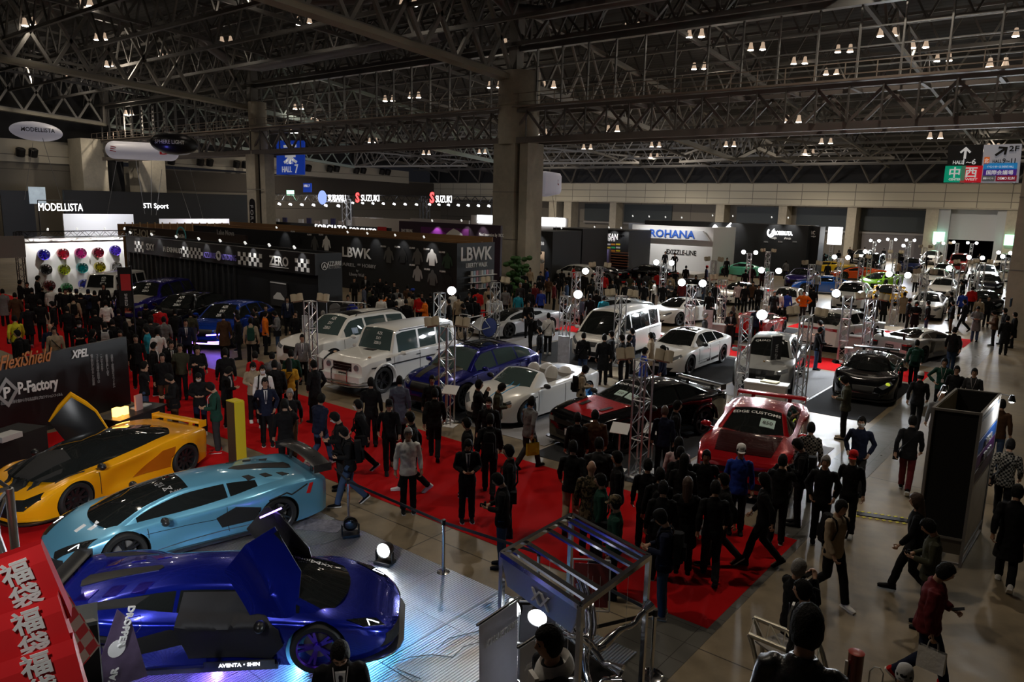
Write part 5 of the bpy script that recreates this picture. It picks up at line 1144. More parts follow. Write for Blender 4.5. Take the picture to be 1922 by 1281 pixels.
for x in (-.3, -1.0):
    for y in (-.34, .34):
        mb = MB(); mb.loft([[V(x+dx-.2*t*.5, y+w*.24*math.cos(a), .92+.42*t) if False else V(x-.16*t+.07*math.sin(a), y+w*.23*math.cos(a), .82+(.46 if x > -.5 else .34)*t) for a in [2*PI*i/12 for i in range(12)]] for t, w in ((0, 1), (.5, 1.05), (.8, .9), (.95, .55), (1, .1))]); mb.build('seat', mat('seat_cover_white', (.7, .68, .66), .5), c.root, True)
mb = MB(); mb.tube([V(.25+.03*math.sin(a), .36+.17*math.cos(a), 1.0+.15*math.sin(a)) for a in [2*PI*i/20 for i in range(21)]], .013, 6); mb.build('steering_wheel', M_blk, c.root)
c.dec('blue_banner', [(-1.55, .30), (-1.30, .20), (-1.10, .55), (-.92, .88), (-1.12, .90), (-1.30, .58)], 'L', mat('sky_blue_vinyl', (.03, .32, .62), .4), both=True); c.text('zerocolors', (-1.26, .54), .14, 'L', M_txt, rot=-60, width=.62, off=.016)
for y in (.12, .34): c.line('hood_stripe', [(1.12, y), (2.1, y-.04)], 'T', .03, mat('sky_blue_vinyl'))
for k in range(3): c.dec('fender_vent', [(1.05+.1*k, .70), (1.12+.1*k, .70), (1.12+.1*k, .73), (1.05+.1*k, .73)], 'L', M_matt, both=True)
c.dec('tonneau_glass', [(-1.35, .5), (-1.35, -.5), (-1.75, -.42), (-1.75, .42)], 'T', mat('tonneau', (.25, .27, .35), .3))
c = Car('muscle_car', (-9.35, 17.2), -104, SP['muscle'], P_k, 'gloss black muscle car with a red hood and price cards in the windscreen', 'car', rim=M_blk, spokes=5)
P_r = paint('hood_red', (.55, .006, .01), .2, .2)
front(c, 'muscle'); rear(c, 'muscle'); doors(c, [.95, -.55]); c.mirrors(.7, 1.0, .2, M_blk); c.dec('hood_red', [(1.08, .66), (2.28, .52), (2.28, -.52), (1.08, -.66)], 'T', P_r); splitter(c, M_blk, .16, .08); c.dec('hood_scoop', [(1.5, .34), (1.85, .30), (1.85, .42), (1.5, .46)], 'T', M_matt, both=True, off=.02)
c.text('EDGE CUSTOMS', (.36, 0), .10, 'T', M_txt, .03, width=.9) ; c.plate(True, .42, .36); wing(c, M_blk, -2.42, 1.16, 1.6, .2, 1.02)
for y, t in ((-.05, '550'), (.32, '-·-')):
    b_ = c.dec('price_card', [(.62, y-.15), (.84, y-.15), (.84, y+.15), (.62, y+.15)], 'T', M_sign, off=.012); c.text(t, (.73, y), .13, 'T', M_txtk, .02, off=.022)
for sd in (1, -1):
    for xa in (c.xf, c.xr): MB().tube([V(xa+.50*math.cos(a), sd*(c.hw(xa)+.045), .38+.47*math.sin(a)) for a in [PI*i/14 for i in range(15)]], .045, 8).build('fender_flare', P_k, c.root, True)
P_r2 = paint('candy_red', (.45, .004, .010), .35, .2)
c = Car('muscle_car', (-6.06, 16.9), -77, SP['muscle'], P_r2, 'candy red muscle car with a black cherry hood facing the red aisle carpet', 'car', rim=M_blk, spokes=5)
front(c, 'muscle'); rear(c, 'muscle'); doors(c, [.95, -.55]); c.mirrors(.7, 1.0, .2); c.dec('hood_dark', [(1.06, .68), (2.2, .58), (2.2, -.58), (1.06, -.68)], 'T', paint('cherry_black', (.05, .004, .005), .3, .15)); splitter(c, M_blk, .16, .08); wing(c, P_r2, -2.4, 1.18, 1.7, .26, 1.02)
c.text('EDGE CUSTOMS', (.34, 0), .12, 'T', M_txt, .04, width=1.05); b_ = c.dec('price_card', [(.50, .12), (.78, .12), (.78, .44), (.50, .44)], 'T', M_sign, off=.012); c.text('850', (.64, .28), .15, 'T', M_txtk, .02, off=.022)
# ---- second row
c = Car('supercar', (-21.75, 27.3), -97, W, paint('silver_white', (.62, .64, .66), .3, .3), 'silver white wedge supercar behind the bicycle', 'car', rim=M_blk, spokes=5, twin=True); front(c, 'wedge'); c.mirrors(.7, .75, .18); skirt(c, M_blk); c.dec('roof_disc', [(-.1+.35*math.cos(a), .35*math.sin(a)) for a in [PI*i/8 for i in range(16)]], 'T', M_blk); c.dec('side_intake', [(-1.0, .38), (-.3, .34), (-.2, .55), (-.55, .7)], 'L', M_matt, both=True); c.text('63', (.2, .45), .22, 'L', M_txtk)
c = Car('minivan', (-15.75, 26.55), -85, SP['van'], P_w, 'white passenger van with a long row of dark side windows', 'car', rim=M_steel, spokes=10); front(c, 'van'); rear(c, 'van'); doors(c, [1.35, .25, -1.2]); c.mirrors(1.35, 1.08, .2); c.line('slide_rail', [(-2.3, .98), (-1.2, .98)], 'L', .02, both=True)
for x in (-.4, ): c.line('window_gap', [(x, 1.15), (x, 1.65)], 'L', .03, M_blk, both=True)
c = Car('four_door_coupe', (-12.50, 26.40), -89, SP['sedan'], P_w, 'white four door coupe with black wheels and a lettered side stripe', 'car', rim=M_blk, spokes=5, twin=True); front(c, 'sedan'); rear(c, 'sedan'); doors(c, [.85, -.1, -.95]); handle(c, [.0, -.85]); c.mirrors(.78, .98, .2, M_blk)
c.dec('sunroof', [(.2, -.4), (.2, .4), (-.3, .4), (-.3, -.4)], 'T', M_glass); c.dec('side_stripe', [(-.95, .30), (-.25, .27), (-.25, .36), (-.95, .40)], 'L', M_blk, both=True)
for k in range(4): c.dec('side_stripe', [(-.15+.08*k, .27), (-.10+.08*k, .27), (-.10+.08*k, .36), (-.15+.08*k, .36)], 'L', M_blk, both=True)
c.text('ANTITUNING', (.52, .30), .09, 'L', M_txtk, .03, width=.6); c.line('body_crease', [(-.2, .40), (.95, .38)], 'L', .012, M_blk, both=True); c.text('FREI', (1.45, .35), .12, 'T', M_txtk, .03)
P_g = paint('chalk_grey', (.50, .52, .52), 0, .25)
c = Car('crossover', (-9.1, 26.1), -77, SP['suv'], P_g, 'chalk grey crossover with white lettering across the top of its windscreen', 'car', rim=M_blk, spokes=10); front(c, 'suv'); rear(c, 'suv'); doors(c, [1.0, -.1, -1.15]); c.mirrors(.85, 1.1, .2); c.text('QUAD STAR', (.72, .0), .13, 'T', M_txt, .03, width=.95)
c.dec('dark_grille', [(-.62, .72), (.62, .72), (.55, .46), (-.55, .46)], 'F', M_grille); c.plate(True, .58, .34, 'QUAD STAR', True); c.dec('hood_crest', [(1.9, -.03), (1.98, 0), (1.9, .03), (1.85, 0)], 'T', mat('gold', (.7, .4, .1), .3, .8))
c = Car('sports_coupe', (-6.05, 27.15), -81, SP['coupe'], P_k, 'gloss black sports coupe with yellow green headlamps beside the trench', 'car', rim=M_blk, spokes=5); front(c, 'coupe'); rear(c, 'coupe'); doors(c, [.75, -.5]); c.mirrors(.7, .92, .2); splitter(c, M_blk, .14, .08)
for sd in (1, -1):
    h, n_ = c.hit(sd*.68, .64, 'F'); MB().lathe([(.001, .03), (.05, .028), (.075, .0)], h, (1, sd*.3, .3), 16).build('headlamp_ring', mat('acid_green', (.5, .6, .05), .3, emit=(.5, .6, .05), es=.6), c.root, True)
wing(c, M_blk, -2.1, 1.12, 1.5, .22, .9)
# ---- third row, seen from behind
c = Car('crossover', (-9.35, 35.75), 83, SP['suv'], P_w, 'white crossover with a red tail light bar seen from behind', 'car', rim=M_blk, spokes=5); rear(c, 'suv'); front(c, 'suv'); doors(c, [1.0, -.1, -1.15]); c.mirrors(.85, 1.1, .2); c.dec('tail_bar', [(-.8, 1.03), (.8, 1.03), (.8, .94), (-.8, .94)], 'B', M_tail, off=.012); c.dec('rear_glass', [(-.6, 1.5), (.6, 1.5), (.72, 1.2), (-.72, 1.2)], 'B', M_glass, off=.01)
c = Car('sports_coupe', (-6.08, 35.45), 72, SP['curvy'], paint('silver', (.55, .57, .60), .4, .3), 'silver mid engined coupe with a black rear wing seen from behind', 'car', rim=M_blk, spokes=10); front(c, 'curvy'); c.mirrors(.75, .82, .18, M_blk); wing(c, mat('carbon'), -2.1, 1.18, 1.7, .26, .85)
c.dec('tail_lamp', [(.50, .76), (.86, .76), (.82, .50), (.52, .54)], 'B', M_blk, both=True); c.dec('tail_lamp_glow', [(.54, .75), (.84, .75), (.82, .70), (.54, .70)], 'B', M_tail, both=True, off=.014); c.dec('diffuser', [(-.75, .38), (.75, .38), (.62, .2), (-.62, .2)], 'B', M_matt); c.plate(False, .60, .34, 'QUAD STAR', True); c.dec('side_blade', [(-.95, .34), (-.55, .34), (-.5, .78), (-.9, .82)], 'R', M_blk, both=True); doors(c, [.75, -.45]); c.dec('engine_cover', [(-.55, .36), (-1.6, .42), (-1.6, -.42), (-.55, -.36)], 'T', M_glass)
c = Car('sports_car', (-13.2, 35.6), 96, SP['wedge'], paint('signal_red', (.62, .01, .01), 0, .2), 'signal red sports car with a white number circle seen from behind', 'car', rim=M_blk, spokes=5); c.mirrors(.7, .75, .18); rear(c, 'wedge'); c.dec('number_circle', [(-.9+.2*math.cos(a), .58+.2*math.sin(a)) for a in [PI*i/8 for i in range(16)]], 'R', M_txt, both=True, seg=.1); c.text('8', (-.9, .58), .26, 'R', M_txtk, .03, off=.02); c.dec('cockpit', [(.6, .4), (.6, -.4), (-.5, -.35), (-.5, .35)], 'T', M_cab, off=.012); doors(c, [.9])
# ---- dark booth row on the far side of the crowd
for nm, xy, h, sp, pc, lab, rm_, gl in (('off_roader', (-41.3, 17.2), -52, 'boxy', P_w, 'white boxy off-roader before the wall of coloured wheels', M_blk, None), ('luxury_wagon', (-36.9, 17.4), -54, 'bigsuv', paint('purple_blue', (.02, .012, .22), .5, .2), 'purple tall luxury car with a pale satin hood', M_chrome, None),
        ('crossover', (-33.0, 17.1), -56, 'suv', P_k, 'gloss black crossover between the purple and the bright blue one', M_blk, None), ('crossover', (-29.0, 16.9), -57, 'suv', paint('bright_blue', (.008, .06, .50), .5, .2), 'bright blue crossover with violet lit grille by the black booth wall', M_blk, None)):
    c = Car(nm, xy, h, SP[sp], pc, lab, 'car', rim=rm_, spokes=10); front(c, sp); doors(c, [1.0, -.1, -1.15]); c.mirrors(.8, 1.12, .2)
    for i, t in enumerate(('AZR', 'SXY', 'ZERO')): c.text(t, (.15, (1.74 if sp != 'suv' else 1.5)-.14*i), .12, 'F', M_txt, .03)
    if nm == 'luxury_wagon': c.dec('satin_hood', [(1.2, .66), (2.4, .55), (2.4, -.55), (1.2, -.66)], 'T', mat('satin_beige', (.42, .38, .33), .4, .5)); c.dec('upright_grille', [(-.38, 1.05), (.38, 1.05), (.38, .6), (-.38, .6)], 'F', M_chrome)
    if lab.startswith('bright'):
        for sd in (1, -1): c.line('light_frame', [(sd*.20, .62), (sd*.72, .66), (sd*.82, .5), (sd*.70, .36), (sd*.25, .34)], 'F', .05, M_violet)
        c.line('light_frame', [(-.75, .28), (.75, .28)], 'F', .05, M_violet)
# ---- the rows far down the hall: copies of one car of each kind
CH = {}
def kidmap(r):
    for o in r.children_recursive: CH.setdefault(o.parent.name, []).append(o)
PROT = {}
def far_car(kind, xy, head, pc, label, face='f', name='show_car'):
    if kind in PROT: CARS.append((xy[0], xy[1], R(head), SP[kind]['L']/2, SP[kind]['W']/2))
    if kind not in PROT:
        c = Car(name, xy, head, SP[kind], P_w, label, 'car', 'show cars of the far rows', rim=M_blk, spokes=5); front(c, kind); rear(c, kind); c.mirrors(SP[kind]['gh'][0]-.38, c.sh(SP[kind]['gh'][0]-.38)+.02, .18); doors(c, [.9, -.3]); PROT[kind] = c.root; r = c.root; kidmap(r)
    else:
        r = copy_tree(PROT[kind], CH); r.location = (*xy, .027); r.rotation_euler = (0, 0, R(head)); r['label'] = label; kidmap(r)
    for o in CH.get(r.name, []):
        if o.name.split('.')[0] in ('body', 'roof', 'mirror'): oslot(o, 0, pc)
C_ = lambda n, c_, m=0: paint(n, c_, m, .2)
far = [('wedge', (-11.9, 56.2), -80, C_('yellow', (.85, .45, .01)), 'yellow wedge supercar beyond the girder columns'), ('suv', (-12.8, 50.6), -82, P_w, 'white crossover with a dark glass roof beside the yellow supercar'),
 ('sedan', (-15.2, 45.6), -80, P_w, 'white saloon with an angular black grille behind the man in orange'), ('coupe', (-19.0, 47.5), -95, P_w, 'white coupe with a black hood left of the white saloon'), ('wedge', (-18.3, 73), -150, C_('lava_orange', (.8, .09, .01)), 'orange red wedge supercar far down the hall'),
 ('wedge', (-15.0, 67.5), -100, C_('lime_green', (.30, .75, .03)), 'lime green supercar far down the hall'), ('coupe', (-16.8, 58.2), 200, C_('azure', (.01, .12, .6)), 'azure blue low coupe with its top towards the lamps'), ('sedan', (-19.8, 62.4), -85, C_('ink_purple', (.02, .01, .16), .4), 'dark purple saloon among the lamp towers'),
 ('coupe', (-26.6, 66.8), 180, C_('mint', (.15, .68, .48)), 'mint green coupe at the corner of the white booth'), ('wedge', (-22.5, 78.5), 180, C_('canary', (.8, .5, .02)), 'canary yellow low car behind the lamp towers'), ('sedan', (-8.4, 50.2), -84, P_w, 'white executive saloon between two lamp towers'),
 ('hatch', (-11.6, 71.5), -86, P_w, 'white car with a dark mesh grille under a lamp tower'), ('coupe', (-6.2, 56.0), -80, P_k, 'black sports coupe by the concrete pillar'), ('sedan', (-7.6, 70), -82, P_k, 'black saloon with bright roof reflections by the pillar'), ('coupe', (-17.8, 36.6), -100, P_w, 'low white coupe parked behind the van'),
 ('wedge', (-21.2, 34.6), -120, C_('frost', (.55, .62, .68), .3), 'frost silver supercar behind the van with its nose to the crowd'), ('boxy', (-13.0, 92), -84, C_('rescue_red', (.6, .05, .05)), 'red and white boxy off-roader far down the hall'), ('boxy', (-9.6, 98), -84, P_w, 'white boxy car before the exit shutter'),
 ('van', (-19.5, 83.5), -86, C_('coach_black', (.02, .03, .03)), 'dark minibus with a lit screen edge far down the hall'), ('sedan', (-29.8, 54.6), 178, P_k, 'black saloon on the red carpet before the white wall'), ('coupe', (-32.4, 51.6), 178, P_k, 'black coupe with red trim before the white wall'),
 ('hatch', (-33.0, 49.0), 178, P_w, 'white roofed car in the crowd before the booth with the winged logo'), ('suv', (-17.6, 104), -88, P_w, 'white crossover at the very end of the hall'), ('suv', (-23.8, 97), -88, P_w, 'white tall car under the lamps at the back'), ('sedan', (-16.6, 88), -86, C_('dusk_blue', (.03, .05, .2), .3), 'dusk blue car in the last rows'),
 ('sedan', (-9.6, 62.5), -84, P_w, 'white saloon in the row beyond the executive one'), ('suv', (-9.0, 79.5), -84, P_w, 'white crossover beside the lamp tower near the pillar'), ('hatch', (-12.4, 80), -84, C_('graphite', (.05, .05, .055), .4), 'graphite hatchback in the back rows'), ('sedan', (-20.8, 88), -86, P_k, 'black saloon in the back rows'),
 ('coupe', (-26, 88), -86, C_('teal_car', (.03, .25, .3)), 'teal coupe in the back rows'), ('suv', (-6.8, 88), -84, P_k, 'black crossover in the back rows near the pillar'), ('hatch', (-30, 96), -86, P_k, 'black hatchback before the grey folding doors'), ('coupe', (-22.4, 47.2), -95, P_k, 'black roofed white sports car behind the shoppers')]
for k, xy, h, pc, lab in far: far_car(k, xy, h, pc, lab)
# ---- road bicycle on the roof rack of the deep blue crossover
bt = empty('bicycle', (-15.45, 17.55, 1.76), R(-97), 'white framed road bicycle with a blue disc wheel on the car roof', 'bicycle')
M_bw = mat('bike_white', (.75, .77, .8), .3, coat=1)
mb = MB(); bb = V(0, 0, .27); hd = V(.5, 0, .72); sd_ = V(-.12, 0, .80)
mb.tube([bb, sd_], .02); mb.tube([hd, sd_-V(0, 0, .05)], .02); mb.tube([hd-V(-.02, 0, .12), bb], .025); mb.tube([bb, (-.43, .03, .33)], .012); mb.tube([sd_-V(0, 0, .1), (-.43, .03, .33)], .010); mb.tube([hd, (.60, 0, .33)], .018); mb.build('frame', M_bw, bt, True)
mb = MB(); mb.box((-.15, 0, .84), (.25, .12, .03)); mb.build('saddle', M_blk, bt)
mb = MB(); mb.tube([(.60, -.2, .66), (.68, -.2, .74), (.66, -.2, .82), (.55, -.2, .82), (.52, 0, .82), (.55, .2, .82), (.66, .2, .82), (.68, .2, .74), (.60, .2, .66)], .014); mb.build('handlebar', M_bw, bt, True)
for x, dsk in ((.60, 0), (-.43, 1)):
    w = MB(); w.tube([V(x+.33*math.cos(a), 0, .33+.33*math.sin(a)) for a in [2*PI*i/32 for i in range(33)]], .013, 6); wo = w.build('wheel', M_blk, bt, True)
    if dsk: MB().lathe([(.001, .02), (.31, .006), (.31, -.006), (.001, -.02)], (x, 0, .33), (0, 1, 0), 32).build('wheel_disc', mat('disc_blue', (.01, .03, .2), .4), wo, True)
    else:
        s_ = MB()
        for i in range(18): a = 2*PI*i/18; s_.tube([(x, 0, .33), (x+.32*math.cos(a), 0, .33+.32*math.sin(a))], .0025, 4)
        s_.build('spokes', M_alu, wo)
mb = MB(); mb.box((0, 0, -.03), (1.25, .12, .03)); mb.tube([(-.5, -.55, -.05), (-.5, .7, -.05)], .02); mb.tube([(.5, -.55, -.05), (.5, .7, -.05)], .02); mb.bar((0, 0, -.03), bb, .03); mb.build('roof_rack', M_blk, bt)
#@@P6
# ================================================================== BOOTHS, TOWERS, PROPS
for x, y, ph in ((-8.8, 5, 'the violet blue supercar'), (-12.4, 6.3, 'the light blue supercar'), (-15.7, 6.1, 'the orange supercar'), (-22, 17.3, 'the white wagon'), (-18.5, 16.7, 'the white off-roader'), (-15.3, 17.2, 'the deep blue crossover'), (-12.9, 17.2, 'the white convertible'),
    (-9.3, 17.2, 'the black muscle car'), (-6, 16.9, 'the red muscle car'), (-21.7, 27.3, 'the silver supercar'), (-15.7, 26.5, 'the white van'), (-12.5, 26.4, 'the white coupe'), (-9, 26.1, 'the chalk crossover'), (-6, 27.1, 'the black coupe'), (-9.3, 35.7, 'the red-lit crossover'),
    (-6, 35.4, 'the silver coupe'), (-13.2, 35.6, 'the red sports car'), (-41.3, 17.2, 'the wheel wall'), (-36.9, 17.4, 'the purple car'), (-33, 17.1, 'the black crossover'), (-29, 16.9, 'the bright blue crossover'), (-20, 7.5, 'the film booth'), (-5.4, 8.4, 'the exhaust frame'),
    (-2, 15.6, 'the black panel booth'), (-31, 31, 'the apparel booth'), (-38, 40, 'the stone column'), (-30, 60, 'the white wall'), (-4, 45, 'the right pillar'), (-13, 51, 'the far white crossover'), (-12, 56, 'the yellow supercar'), (-26, 67, 'the mint coupe'), (-3.9, 6, 'the black post'), (-48, 12, 'the far carpet end'), (-22, 80, 'the dark minibus'), (-1.5, 5, 'the truss table'), (-18.3, 73, 'the orange supercar down the hall'), (-15, 67, 'the lime supercar'), (-16.8, 58, 'the azure coupe'), (-19.8, 62, 'the dark purple saloon'), (-13, 92, 'the red boxy off-roader'), (-9.6, 98, 'the exit shutter'), (-23.8, 97, 'the back folding doors'), (-9, 79, 'the last pillar-side cars'), (-8.4, 50, 'the executive saloon'), (-15.2, 45, 'the angular grille saloon'), (-19, 47, 'the black hooded coupe'), (-21.2, 34.6, 'the frost supercar'), (-27, 33, 'the apparel booth corner'), (-32, 52, 'the black cars by the booths')): LAND.append((x, y, ph))
def bth(name, loc, label, cat, group=None): return empty(name, loc, 0, label, cat, group)
def spot(parent, p, target, e=25, col=(1, .97, .92), size=75, m=None):
    d = (Vector(target)-Vector(p)).normalized(); o = MB().lathe([(.02, -.12), (.05, -.1), (.06, .03), (.05, .035), (.01, .03)], p, d, 12).build('spot_lamp', m or mat('spot_can', (.6, .6, .6), .4, emit=(1, 1, .95), es=.6), None, True); o.parent = parent; o.matrix_parent_inverse = Matrix.Translation(-parent.location)
    light('booth_spot', 'SPOT', Vector(p)+d*.1, e, col, .02, target=target, size=size, blend=.8)
# black wall booth with checker logos
A0, A1 = V(-46.5, 20.6, 0), V(-27.9, 20.6, 0); ZT = 3.62
b = bth('black_booth', (-37, 20.6, 0), 'long black booth wall with checker strips and tuner logos behind the four dark cars', 'booth')
def pbx(name, x0, y0, z0, x1, y1, z1, m, parent):
    o = bx(name, x0, y0, z0, x1, y1, z1, m, parent); o.matrix_parent_inverse = Matrix.Translation(-parent.location); return o
def par(o, p):
    if o: o.parent = p; o.matrix_parent_inverse = Matrix.Translation(-p.location)
    return o
pbx('wall', -46.5, 20.6, 0, -27.9, 20.75, ZT, M_dk, b); pbx('side_wall', -28.05, 20.75, 0, -27.9, 21.95, ZT, M_dk, b); pbx('sign_band', -46.5, 20.45, 2.65, -27.9, 20.6, ZT, mat('band_black', (.016, .016, .018), .5), b); pbx('back_wall', -46.5, 21.85, 0, -28.05, 21.95, ZT, M_dk, b)
for i in range(22): pbx('batten', -46.3+i*.55, 20.5, 0, -46.26+i*.55, 20.6, 2.65, mat('batten', (.05, .05, .052), .4), b)
def chk(x, w, n=7, y=20.44, z=3.05):
    mb = MB(); s = w/n
    for i in range(n):
        for j in range(3):
            if (i+j) % 2 == 0: mb.box((x+s*(i+.5), y, z+(j-1)*s*.9), (s, .01, s*.9))
    par(mb.build('checker_strip', M_txt), b)
def ltr(s, x, z, size, m=M_txt, y=20.44, w=None, bold=.02, p=None): return par(letters(s, (x, y, z), (1, 0, 0), (0, 0, 1), size, m, None, bold, w, th=.01), p or b)
gx = lambda px: onY(px, 470, 20.44).x
chk(gx(253), gx(270)-gx(253), 5); ltr('SXY', gx(283), 3.1, .55); ltr('FI EXHAUST', (gx(312)+gx(338))/2, 3.08, .4, w=gx(338)-gx(302)); chk(gx(343), gx(380)-gx(343), 10); ltr('AZZURRE', gx(393), 3.02, .42, M_txtv, w=gx(406)-gx(383)); ltr('◎', gx(410), 3.05, .6); ltr('MOTORING', gx(428), 3.02, .42, M_txtv, w=gx(443)-gx(414))
chk(gx(446), gx(491)-gx(446), 9); ltr('ZERO', (gx(505)+gx(541))/2, 3.12, .62, w=gx(541)-gx(505), bold=.05); ltr('▬▬▬', (gx(505)+gx(541))/2, 2.83, .1, w=gx(541)-gx(505)); chk(gx(553), gx(580)-gx(553), 5)
par(letters('AZZURRE', (-27.89, 21.5, 3.15), (0, 1, 0), (0, 0, 1), .3, M_txt, None, .02, .8), b); par(letters('MOTORING', (-27.89, 21.5, 2.98), (0, 1, 0), (0, 0, 1), .2, M_txtd, None, .02, .7), b); par(letters('Ⓐ', (-27.89, 20.95, 3.05), (0, 1, 0), (0, 0, 1), .42, M_txt, None, .02), b)
p0 = onY(511, 558, 20.59); ps_ = bx('poster', p0.x, 20.5, .95, p0.x+1.35, 20.59, 2.1, mat('poster_dark', (.05, .05, .055), .4)); tag(ps_, 'framed photo poster of a white car hung on the long black booth wall', 'poster')
mb = MB(); mb.loft([[V(p0.x+.25+.9*t, y, 1.25+.02+h*k) for y, k in ((20.49, 0), (20.485, 0), (20.485, 1), (20.49, 1))] for t, h in ((0, .12), (.15, .2), (.35, .34), (.65, .34), (.85, .2), (1, .1))]); mb.build('printed_car', M_white, ps_)
MB().box((p0.x+.67, 20.49, 2.06), (1.3, .01, .05)).build('poster_stripe', M_white, ps_)
for px in (260, 300, 346, 388, 428, 475, 520, 567): x = gx(px); spot(b, (x, 20.05, 3.85), (x, 20.6, 3.0), 26)
# white wall of coloured rims with a black goal-post truss
wx = -50.4; y0, y1 = 16.3, 22.0
b = bth('wheel_wall', (wx, 19, 0), 'white display wall carrying thirteen coloured alloy rims under a black truss', 'display wall')
pbx('panel', wx-.15, y0, 0, wx, y1, 3.35, M_white, b)
def truss_bar(mb, A, B, w=.3, r=.024, n=8, brace=.012):
    A, B = Vector(A), Vector(B); d = (B-A).normalized(); u = Vector((0, 0, 1)) if abs(d.z) < .9 else Vector((1, 0, 0)); a = d.cross(u).normalized()*w/2; c2 = a.cross(d).normalized()*w/2
    cs = [a+c2, a-c2, -a-c2, -a+c2]; k = max(1, round((B-A).length/w/1.0))
    for q in cs: mb.tube([A+q, B+q], r, 6)
    for i in range(k):
        P, Q = A.lerp(B, i/k), A.lerp(B, (i+1)/k)
        for f in range(4):
            g, h = cs[f], cs[(f+1) % 4]
            if (i+f) % 2: g, h = h, g
            mb.tube([P+g, Q+h], brace, 4, cap=False)
    for P in (A, B):
        for f in range(4): mb.tube([P+cs[f], P+cs[(f+1) % 4]], brace*1.3, 4, cap=False)
mb = MB(); truss_bar(mb, (wx+.35, y0-.4, 0), (wx+.35, y0-.4, 3.75), .34); truss_bar(mb, (wx+.35, y1+.3, 0), (wx+.35, y1+.3, 3.75), .34); truss_bar(mb, (wx+.35, y0-.4, 3.6), (wx+.35, y1+.3, 3.6), .34); par(mb.build('truss_frame', mat('truss_black', (.02, .02, .022), .4)), b)
rc = [('blue', (.03, .02, .55)), ('red', (.5, .01, .03)), ('pink', (.65, .02, .25)), ('crimson', (.25, .01, .03)), ('violet', (.10, .04, .75)), ('black', (.02, .02, .02)), ('lime', (.45, .55, .02)), ('turquoise', (.0, .30, .33)), ('gold', (.50, .42, .01)), ('silver', (.6, .6, .62)), ('dark red', (.15, .01, .02)), ('green', (.01, .25, .08)), ('cobalt', (.03, .05, .6))]
k_ = (.40, .28, 10, False); WM[k_] = WM.get(k_) or wheel_meshes(*k_)
for i, (n_, c_) in enumerate(rc):
    r_, q = divmod(i, 5); px = [(82, 478), (118, 476), (151, 475), (184, 474), (216, 470), (86, 506), (120, 506), (154, 503), (187, 501), (218, 501), (92, 536), (125, 541), (158, 534)][i]; p = onX(*px, wx+.2)
    o = ob('alloy_rim', WM[k_][1], None, p); o.rotation_euler = (0, 0, R(-90)); o.scale = (1.05, 1.0, 1.05); oslot(o, 0, paint('rim_'+n_, c_, .8, .2)); tag(o, n_+' lacquered alloy rim hung on the white wheel wall', 'wheel rim', 'rims on the wheel wall')
    ob('hub_disc', WM[k_][2], o)
for y in (17.2, 18.8, 20.4, 21.6): spot(b, (wx+1.2, y, 3.9), (wx, y, 2.0), 170, size=110)
tag(bx('screen_panel', -47.6, 13.2, 2.45, -47.5, 15.4, 3.65, mat('grey_screen', (.3, .3, .3), .7)), 'plain grey panel hanging beside the wheel wall truss', 'panel')
# black apparel booth LBWK
c0 = onY(858, 458, 33.0); ZL = 3.62
b = bth('apparel_booth', (-40, 33, 0), 'black apparel booth with big white block letters and printed hoodies', 'booth')
xl = onY(470, 430, 33.3).x; pbx('wall', -62, 33, 0, c0.x, 33.15, ZL, M_dk, b); pbx('side_wall', c0.x-.15, 33.15, 0, c0.x, 36.5, ZL, M_dk, b); pbx('back_wall', -62, 36.4, 0, c0.x-.15, 36.5, ZL+.3, mat('raw_wood', (.25, .13, .05), .7), b); pbx('wood_beam', -62, 35.4, ZL-.1, c0.x-.2, 35.6, ZL+.05, mat('raw_wood'), b)
for i in range(26): pbx('rafter', -61+i*1.15, 33.2, ZL-.2, -60.9+i*1.15, 36.4, ZL-.08, mat('raw_wood'), b)
lx = lambda px, py=500: onY(px, py, 32.98)
def lt2(s, pa, pb, py, h, m=M_txt, bold=.02):
    a, c = lx(pa, py), lx(pb, py); return par(letters(s, ((a.x+c.x)/2, 32.98, (a.z+c.z)/2), (1, 0, 0), (0, 0, 1), h, m, None, bold, abs(c.x-a.x), th=.012), b)
lt2('LBWK', 643, 697, 475, .95, bold=.05); lt2('APPAREL', 625, 667, 496, .32, M_txtd); lt2('AND', 671, 677, 497, .2, M_txtd); lt2('HOBBY', 680, 706, 500, .34, M_txtd); lt2('by', 669, 673, 509, .2, M_txtd); lt2('Liberty Walk', 656, 685, 517, .3, M_txtd)
par(letters('LBWK', (c0.x+.005, 34.8, 2.95), (0, 1, 0), (0, 0, 1), 1.15, M_txt, None, .05, 2.9), b); par(letters('LIBERTY WALK', (c0.x+.005, 34.8, 2.25), (0, 1, 0), (0, 0, 1), .4, M_txt, None, .02, 2.0), b)
def hoodie(p, s, m, nm):
    mb = MB(); O = [(-.28, -.55), (.28, -.55), (.30, .05), (.46, -.35), (.58, -.28), (.42, .3), (.18, .45), (.12, .62), (0, .68), (-.12, .62), (-.18, .45), (-.42, .3), (-.58, -.28), (-.46, -.35), (-.30, .05)]
    k = Matrix.Translation(p) @ Matrix.Rotation(R(90), 4, 'X'); mb.prism([(x*s, y*s) for x, y in O], 0, .012, k); o = par(mb.build('printed_'+nm, m), b)
    mb = MB(); mb.prism([(x*s*.16, y*s*.1+.52*s) for x, y in [(math.cos(a), math.sin(a)) for a in [2*PI*i/10 for i in range(10)]]], .012, .018, k); mb.box(Vector(p)+V(0, -.02, -.15*s), (.35*s, .01, .12*s)); m2 = mb.build('print_detail', M_matt if m != M_matt else M_txt); m2.parent = o; m2.matrix_parent_inverse = o.matrix_parent_inverse
M_hood = mat('hoodie_grey', (.10, .10, .10), .7)
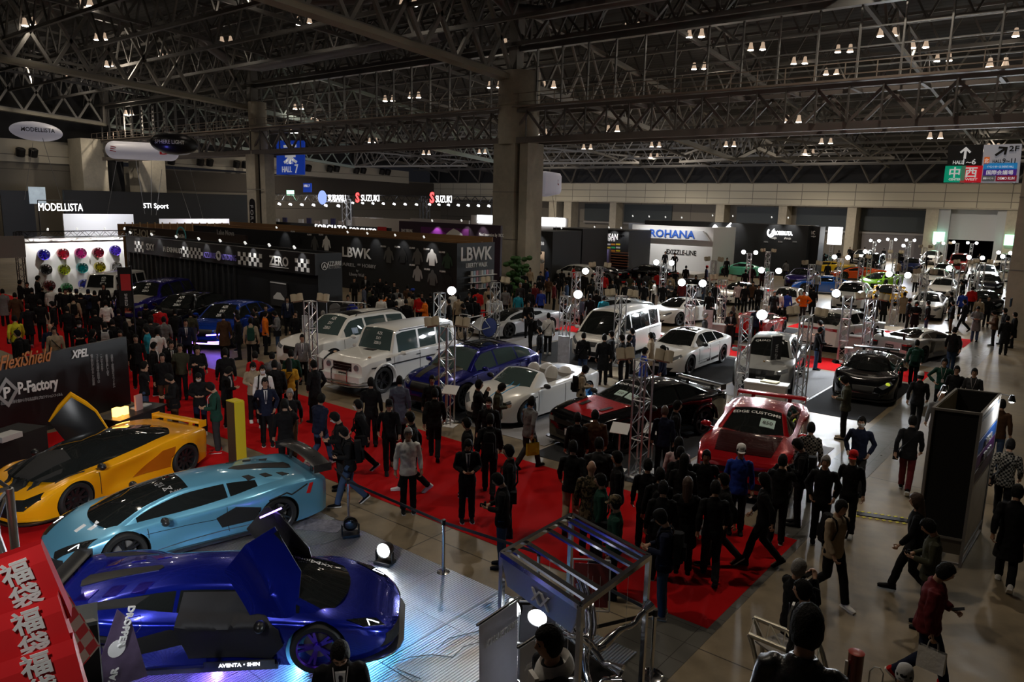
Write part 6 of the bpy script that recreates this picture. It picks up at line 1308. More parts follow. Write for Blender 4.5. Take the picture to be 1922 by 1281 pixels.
for px, py, s, m in ((730, 480, .85, M_hood), (756, 481, .8, M_matt), (784, 483, .85, M_hood), (811, 485, .85, M_txt), (840, 491, .8, mat('tee_green', (.02, .05, .03), .7)), (784, 515, .8, M_txtd), (812, 523, .8, M_hood), (841, 527, .7, M_matt), (591, 458, .8, M_hood), (613, 458, .85, M_txt), (560, 452, .6, M_matt)):
    hoodie(lx(px, py)+V(0, -.01, 0), s, m, 'garment')
    q = lx(px-10, py-17); par(letters('10,000', (q.x, 32.97, q.z), (1, 0, 0), (0, 0, 1), .16, M_txt, None, .02, .5), b)
for px in (668, 705, 757, 811, 535): q = lx(px, 450); spot(b, (q.x, 32.3, 3.9), (q.x, 33, 2.9), 34)
for i in range(3):
    sh = bx('shelf', c0.x+.02, 34.0, .75+.42*i, c0.x+.35, 36.4, .78+.42*i, M_white); sh.parent = b; sh.matrix_parent_inverse = Matrix.Translation(-b.location)
pk = []
for i in range(3):
    for j in range(9):
        o = MB().box((c0.x+.2, 34.15+.24*j, .93+.42*i), (.06, .17, .28)).build('package', mat('pack%d' % ((i*16+j) % 4), [(.6, .6, .6), (.35, .5, .6), (.6, .3, .35), (.25, .25, .25)][(i*16+j) % 4], .5)); tag(o, 'small boxed item on the pegged side of the apparel booth', 'box', 'packages on the apparel booth side')
# artisan booth and neighbours
YA = 47.5
def wallbox(name, pa, pb, pytop, Y, depth, m, label, z=None, H0=0):
    a, c = onY(pa, pytop, Y), onY(pb, pytop, Y); z = z or max(a.z, c.z); r = bth(name, ((a.x+c.x)/2, Y, 0), label, 'booth'); pbx('wall', a.x, Y, H0, c.x, Y+depth, z, m, r); return r, a.x, c.x, z
def face_text(r, s, pa, pb, py, Y, h, m=M_txt, bold=.03):
    a, c = onY(pa, py, Y), onY(pb, py, Y); return par(letters(s, ((a.x+c.x)/2, Y-.02, (a.z+c.z)/2), (1, 0, 0), (0, 0, 1), h, m, None, bold, abs(c.x-a.x), th=.015), r)
r, xa, xb, z = wallbox('wheel_booth', 984, 1038, 435, YA, 4, M_dk, 'black wheel maker booth with lit rim shelves beside the stone column'); face_text(r, 'A', 993, 1008, 454, YA, 1.1); face_text(r, 'ARTISAN', 992, 1007, 460, YA, .16, M_txtd); face_text(r, '鍛造輪', 1011, 1022, 457, YA, .3, M_txtd)
a, c = onY(991, 468, YA), onY(1022, 500, YA); al = MB().box(((a.x+c.x)/2, YA-.03, 1.35), (c.x-a.x, .05, 2.1)).build('lit_alcove', mat('alcove', (.55, .4, .28), .6)); par(al, r)
for i, (px, py) in enumerate(((993, 474), (1003, 476), (1013, 475), (997, 492), (1009, 492), (1017, 491))):
    p = onY(px, py, YA-.45); o = ob('alloy_rim', WM[k_][1], None, p); o.rotation_euler = (0, 0, PI); o.scale = (.52, .6, .52); oslot(o, 0, (M_blk, M_alu)[i % 2]); tag(o, 'forged alloy rim in the lit alcove of the black wheel booth', 'wheel rim', 'rims in the lit alcove')
spot(r, (xa+1.5, YA-.9, z+.2), (xa+1.5, YA, 2.6), 90); spot(r, (xa+2.2, YA-1.2, z), ((a.x+c.x)/2, YA, 1.4), 120)
r, xa, xb, z = wallbox('wood_panel_booth', 1038, 1094, 430, 52.5, 4, M_dk, 'dark booth with a wooden panel showing a silver branch'); a, c = onY(1042, 441, 52.5), onY(1084, 473, 52.5); par(MB().box(((a.x+c.x)/2, 52.46, (a.z+c.z)/2), (c.x-a.x, .06, a.z-c.z)).build('wood_panel', mat('wood_panel', (.30, .13, .06), .5, var=(4, .4))), r)
P = [V(lerp(a.x, c.x, t), 52.35, lerp(a.z, c.z, .45+.18*math.sin(t*9))) for t in [i/12 for i in range(13)]]; par(MB().tube(P, [.10-.005*i for i in range(13)], 8).build('silver_branch', M_chrome, None, True), r); spot(r, (xa+1.6, 51.5, z), (xa+1.6, 52.5, 2.6), 90)
r, xa, xb, z = wallbox('tuner_booth', 1097, 1181, 433, 58, 4, M_dk, 'black booth with a winged silver logo and rows of sponsor marks'); face_text(r, 'ARTISAN', 1123, 1160, 444, 58, .75, M_txt, .03); face_text(r, 'SPIRITS', 1129, 1155, 451, 58, .22, M_txt)
for sgn, pa, pb in ((-1, 1112, 1124), (1, 1160, 1172)):
    a, c = onY(pa, 442, 57.98), onY(pb, 446, 57.98); mb = MB()
    for i in range(4): mb.box(((a.x+c.x)/2+sgn*-.1*i, 57.96, a.z-.11*i), (abs(c.x-a.x)-.22*i, .03, .07))
    par(mb.build('wing_emblem', M_chrome), r)
for j in range(3):
    for i in range(5): q = onY(1124+9*i, 459+6*j, 57.98); par(MB().box(q, (.42, .02, .14)).build('sponsor_mark', mat('mark%d' % ((i+j*2) % 4), [(.5, .4, .02), (.02, .4, .1), (.5, .5, .5), (.5, .2, .02)][(i+j*2) % 4], .5)), r)
for i in range(6): q = onY(1160, 474+5*i, 57.94); par(MB().box((q.x, 57.9, q.z), (2.2, .06, .06)).build('wood_slat', mat('wood_panel')), r)
q = onY(1123, 484, 57.8); par(MB().box((q.x, 57.8, q.z), (2.5, .3, 1.6)).build('display_screen', mat('screen_grey', (.2, .19, .22), .3)), r); q = onY(1134, 484, 57.6); par(MB().box((q.x, 57.6, q.z), (.12, .1, 1.7), mtx=Matrix.Rotation(R(12), 3, 'Y')).build('light_tube', mat('tube_violet', (1, 1, 1), .4, emit=(.6, .5, 1), es=5)), r)
for px in (1120, 1147, 1170): q = onY(px, 440, 57.5); spot(r, (q.x, 57.1, z+.2), (q.x, 58, 3.2), 80)
# white booth ROHANA
YR = 64.0; xa, xb = onY(1183, 500, YR).x, onY(1335, 500, YR).x; r = bth('white_booth', (-36, YR, 0), 'tall white exhibition wall with blue wordmark header and black line lettering', 'booth'); pbx('wall', xa, YR, 0, xb, YR+.3, 4.4, M_white, r); pbx('side_wall', xb-.3, YR+.3, 0, xb, YR+5, 4.4, M_white, r)
mb = MB(); a, c = onY(1200, 429, YR-.4), onY(1325, 452, YR-.4); mb.prism([(a.x, c.z), (onY(1332, 452, YR-.4).x, c.z), (onY(1320, 432, YR-.4).x, a.z), (a.x, a.z)], -.15, .15, Matrix.Translation((0, YR-.4, 0)) @ Matrix.Rotation(R(90), 4, 'X')); par(mb.build('header', mat('header_grey', (.55, .57, .62), .5)), r)
face_text(r, 'ROHANA', 1220, 1305, 439, YR-.58, .95, M_txtb, .05); face_text(r, 'EXIZZLE-LINE', 1251, 1307, 474, YR, .62, M_txtk, .03)
pbx('plinth', xa, YR-3.5, 0, xb, YR, .35, mat('plinth', (.5, .48, .46), .5), r)
for px in (1210, 1240, 1270, 1300): q = onY(px, 455, YR); spot(r, (q.x, YR-2.5, 5.2), (q.x, YR, 2), 160, size=110)
# roberuta booth, dark
YQ = 70; r, xa, xb, z = wallbox('dark_booth', 1210, 1518, 424, YQ, 3, M_dk, 'wide black booth wall with white horseshoe emblem and wordmark at the back'); face_text(r, 'ROBERUTA.', 1453, 1488, 438, YQ, .75, M_txte, .05); face_text(r, 'Asuja', 1445, 1458, 447, YQ, .3); face_text(r, 'Asuja', 1472, 1485, 448, YQ, .3)
for q0 in (1434, 1461, 1488): face_text(r, 'ROHA', q0, q0+8, 454, YQ, .2, M_txtd)
def shoe_emblem(px, py, s, rr):
    q = onY(px, py, YQ-.1); mb = MB(); mb.tube([q+V(s*.62*math.sin(a), 0, -s*.7*math.cos(a)) for a in [-2.45+4.9*i/20 for i in range(21)]], [(s*.06, s*.14)]*21, 8); mb.tube([q+V(-.1*s, 0, -.4*s), q+V(.2*s, 0, -.1*s), q+V(.25*s, 0, .35*s), q+V(.6*s, 0, .75*s)], [(s*.16, s*.1), (s*.14, s*.1), (s*.1, s*.08), (s*.05, s*.04)], 8); par(mb.build('horseshoe_emblem', M_txte, None, True), rr)
shoe_emblem(1354, 440, 1.5, r); shoe_emblem(1447, 437, .5, r)
for px in (1336, 1374, 1447, 1478): q = onY(px, 426, YQ-1); spot(r, (q.x, YQ-1, 5.4), (q.x, YQ, 4), 120)
r, xa, xb, z = wallbox('dark_booth', 1521, 1540, 426, 71, 1.5, M_dk, 'narrow black booth side with a round white emblem'); face_text(r, 'ac', 1521, 1530, 437, 71, .7); face_text(r, 'design', 1520, 1531, 444, 71, .2)
q = onY(1567, 443, 73); tag(MB().box((q.x, 73, q.z), (1.25, .1, 1.6)).build('lit_screen', mat('screen_white', (1, 1, 1), .5, emit=(1, 1, 1), es=3)), 'bright blank white screen above the black minibus', 'screen')
# middle distance signs left of the stone column
def onPl(px, py, Y): return onY(px, py, Y) if Y > 0 else onX(px, py, Y)
def panel(name, pa, pb, pt, pbm, Y, m, label, cat='booth', th_=.2, ground=True):
    if Y < 0:
        a, c = onX(pa, pt, Y), onX(pb, pt, Y); return tag(bx(name, Y-th_, a.y, 0, Y, c.y, (a.z+c.z)/2, m), label, cat)
    a, c = onY(pa, pt, Y), onY(pb, pt, Y); z0 = 0 if ground else onY((pa+pb)/2, pbm, Y).z; o = bx(name, a.x, Y, z0, c.x, Y+th_, (a.z+c.z)/2, m); return tag(o, label, cat)
o = panel('purple_booth', 749, 940, 419, 480, 39.9, mat('aubergine', (.035, .018, .035), .5), 'aubergine booth wall with violet car picture and white serif slogan')
def lon(o, s, pa, pb, py, Y, h, m=M_txt, bold=.02):
    if Y < 0: a, c = onX(pa, py, Y), onX(pb, py, Y); return letters(s, (Y+.02, (a.y+c.y)/2, (a.z+c.z)/2), (0, 1, 0), (0, 0, 1), h, m, o, bold, abs(c.y-a.y), th=.012)
    a, c = onY(pa, py, Y), onY(pb, py, Y); return letters(s, ((a.x+c.x)/2, Y-.02, (a.z+c.z)/2), (1, 0, 0), (0, 0, 1), h, m, o, bold, abs(c.x-a.x), th=.012)
lon(o, 'DAY BREAK', 754, 775, 433, 39.9, .32); lon(o, 'Next innovation by  MCC', 900, 946, 442, 39.9, .32)
for (pa, pb, py), m in (((806, 838, 437), paint('violet_car', (.3, .05, .4))), ((838, 868, 438), P_w)):
    a, c = onY(pa, py, 39.85), onY(pb, py, 39.85); mb = MB(); mb.loft([[V(lerp(a.x, c.x, t), y, a.z-.25+h*k) for y, k in ((39.84, 0), (39.82, 0), (39.82, 1), (39.84, 1))] for t, h in ((0, .2), (.2, .42), (.45, .62), (.7, .5), (1, .25))]); mb.build('printed_car', m, o)
mb = MB(); a, c = onY(790, 437, 39.88), onY(880, 437, 39.88); mb.box(((a.x+c.x)/2, 39.88, a.z), (c.x-a.x, .02, .9)); mb.build('violet_swoosh', mat('swoosh', (.12, .02, .13), .5), o)
for px in (815, 870, 900): q = onY(px, 419, 39.5); spot(o, (q.x, 39.3, q.z+.15), (q.x, 39.9, q.z-1), 45)
o = panel('wheel_brand_booth', 494, 732, 421, 470, 45.5, M_dk, 'long black forged wheel booth band with glowing white wordmarks'); lon(o, 'FORGIATO', 592, 651, 429, 45.5, .95, M_txte, .0); lon(o, 'FORGIATO', 657, 707, 434, 45.5, .8, M_txte, .0); q = onY(717, 435, 45.45); MB().box(q, (1.2, .03, .85)).build('red_picture', M_red, o)
mb = MB(); q = onY(474, 400, 37.5); mb.prism([(-.42, 0), (.42, 0), (.42, 5.6), (.3, 5.9), (0, 6.0), (-.3, 5.9), (-.42, 5.6)], -.03, .03, Matrix.Translation((q.x, 37.5, 0)) @ Matrix.Rotation(R(90), 4, 'X')); o = mb.build('feather_flag', M_matt); tag(o, 'tall narrow black flag with vertical white letters before the thin column', 'flag')
for i, ch in enumerate('FORGIATO'): letters(ch, (q.x, 37.45, 5.3-.52*i), (0, 0, -1), (1, 0, 0), .62, M_txt, o, .03)
o = panel('black_hall_booth', 120, 467, 362, 408, -98, M_dk, 'very long black maker booth wall with small white wordmark at the far left', th_=.5); lon(o, 'STI Sport', 269, 316, 388, -98, .9, M_txte, .0)
o = panel('white_booth_wall', 118, 250, 402, 425, -80, mat('lit_white', (.8, .8, .8), .6), 'low white booth wall with a lit top edge at the far left'); q = onX(180, 410, -80); light('booth_wash', 'AREA', (-75, q.y, 6), 350, (.9, .92, 1), 3, target=(-80, q.y, 2))
o = panel('white_booth_wall', 300, 430, 411, 430, -78, mat('lit_white'), 'low white booth wall with a glowing tyre shop mark'); lon(o, 'BBS', 390, 410, 419, -78, .9, M_txte, .0); q = onX(390, 410, -78); light('booth_wash', 'AREA', (-74, q.y, 5), 300, (.95, .92, 1), 2, target=(-78, q.y, 3))
o = panel('wood_hoarding', 222, 430, 420, 440, -66, mat('raw_wood', (.25, .13, .05), .7), 'raw wooden back of a booth hoarding with cream framing')
for i in range(14): q = onX(235+14*i, 426, -65.95); MB().box((-65.94, q.y, q.z), (.06, .08, .8)).build('framing_stud', mat('stud', (.5, .32, .15), .6), o)
o = panel('brown_booth', 225, 460, 432, 470, 29, mat('brown_black', (.035, .022, .02), .6), 'brown black booth band with script lettering and a round blue emblem'); lon(o, 'BE-JOUE', 245, 292, 441, 29, .9, mat('cream_letters', (.45, .42, .36), .6), .04); lon(o, 'Lake Nova', 408, 440, 437, 29, .5, M_txtd)
q = onY(341, 444, 28.9); MB().lathe([(.62, 0), (.75, .02), (.75, .05), (.62, .05)], q, (0, -1, 0), 28).build('round_emblem', mat('ring_blue', (.1, .5, .6), .4), o, True); letters('SkyLife', (q.x, 28.85, q.z), (1, 0, 0), (0, 0, 1), .4, M_txt, o)
o = panel('lit_booth_block', 0, 62, 358, 400, -102, mat('midnight_panel', (.01, .013, .02), .5), 'midnight blue booth block with bright picture corner at the far left edge'); q = onX(70, 367, -101.9); MB().box(q, (.1, 1.8, 2.0)).build('lit_picture', mat('screen_pale', (.5, .6, .7), .5, emit=(.5, .6, .7), es=.35, var=(1.5, .6)), o)
o = MB(); q = onX(113, 390, -84); ya, yb = onX(72, 385, -84).y, onX(155, 388, -84).y; o.tube([(-84.1, ya, q.z+.7), (-84.1, yb, q.z+.7)], .05); o.tube([(-84.1, ya, 0), (-84.1, ya, q.z+.7)], .05); o.tube([(-84.1, yb, 0), (-84.1, yb, q.z+.7)], .05); o = o.build('sign_gantry', M_blk); tag(o, 'gantry carrying large glowing white capitals at the far left', 'sign'); lon(o, 'MODELLISTA', 72, 155, 389, -84, 1.3, M_txte, .0)
# lit stands at the back
for pa, pb, pt, Y, s, tm, lab in ((884, 1065, 407, 66, '', None, 'brightly lit white stand beyond the stone column'), (1180, 1262, 420, 76, '', None, 'dim black stand with a red edge behind the blue wordmark'), (660, 780, 410, 64, '', None, 'pale beige stand wall beyond the aubergine booth'), (770, 880, 412, 60, '', None, 'pale stand wall with small grey lettering behind the violet picture')):
    o = panel('lit_stand', pa, pb, pt, 430, Y, mat('stand_'+lab[:4], (.02, .02, .02) if 'black' in lab else (.55, .52, .5), .5), lab)
    if 'bright' in lab:
        q = onY(974, 414, Y-.1); MB().box((q.x, Y-.1, q.z), (onY(1055, 414, Y).x-onY(892, 414, Y).x, .1, .9)).build('light_box', mat('light_box', (1, 1, 1), .5, emit=(.9, .95, 1), es=3), o)
# far stand gantries: subaru / suzuki
def gantry(pa, pb, py, Y, label, sil=True):
    a, c = onY(pa, py, Y), onY(pb, py, Y); mb = MB(); z = (a.z+c.z)/2; truss_bar(mb, (a.x, Y, z), (c.x, Y, z), .9, .07, brace=.04)
    for x in (a.x, c.x): truss_bar(mb, (x, Y, 0), (x, Y, z), .8, .06, brace=.035)
    o = tag(mb.build('lighting_gantry', M_alu if sil else M_blk), label, 'gantry')
    for i in range(7):
        x = lerp(a.x, c.x, (i+.5)/7); MB().lathe([(.02, .25), (.18, .2), (.24, 0), (.02, -.02)], (x, Y-.3, z-1.0), (0, .4, 1), 10).build('stage_lamp', mat('stage_lamp', (1, 1, 1), .5, emit=(.85, .9, 1), es=8), o)
    return o, z
o, z = gantry(497, 650, 372, 64, 'silver lighting gantry with an oval star badge and white capitals'); lon(o, 'SUBARU', 616, 649, 372, 63.4, 1.2, M_txte, .0); q = onY(605, 371, 63.4); MB().lathe([(.001, .05), (.9, .05), (.95, 0)], q, (0, -1, 0), 24).build('oval_badge', mat('badge_blue', (.1, .2, .6), .4, emit=(.3, .4, .8), es=1), o)
o, z = gantry(655, 795, 372, 84, 'black lighting gantry with two red and white maker signs', False)
for pa, pb in ((678, 712), (818, 848)): lon(o, 'SUZUKI', pa, pb, 372 if pa < 700 else 374, 83.4, 1.5, M_txte, .0); q = onY(pa-7, 371, 83.4); letters('S', q, (1, 0, 0), (0, 0, 1), 2.2, mat('red_glow', (1, .1, .1), .5, emit=(1, .05, .05), es=3), o, .08)
o, z = gantry(800, 930, 374, 86, 'black lighting gantry with a row of small stage lamps', False)
light('stand_wash', 'AREA', (-75, 66, 7), 900, (.85, .88, 1), 5, target=(-78, 72, 0)); light('stand_wash', 'AREA', (-60, 72, 7), 900, (.85, .88, 1), 5, target=(-62, 78, 0)); light('stand_wash', 'AREA', (-45, 76, 7), 900, (.9, .92, 1), 5, target=(-46, 84, 0))
for i in range(26):      # stand partitions and counters deep in the hall
    px = 520+i*15; Y = 68+((i*7) % 5)*3; q = onY(px, 418, Y); o = MB(); o.box((q.x, Y, .9), (2.2, 1.2, 1.8)); o.box((q.x+.3, Y-.2, 2.4), (1.1, .2, 1.2)); tag(o.build('stand_counter', mat('counter%d' % (i % 3), [(.5, .5, .52), (.03, .03, .1), (.25, .2, .18)][i % 3], .5)), 'small stand counter with a back board deep in the hall', 'counter', 'stand counters deep in the hall')
# ---------------------------------------------------------------- hanging signs and balloons
def hang(name, pts, Y, m, label, th_=.12):
    P = [onY(px, py, Y) for px, py in pts]; mb = MB(); n = 4; mb.add([p for p in P]+[p+V(0, th_, 0) for p in P], [(0, 1, 2, 3), (7, 6, 5, 4), (0, 4, 5, 1), (1, 5, 6, 2), (2, 6, 7, 3), (3, 7, 4, 0)]); return tag(mb.build(name, m), label, 'hanging sign'), P
M_tl = mat('sign_letter_white', (.8, .8, .8), .5, emit=(.8, .8, .8), es=.25)
o, P = hang('hall_banner', [(519, 264), (571, 264), (571, 328), (519, 328)], 47, mat('banner_blue', (.01, .05, .42), .6, emit=(.01, .05, .42), es=.3), 'blue hanging banner reading EAST HALL 7 behind the girder')
def on(o, s, px, py, Y, h, m, w=None, bold=.03): q = onY(px, py, Y); return letters(s, (q.x, Y-.02, q.z), (1, 0, 0), (0, 0, 1), h, m, o, bold, w, th=.015)
on(o, '東', 545, 288, 47, 2.2, M_tl, 2.4, .06); on(o, 'EAST', 545, 304, 47, .62, M_tl, 1.25); on(o, 'HALL', 539, 318, 47, .85, M_tl, 1.7); on(o, '7', 557, 317, 47, 1.25, M_tl)
o, P = hang('hall_banner', [(569, 344), (584, 344), (584, 361), (569, 361)], 64, mat('banner_blue'), 'small blue HALL 7 sign board on the side wall'); on(o, 'HALL 7', 576, 349, 64, .5, M_tl, 1.3)
YS = 30.0
def arrow(px, py, an, s_, m):
    q = onY(px, py, YS-.03); mb = MB(); mb.prism([(x*s_, y*s_) for x, y in ((-.09, -.5), (.09, -.5), (.09, .18), (.32, -.05), (.42, .08), (0, .5), (-.42, .08), (-.32, -.05), (-.09, .18))], 0, .02, Matrix.Translation(q) @ Matrix.Rotation(R(90), 4, 'X') @ Matrix.Rotation(R(an), 4, 'Z')); mb.build('arrow', m, o)
o, P = hang('direction_sign', [(1780, 273), (1846, 271), (1838, 341), (1776, 341)], YS, mat('sign_black', (.012, .012, .014), .5), 'black hanging direction sign with an arrow, HALL 1~6 and two coloured squares')
M_tl = mat('sign_letter_white', (.8, .8, .8), .5, emit=(.8, .8, .8), es=.25)
arrow(1812, 287, 0, .40, M_tl); on(o, 'HALL', 1799, 305, YS, .17, M_tl, .32, .02); on(o, '1~6', 1820, 304, YS, .25, M_tl, .38, .02)
for px, ch, t, c_ in ((1792, '中', 'CENTER', (.0, .35, .2)), (1823, '西', 'WEST', (.6, .01, .02))):
    q = onY(px, 327, YS-.03); MB().box(q, (.62, .03, .56)).build('colour_square', mat('sq_'+t, c_, .5, emit=c_, es=.3), o); on(o, ch, px, 324, YS-.05, .38, M_tl, None, .04); on(o, t, px, 337, YS-.05, .1, M_tl, .36)
o, P = hang('direction_sign', [(1847, 272), (1918, 270), (1911, 343), (1840, 343)], YS, mat('sign_grey', (.42, .42, .45), .5, emit=(.4, .4, .45), es=.2), 'pale grey hanging direction sign with 2F arrow and HALL 9~11')
arrow(1880, 284, -50, .42, M_txtk); on(o, '2F', 1904, 279, YS, .24, M_txtk, .28, .03); on(o, 'HALL', 1872, 303, YS, .15, M_txtk, .26, .02); on(o, '9~11', 1894, 302, YS, .22, M_txtk, .36, .02)
M_tl2 = M_tl
def bar(px0, px1, py, h, c_, t, nm='colour_bar'):
    a, c = onY(px0, py, YS-.03), onY(px1, py, YS-.03); MB().box(((a.x+c.x)/2, YS-.03, a.z), (c.x-a.x, .03, h)).build(nm, mat('bar_'+t, c_, .5, emit=c_, es=.25), o); on(o, t, (px0+px1)/2, py, YS-.05, h*.7, M_tl, (c.x-a.x)*.8, .02)
bar(1847, 1857, 302, .24, (.7, .15, .02), '北'); bar(1846, 1909, 313, .22, (.02, .25, .6), 'イベントホール EVENT HALL'); bar(1845, 1908, 324, .22, (.07, .02, .25), '国際会議場'); bar(1843, 1867, 335, .19, (.12, .12, .12), '幕張イベント'); bar(1869, 1908, 335, .19, (.25, .01, .03), 'DEMO RUN')
def balloon(c, d, rz, m, label, strings=()):
    mb = MB(); mb.ell((0, 0, 0), d, 32, 18); o = mb.build('balloon', m, None, True, 80); o.location = c; o.rotation_euler = (0, R(3), rz); tag(o, label, 'balloon')
    for s0, s1 in strings: tag(MB().tube([s0, s1], .02, 4).build('tether', mat('tether', (.3, .3, .3), .6)), 'thin tether line running down from the '+label.split()[0]+' '+label.split()[1]+' balloon', 'tether', 'tethers of the '+label.split()[0]+' balloon'); 
    return o
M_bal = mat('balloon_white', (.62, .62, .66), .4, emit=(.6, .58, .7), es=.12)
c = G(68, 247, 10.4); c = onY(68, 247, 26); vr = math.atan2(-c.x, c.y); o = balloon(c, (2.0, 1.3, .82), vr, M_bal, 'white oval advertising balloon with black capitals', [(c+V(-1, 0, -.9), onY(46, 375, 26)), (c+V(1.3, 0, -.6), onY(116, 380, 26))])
rt_ = V(math.cos(vr), math.sin(vr), 0); fr_ = V(math.sin(vr), -math.cos(vr), 0)
def wrap(s, c, rt_, fr_, h, w, m, nm, par_, r_, dz=0, du=0):
    vs, fs = text_geo(s, .03, 0); xs = [v.x for v in vs]; ww = max(xs)-min(xs); cx = (max(xs)+min(xs))/2; a_, b_, d_ = r_
    out = []
    for v in vs:
        u = (v.x-cx)/ww*w+du; z = v.y*h+dz; k = max(.02, 1-(u/a_)**2-(z/d_)**2); out.append(c+rt_*u+V(0, 0, z)+fr_*(b_*math.sqrt(k)+.03))
    mb = MB(); mb.add(out, fs); o2 = mb.build(nm, m); o2.parent = par_; o2.matrix_parent_inverse = (Matrix.Translation(par_.location) @ par_.rotation_euler.to_matrix().to_4x4()).inverted()
wrap('MODELLISTA', c, rt_, fr_, .5, 2.5, M_txtk, 'lettering', o, (2.0, 1.3, .82), .05, .15)
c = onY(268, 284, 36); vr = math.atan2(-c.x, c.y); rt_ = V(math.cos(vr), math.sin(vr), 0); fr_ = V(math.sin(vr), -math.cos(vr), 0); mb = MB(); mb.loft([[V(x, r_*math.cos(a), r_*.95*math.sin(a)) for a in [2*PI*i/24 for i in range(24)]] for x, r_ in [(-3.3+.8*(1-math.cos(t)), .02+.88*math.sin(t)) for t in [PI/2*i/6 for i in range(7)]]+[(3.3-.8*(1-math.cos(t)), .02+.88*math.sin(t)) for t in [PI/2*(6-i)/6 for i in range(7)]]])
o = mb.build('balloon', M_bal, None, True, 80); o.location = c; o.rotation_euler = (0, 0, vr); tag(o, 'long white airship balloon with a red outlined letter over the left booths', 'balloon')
wrap('ミ', c, rt_, fr_, .7, .6, mat('dark_red', (.3, .01, .02), .5), 'lettering', o, (9, .9, 2), 0, -2.6); wrap('B', c, rt_, fr_, .9, .8, M_red, 'lettering', o, (9, .9, 2), .0, 1.9)
for a_, b_ in (((219, 302), (201, 405)), ((255, 302), (272, 402)), ((284, 302), (284, 404)), ((304, 318), (293, 404)), ((326, 315), (358, 410)), ((357, 318), (381, 410))): tag(MB().tube([onY(*a_, 36), onY(*b_, 40)], .02, 4).build('tether', mat('tether')), 'thin tether line hanging from the long balloons over the left booths', 'tether', 'tethers of the long balloons')
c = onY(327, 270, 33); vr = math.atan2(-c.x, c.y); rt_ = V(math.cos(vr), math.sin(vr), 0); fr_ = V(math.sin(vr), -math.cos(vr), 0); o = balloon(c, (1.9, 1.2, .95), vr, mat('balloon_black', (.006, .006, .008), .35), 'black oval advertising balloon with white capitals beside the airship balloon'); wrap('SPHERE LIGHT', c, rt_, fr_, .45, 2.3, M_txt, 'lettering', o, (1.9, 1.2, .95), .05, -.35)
light('balloon_glow', 'POINT', c+V(.9, -1.6, -1.2), 20, (.15, .15, 1), .02)
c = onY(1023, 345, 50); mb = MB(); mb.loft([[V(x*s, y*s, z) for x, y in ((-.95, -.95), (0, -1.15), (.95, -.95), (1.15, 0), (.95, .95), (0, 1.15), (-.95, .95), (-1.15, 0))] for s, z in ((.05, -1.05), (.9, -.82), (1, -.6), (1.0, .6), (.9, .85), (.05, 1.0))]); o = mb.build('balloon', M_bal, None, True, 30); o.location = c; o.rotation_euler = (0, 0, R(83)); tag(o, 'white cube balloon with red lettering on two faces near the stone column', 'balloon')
vr = math.atan2(-c.x, c.y)
for sg in (-1, 1): a = vr+sg*R(42); letters('T3R', c+V(math.sin(a)*1.02, -math.cos(a)*1.02, .15), (math.cos(a), math.sin(a), 0), (0, 0, 1), .7, mat('dark_red'), None, .05).parent = None
for o2 in [o2 for o2 in COL.objects if o2.name.startswith('lettering') and o2.parent is None]: o2.parent = o; o2.matrix_parent_inverse = (Matrix.Translation(o.location) @ o.rotation_euler.to_matrix().to_4x4()).inverted()
for dx in (-.8, .8): tag(MB().tube([c+V(dx, 0, -1), c+V(dx*2.2, 0, -6)], .02, 4).build('tether', mat('tether')), 'thin tether line of the white cube balloon', 'tether', 'tethers of the cube balloon')
# green exit lamps and small wall marks
for px, py, Y in ((1762, 445, 109.6), (1897, 451, 109.6), (545, 362, 64), (745, 390, 108)):
    q = onY(px, py, Y); o = tag(MB().box(q, (1.3, .15, 1.3) if px > 1000 else (1.6, .15, .7)).build('exit_lamp', mat('exit_green', (.2, 1, .5), .5, emit=(.5, 1, .7), es=1.6)), 'small green emergency exit lamp high on the hall wall', 'exit lamp', 'green exit lamps')
q = onX(1900, 568, -3.1); tag(MB().box((-3.14, q.y, q.z), (.04, .5, .35)).build('wall_sign', mat('sign_navy', (.02, .06, .12), .5)), 'small navy notice plate on the side of the near stone pillar', 'sign')
#@@P7
# ---------------------------------------------------------------- truss towers with floodlights
mb = MB(); TH = 2.7
truss_bar(mb, (0, 0, .02), (0, 0, TH), .30, .024, brace=.011)
for z in (.9, 1.8):
    for a, b_ in (((-.15, -.15), (.15, -.15)), ((.15, -.15), (.15, .15)), ((.15, .15), (-.15, .15)), ((-.15, .15), (-.15, -.15))): mb.tube([(*a, z), (*b_, z)], .018, 5)
ME_tower = mb.mesh('tower', M_alu, True, 60)
mb = MB(); mb.box((0, 0, .012), (.5, .5, .016)); ME_base = mb.mesh('base_plate', M_alu)
mb = MB(); mb.lathe([(.02, -.14), (.09, -.13), (.13, -.02), (.17, .04), (.175, .06), (.15, .05)], ax=(0, -1, 0), n=20); mb.tube([(-.19, 0, .02), (-.19, .02, -.16), (.19, .02, -.16), (.19, 0, .02)], .012, 6); ME_lampb = mb.mesh('lamp_housing', M_blk, True, 40)
mb = MB(); mb.ell((0, -.035, 0), (.155, .04, .155), 20, 8, mtx=Matrix.Identity(3)); ME_glow = mb.mesh('lamp_glass', M_lamp, True)
M_dif = mat('beige_flap', (.50, .43, .32), .7)
mb = MB()
for s in (-1, 1): mb.loft([[V(s*(.01+.19*t), -.02-.05*math.sin(t*PI), z) for z in (-.13, .13)]+[V(s*(.01+.19*t), .0-.05*math.sin(t*PI), z) for z in (.13, -.13)] for t in (0, .25, .5, .75, 1)])
mb.box((0, .06, 0), (.3, .1, .24)); ME_flap = mb.mesh('folded_flap', M_dif, True, 40)
TW = 0
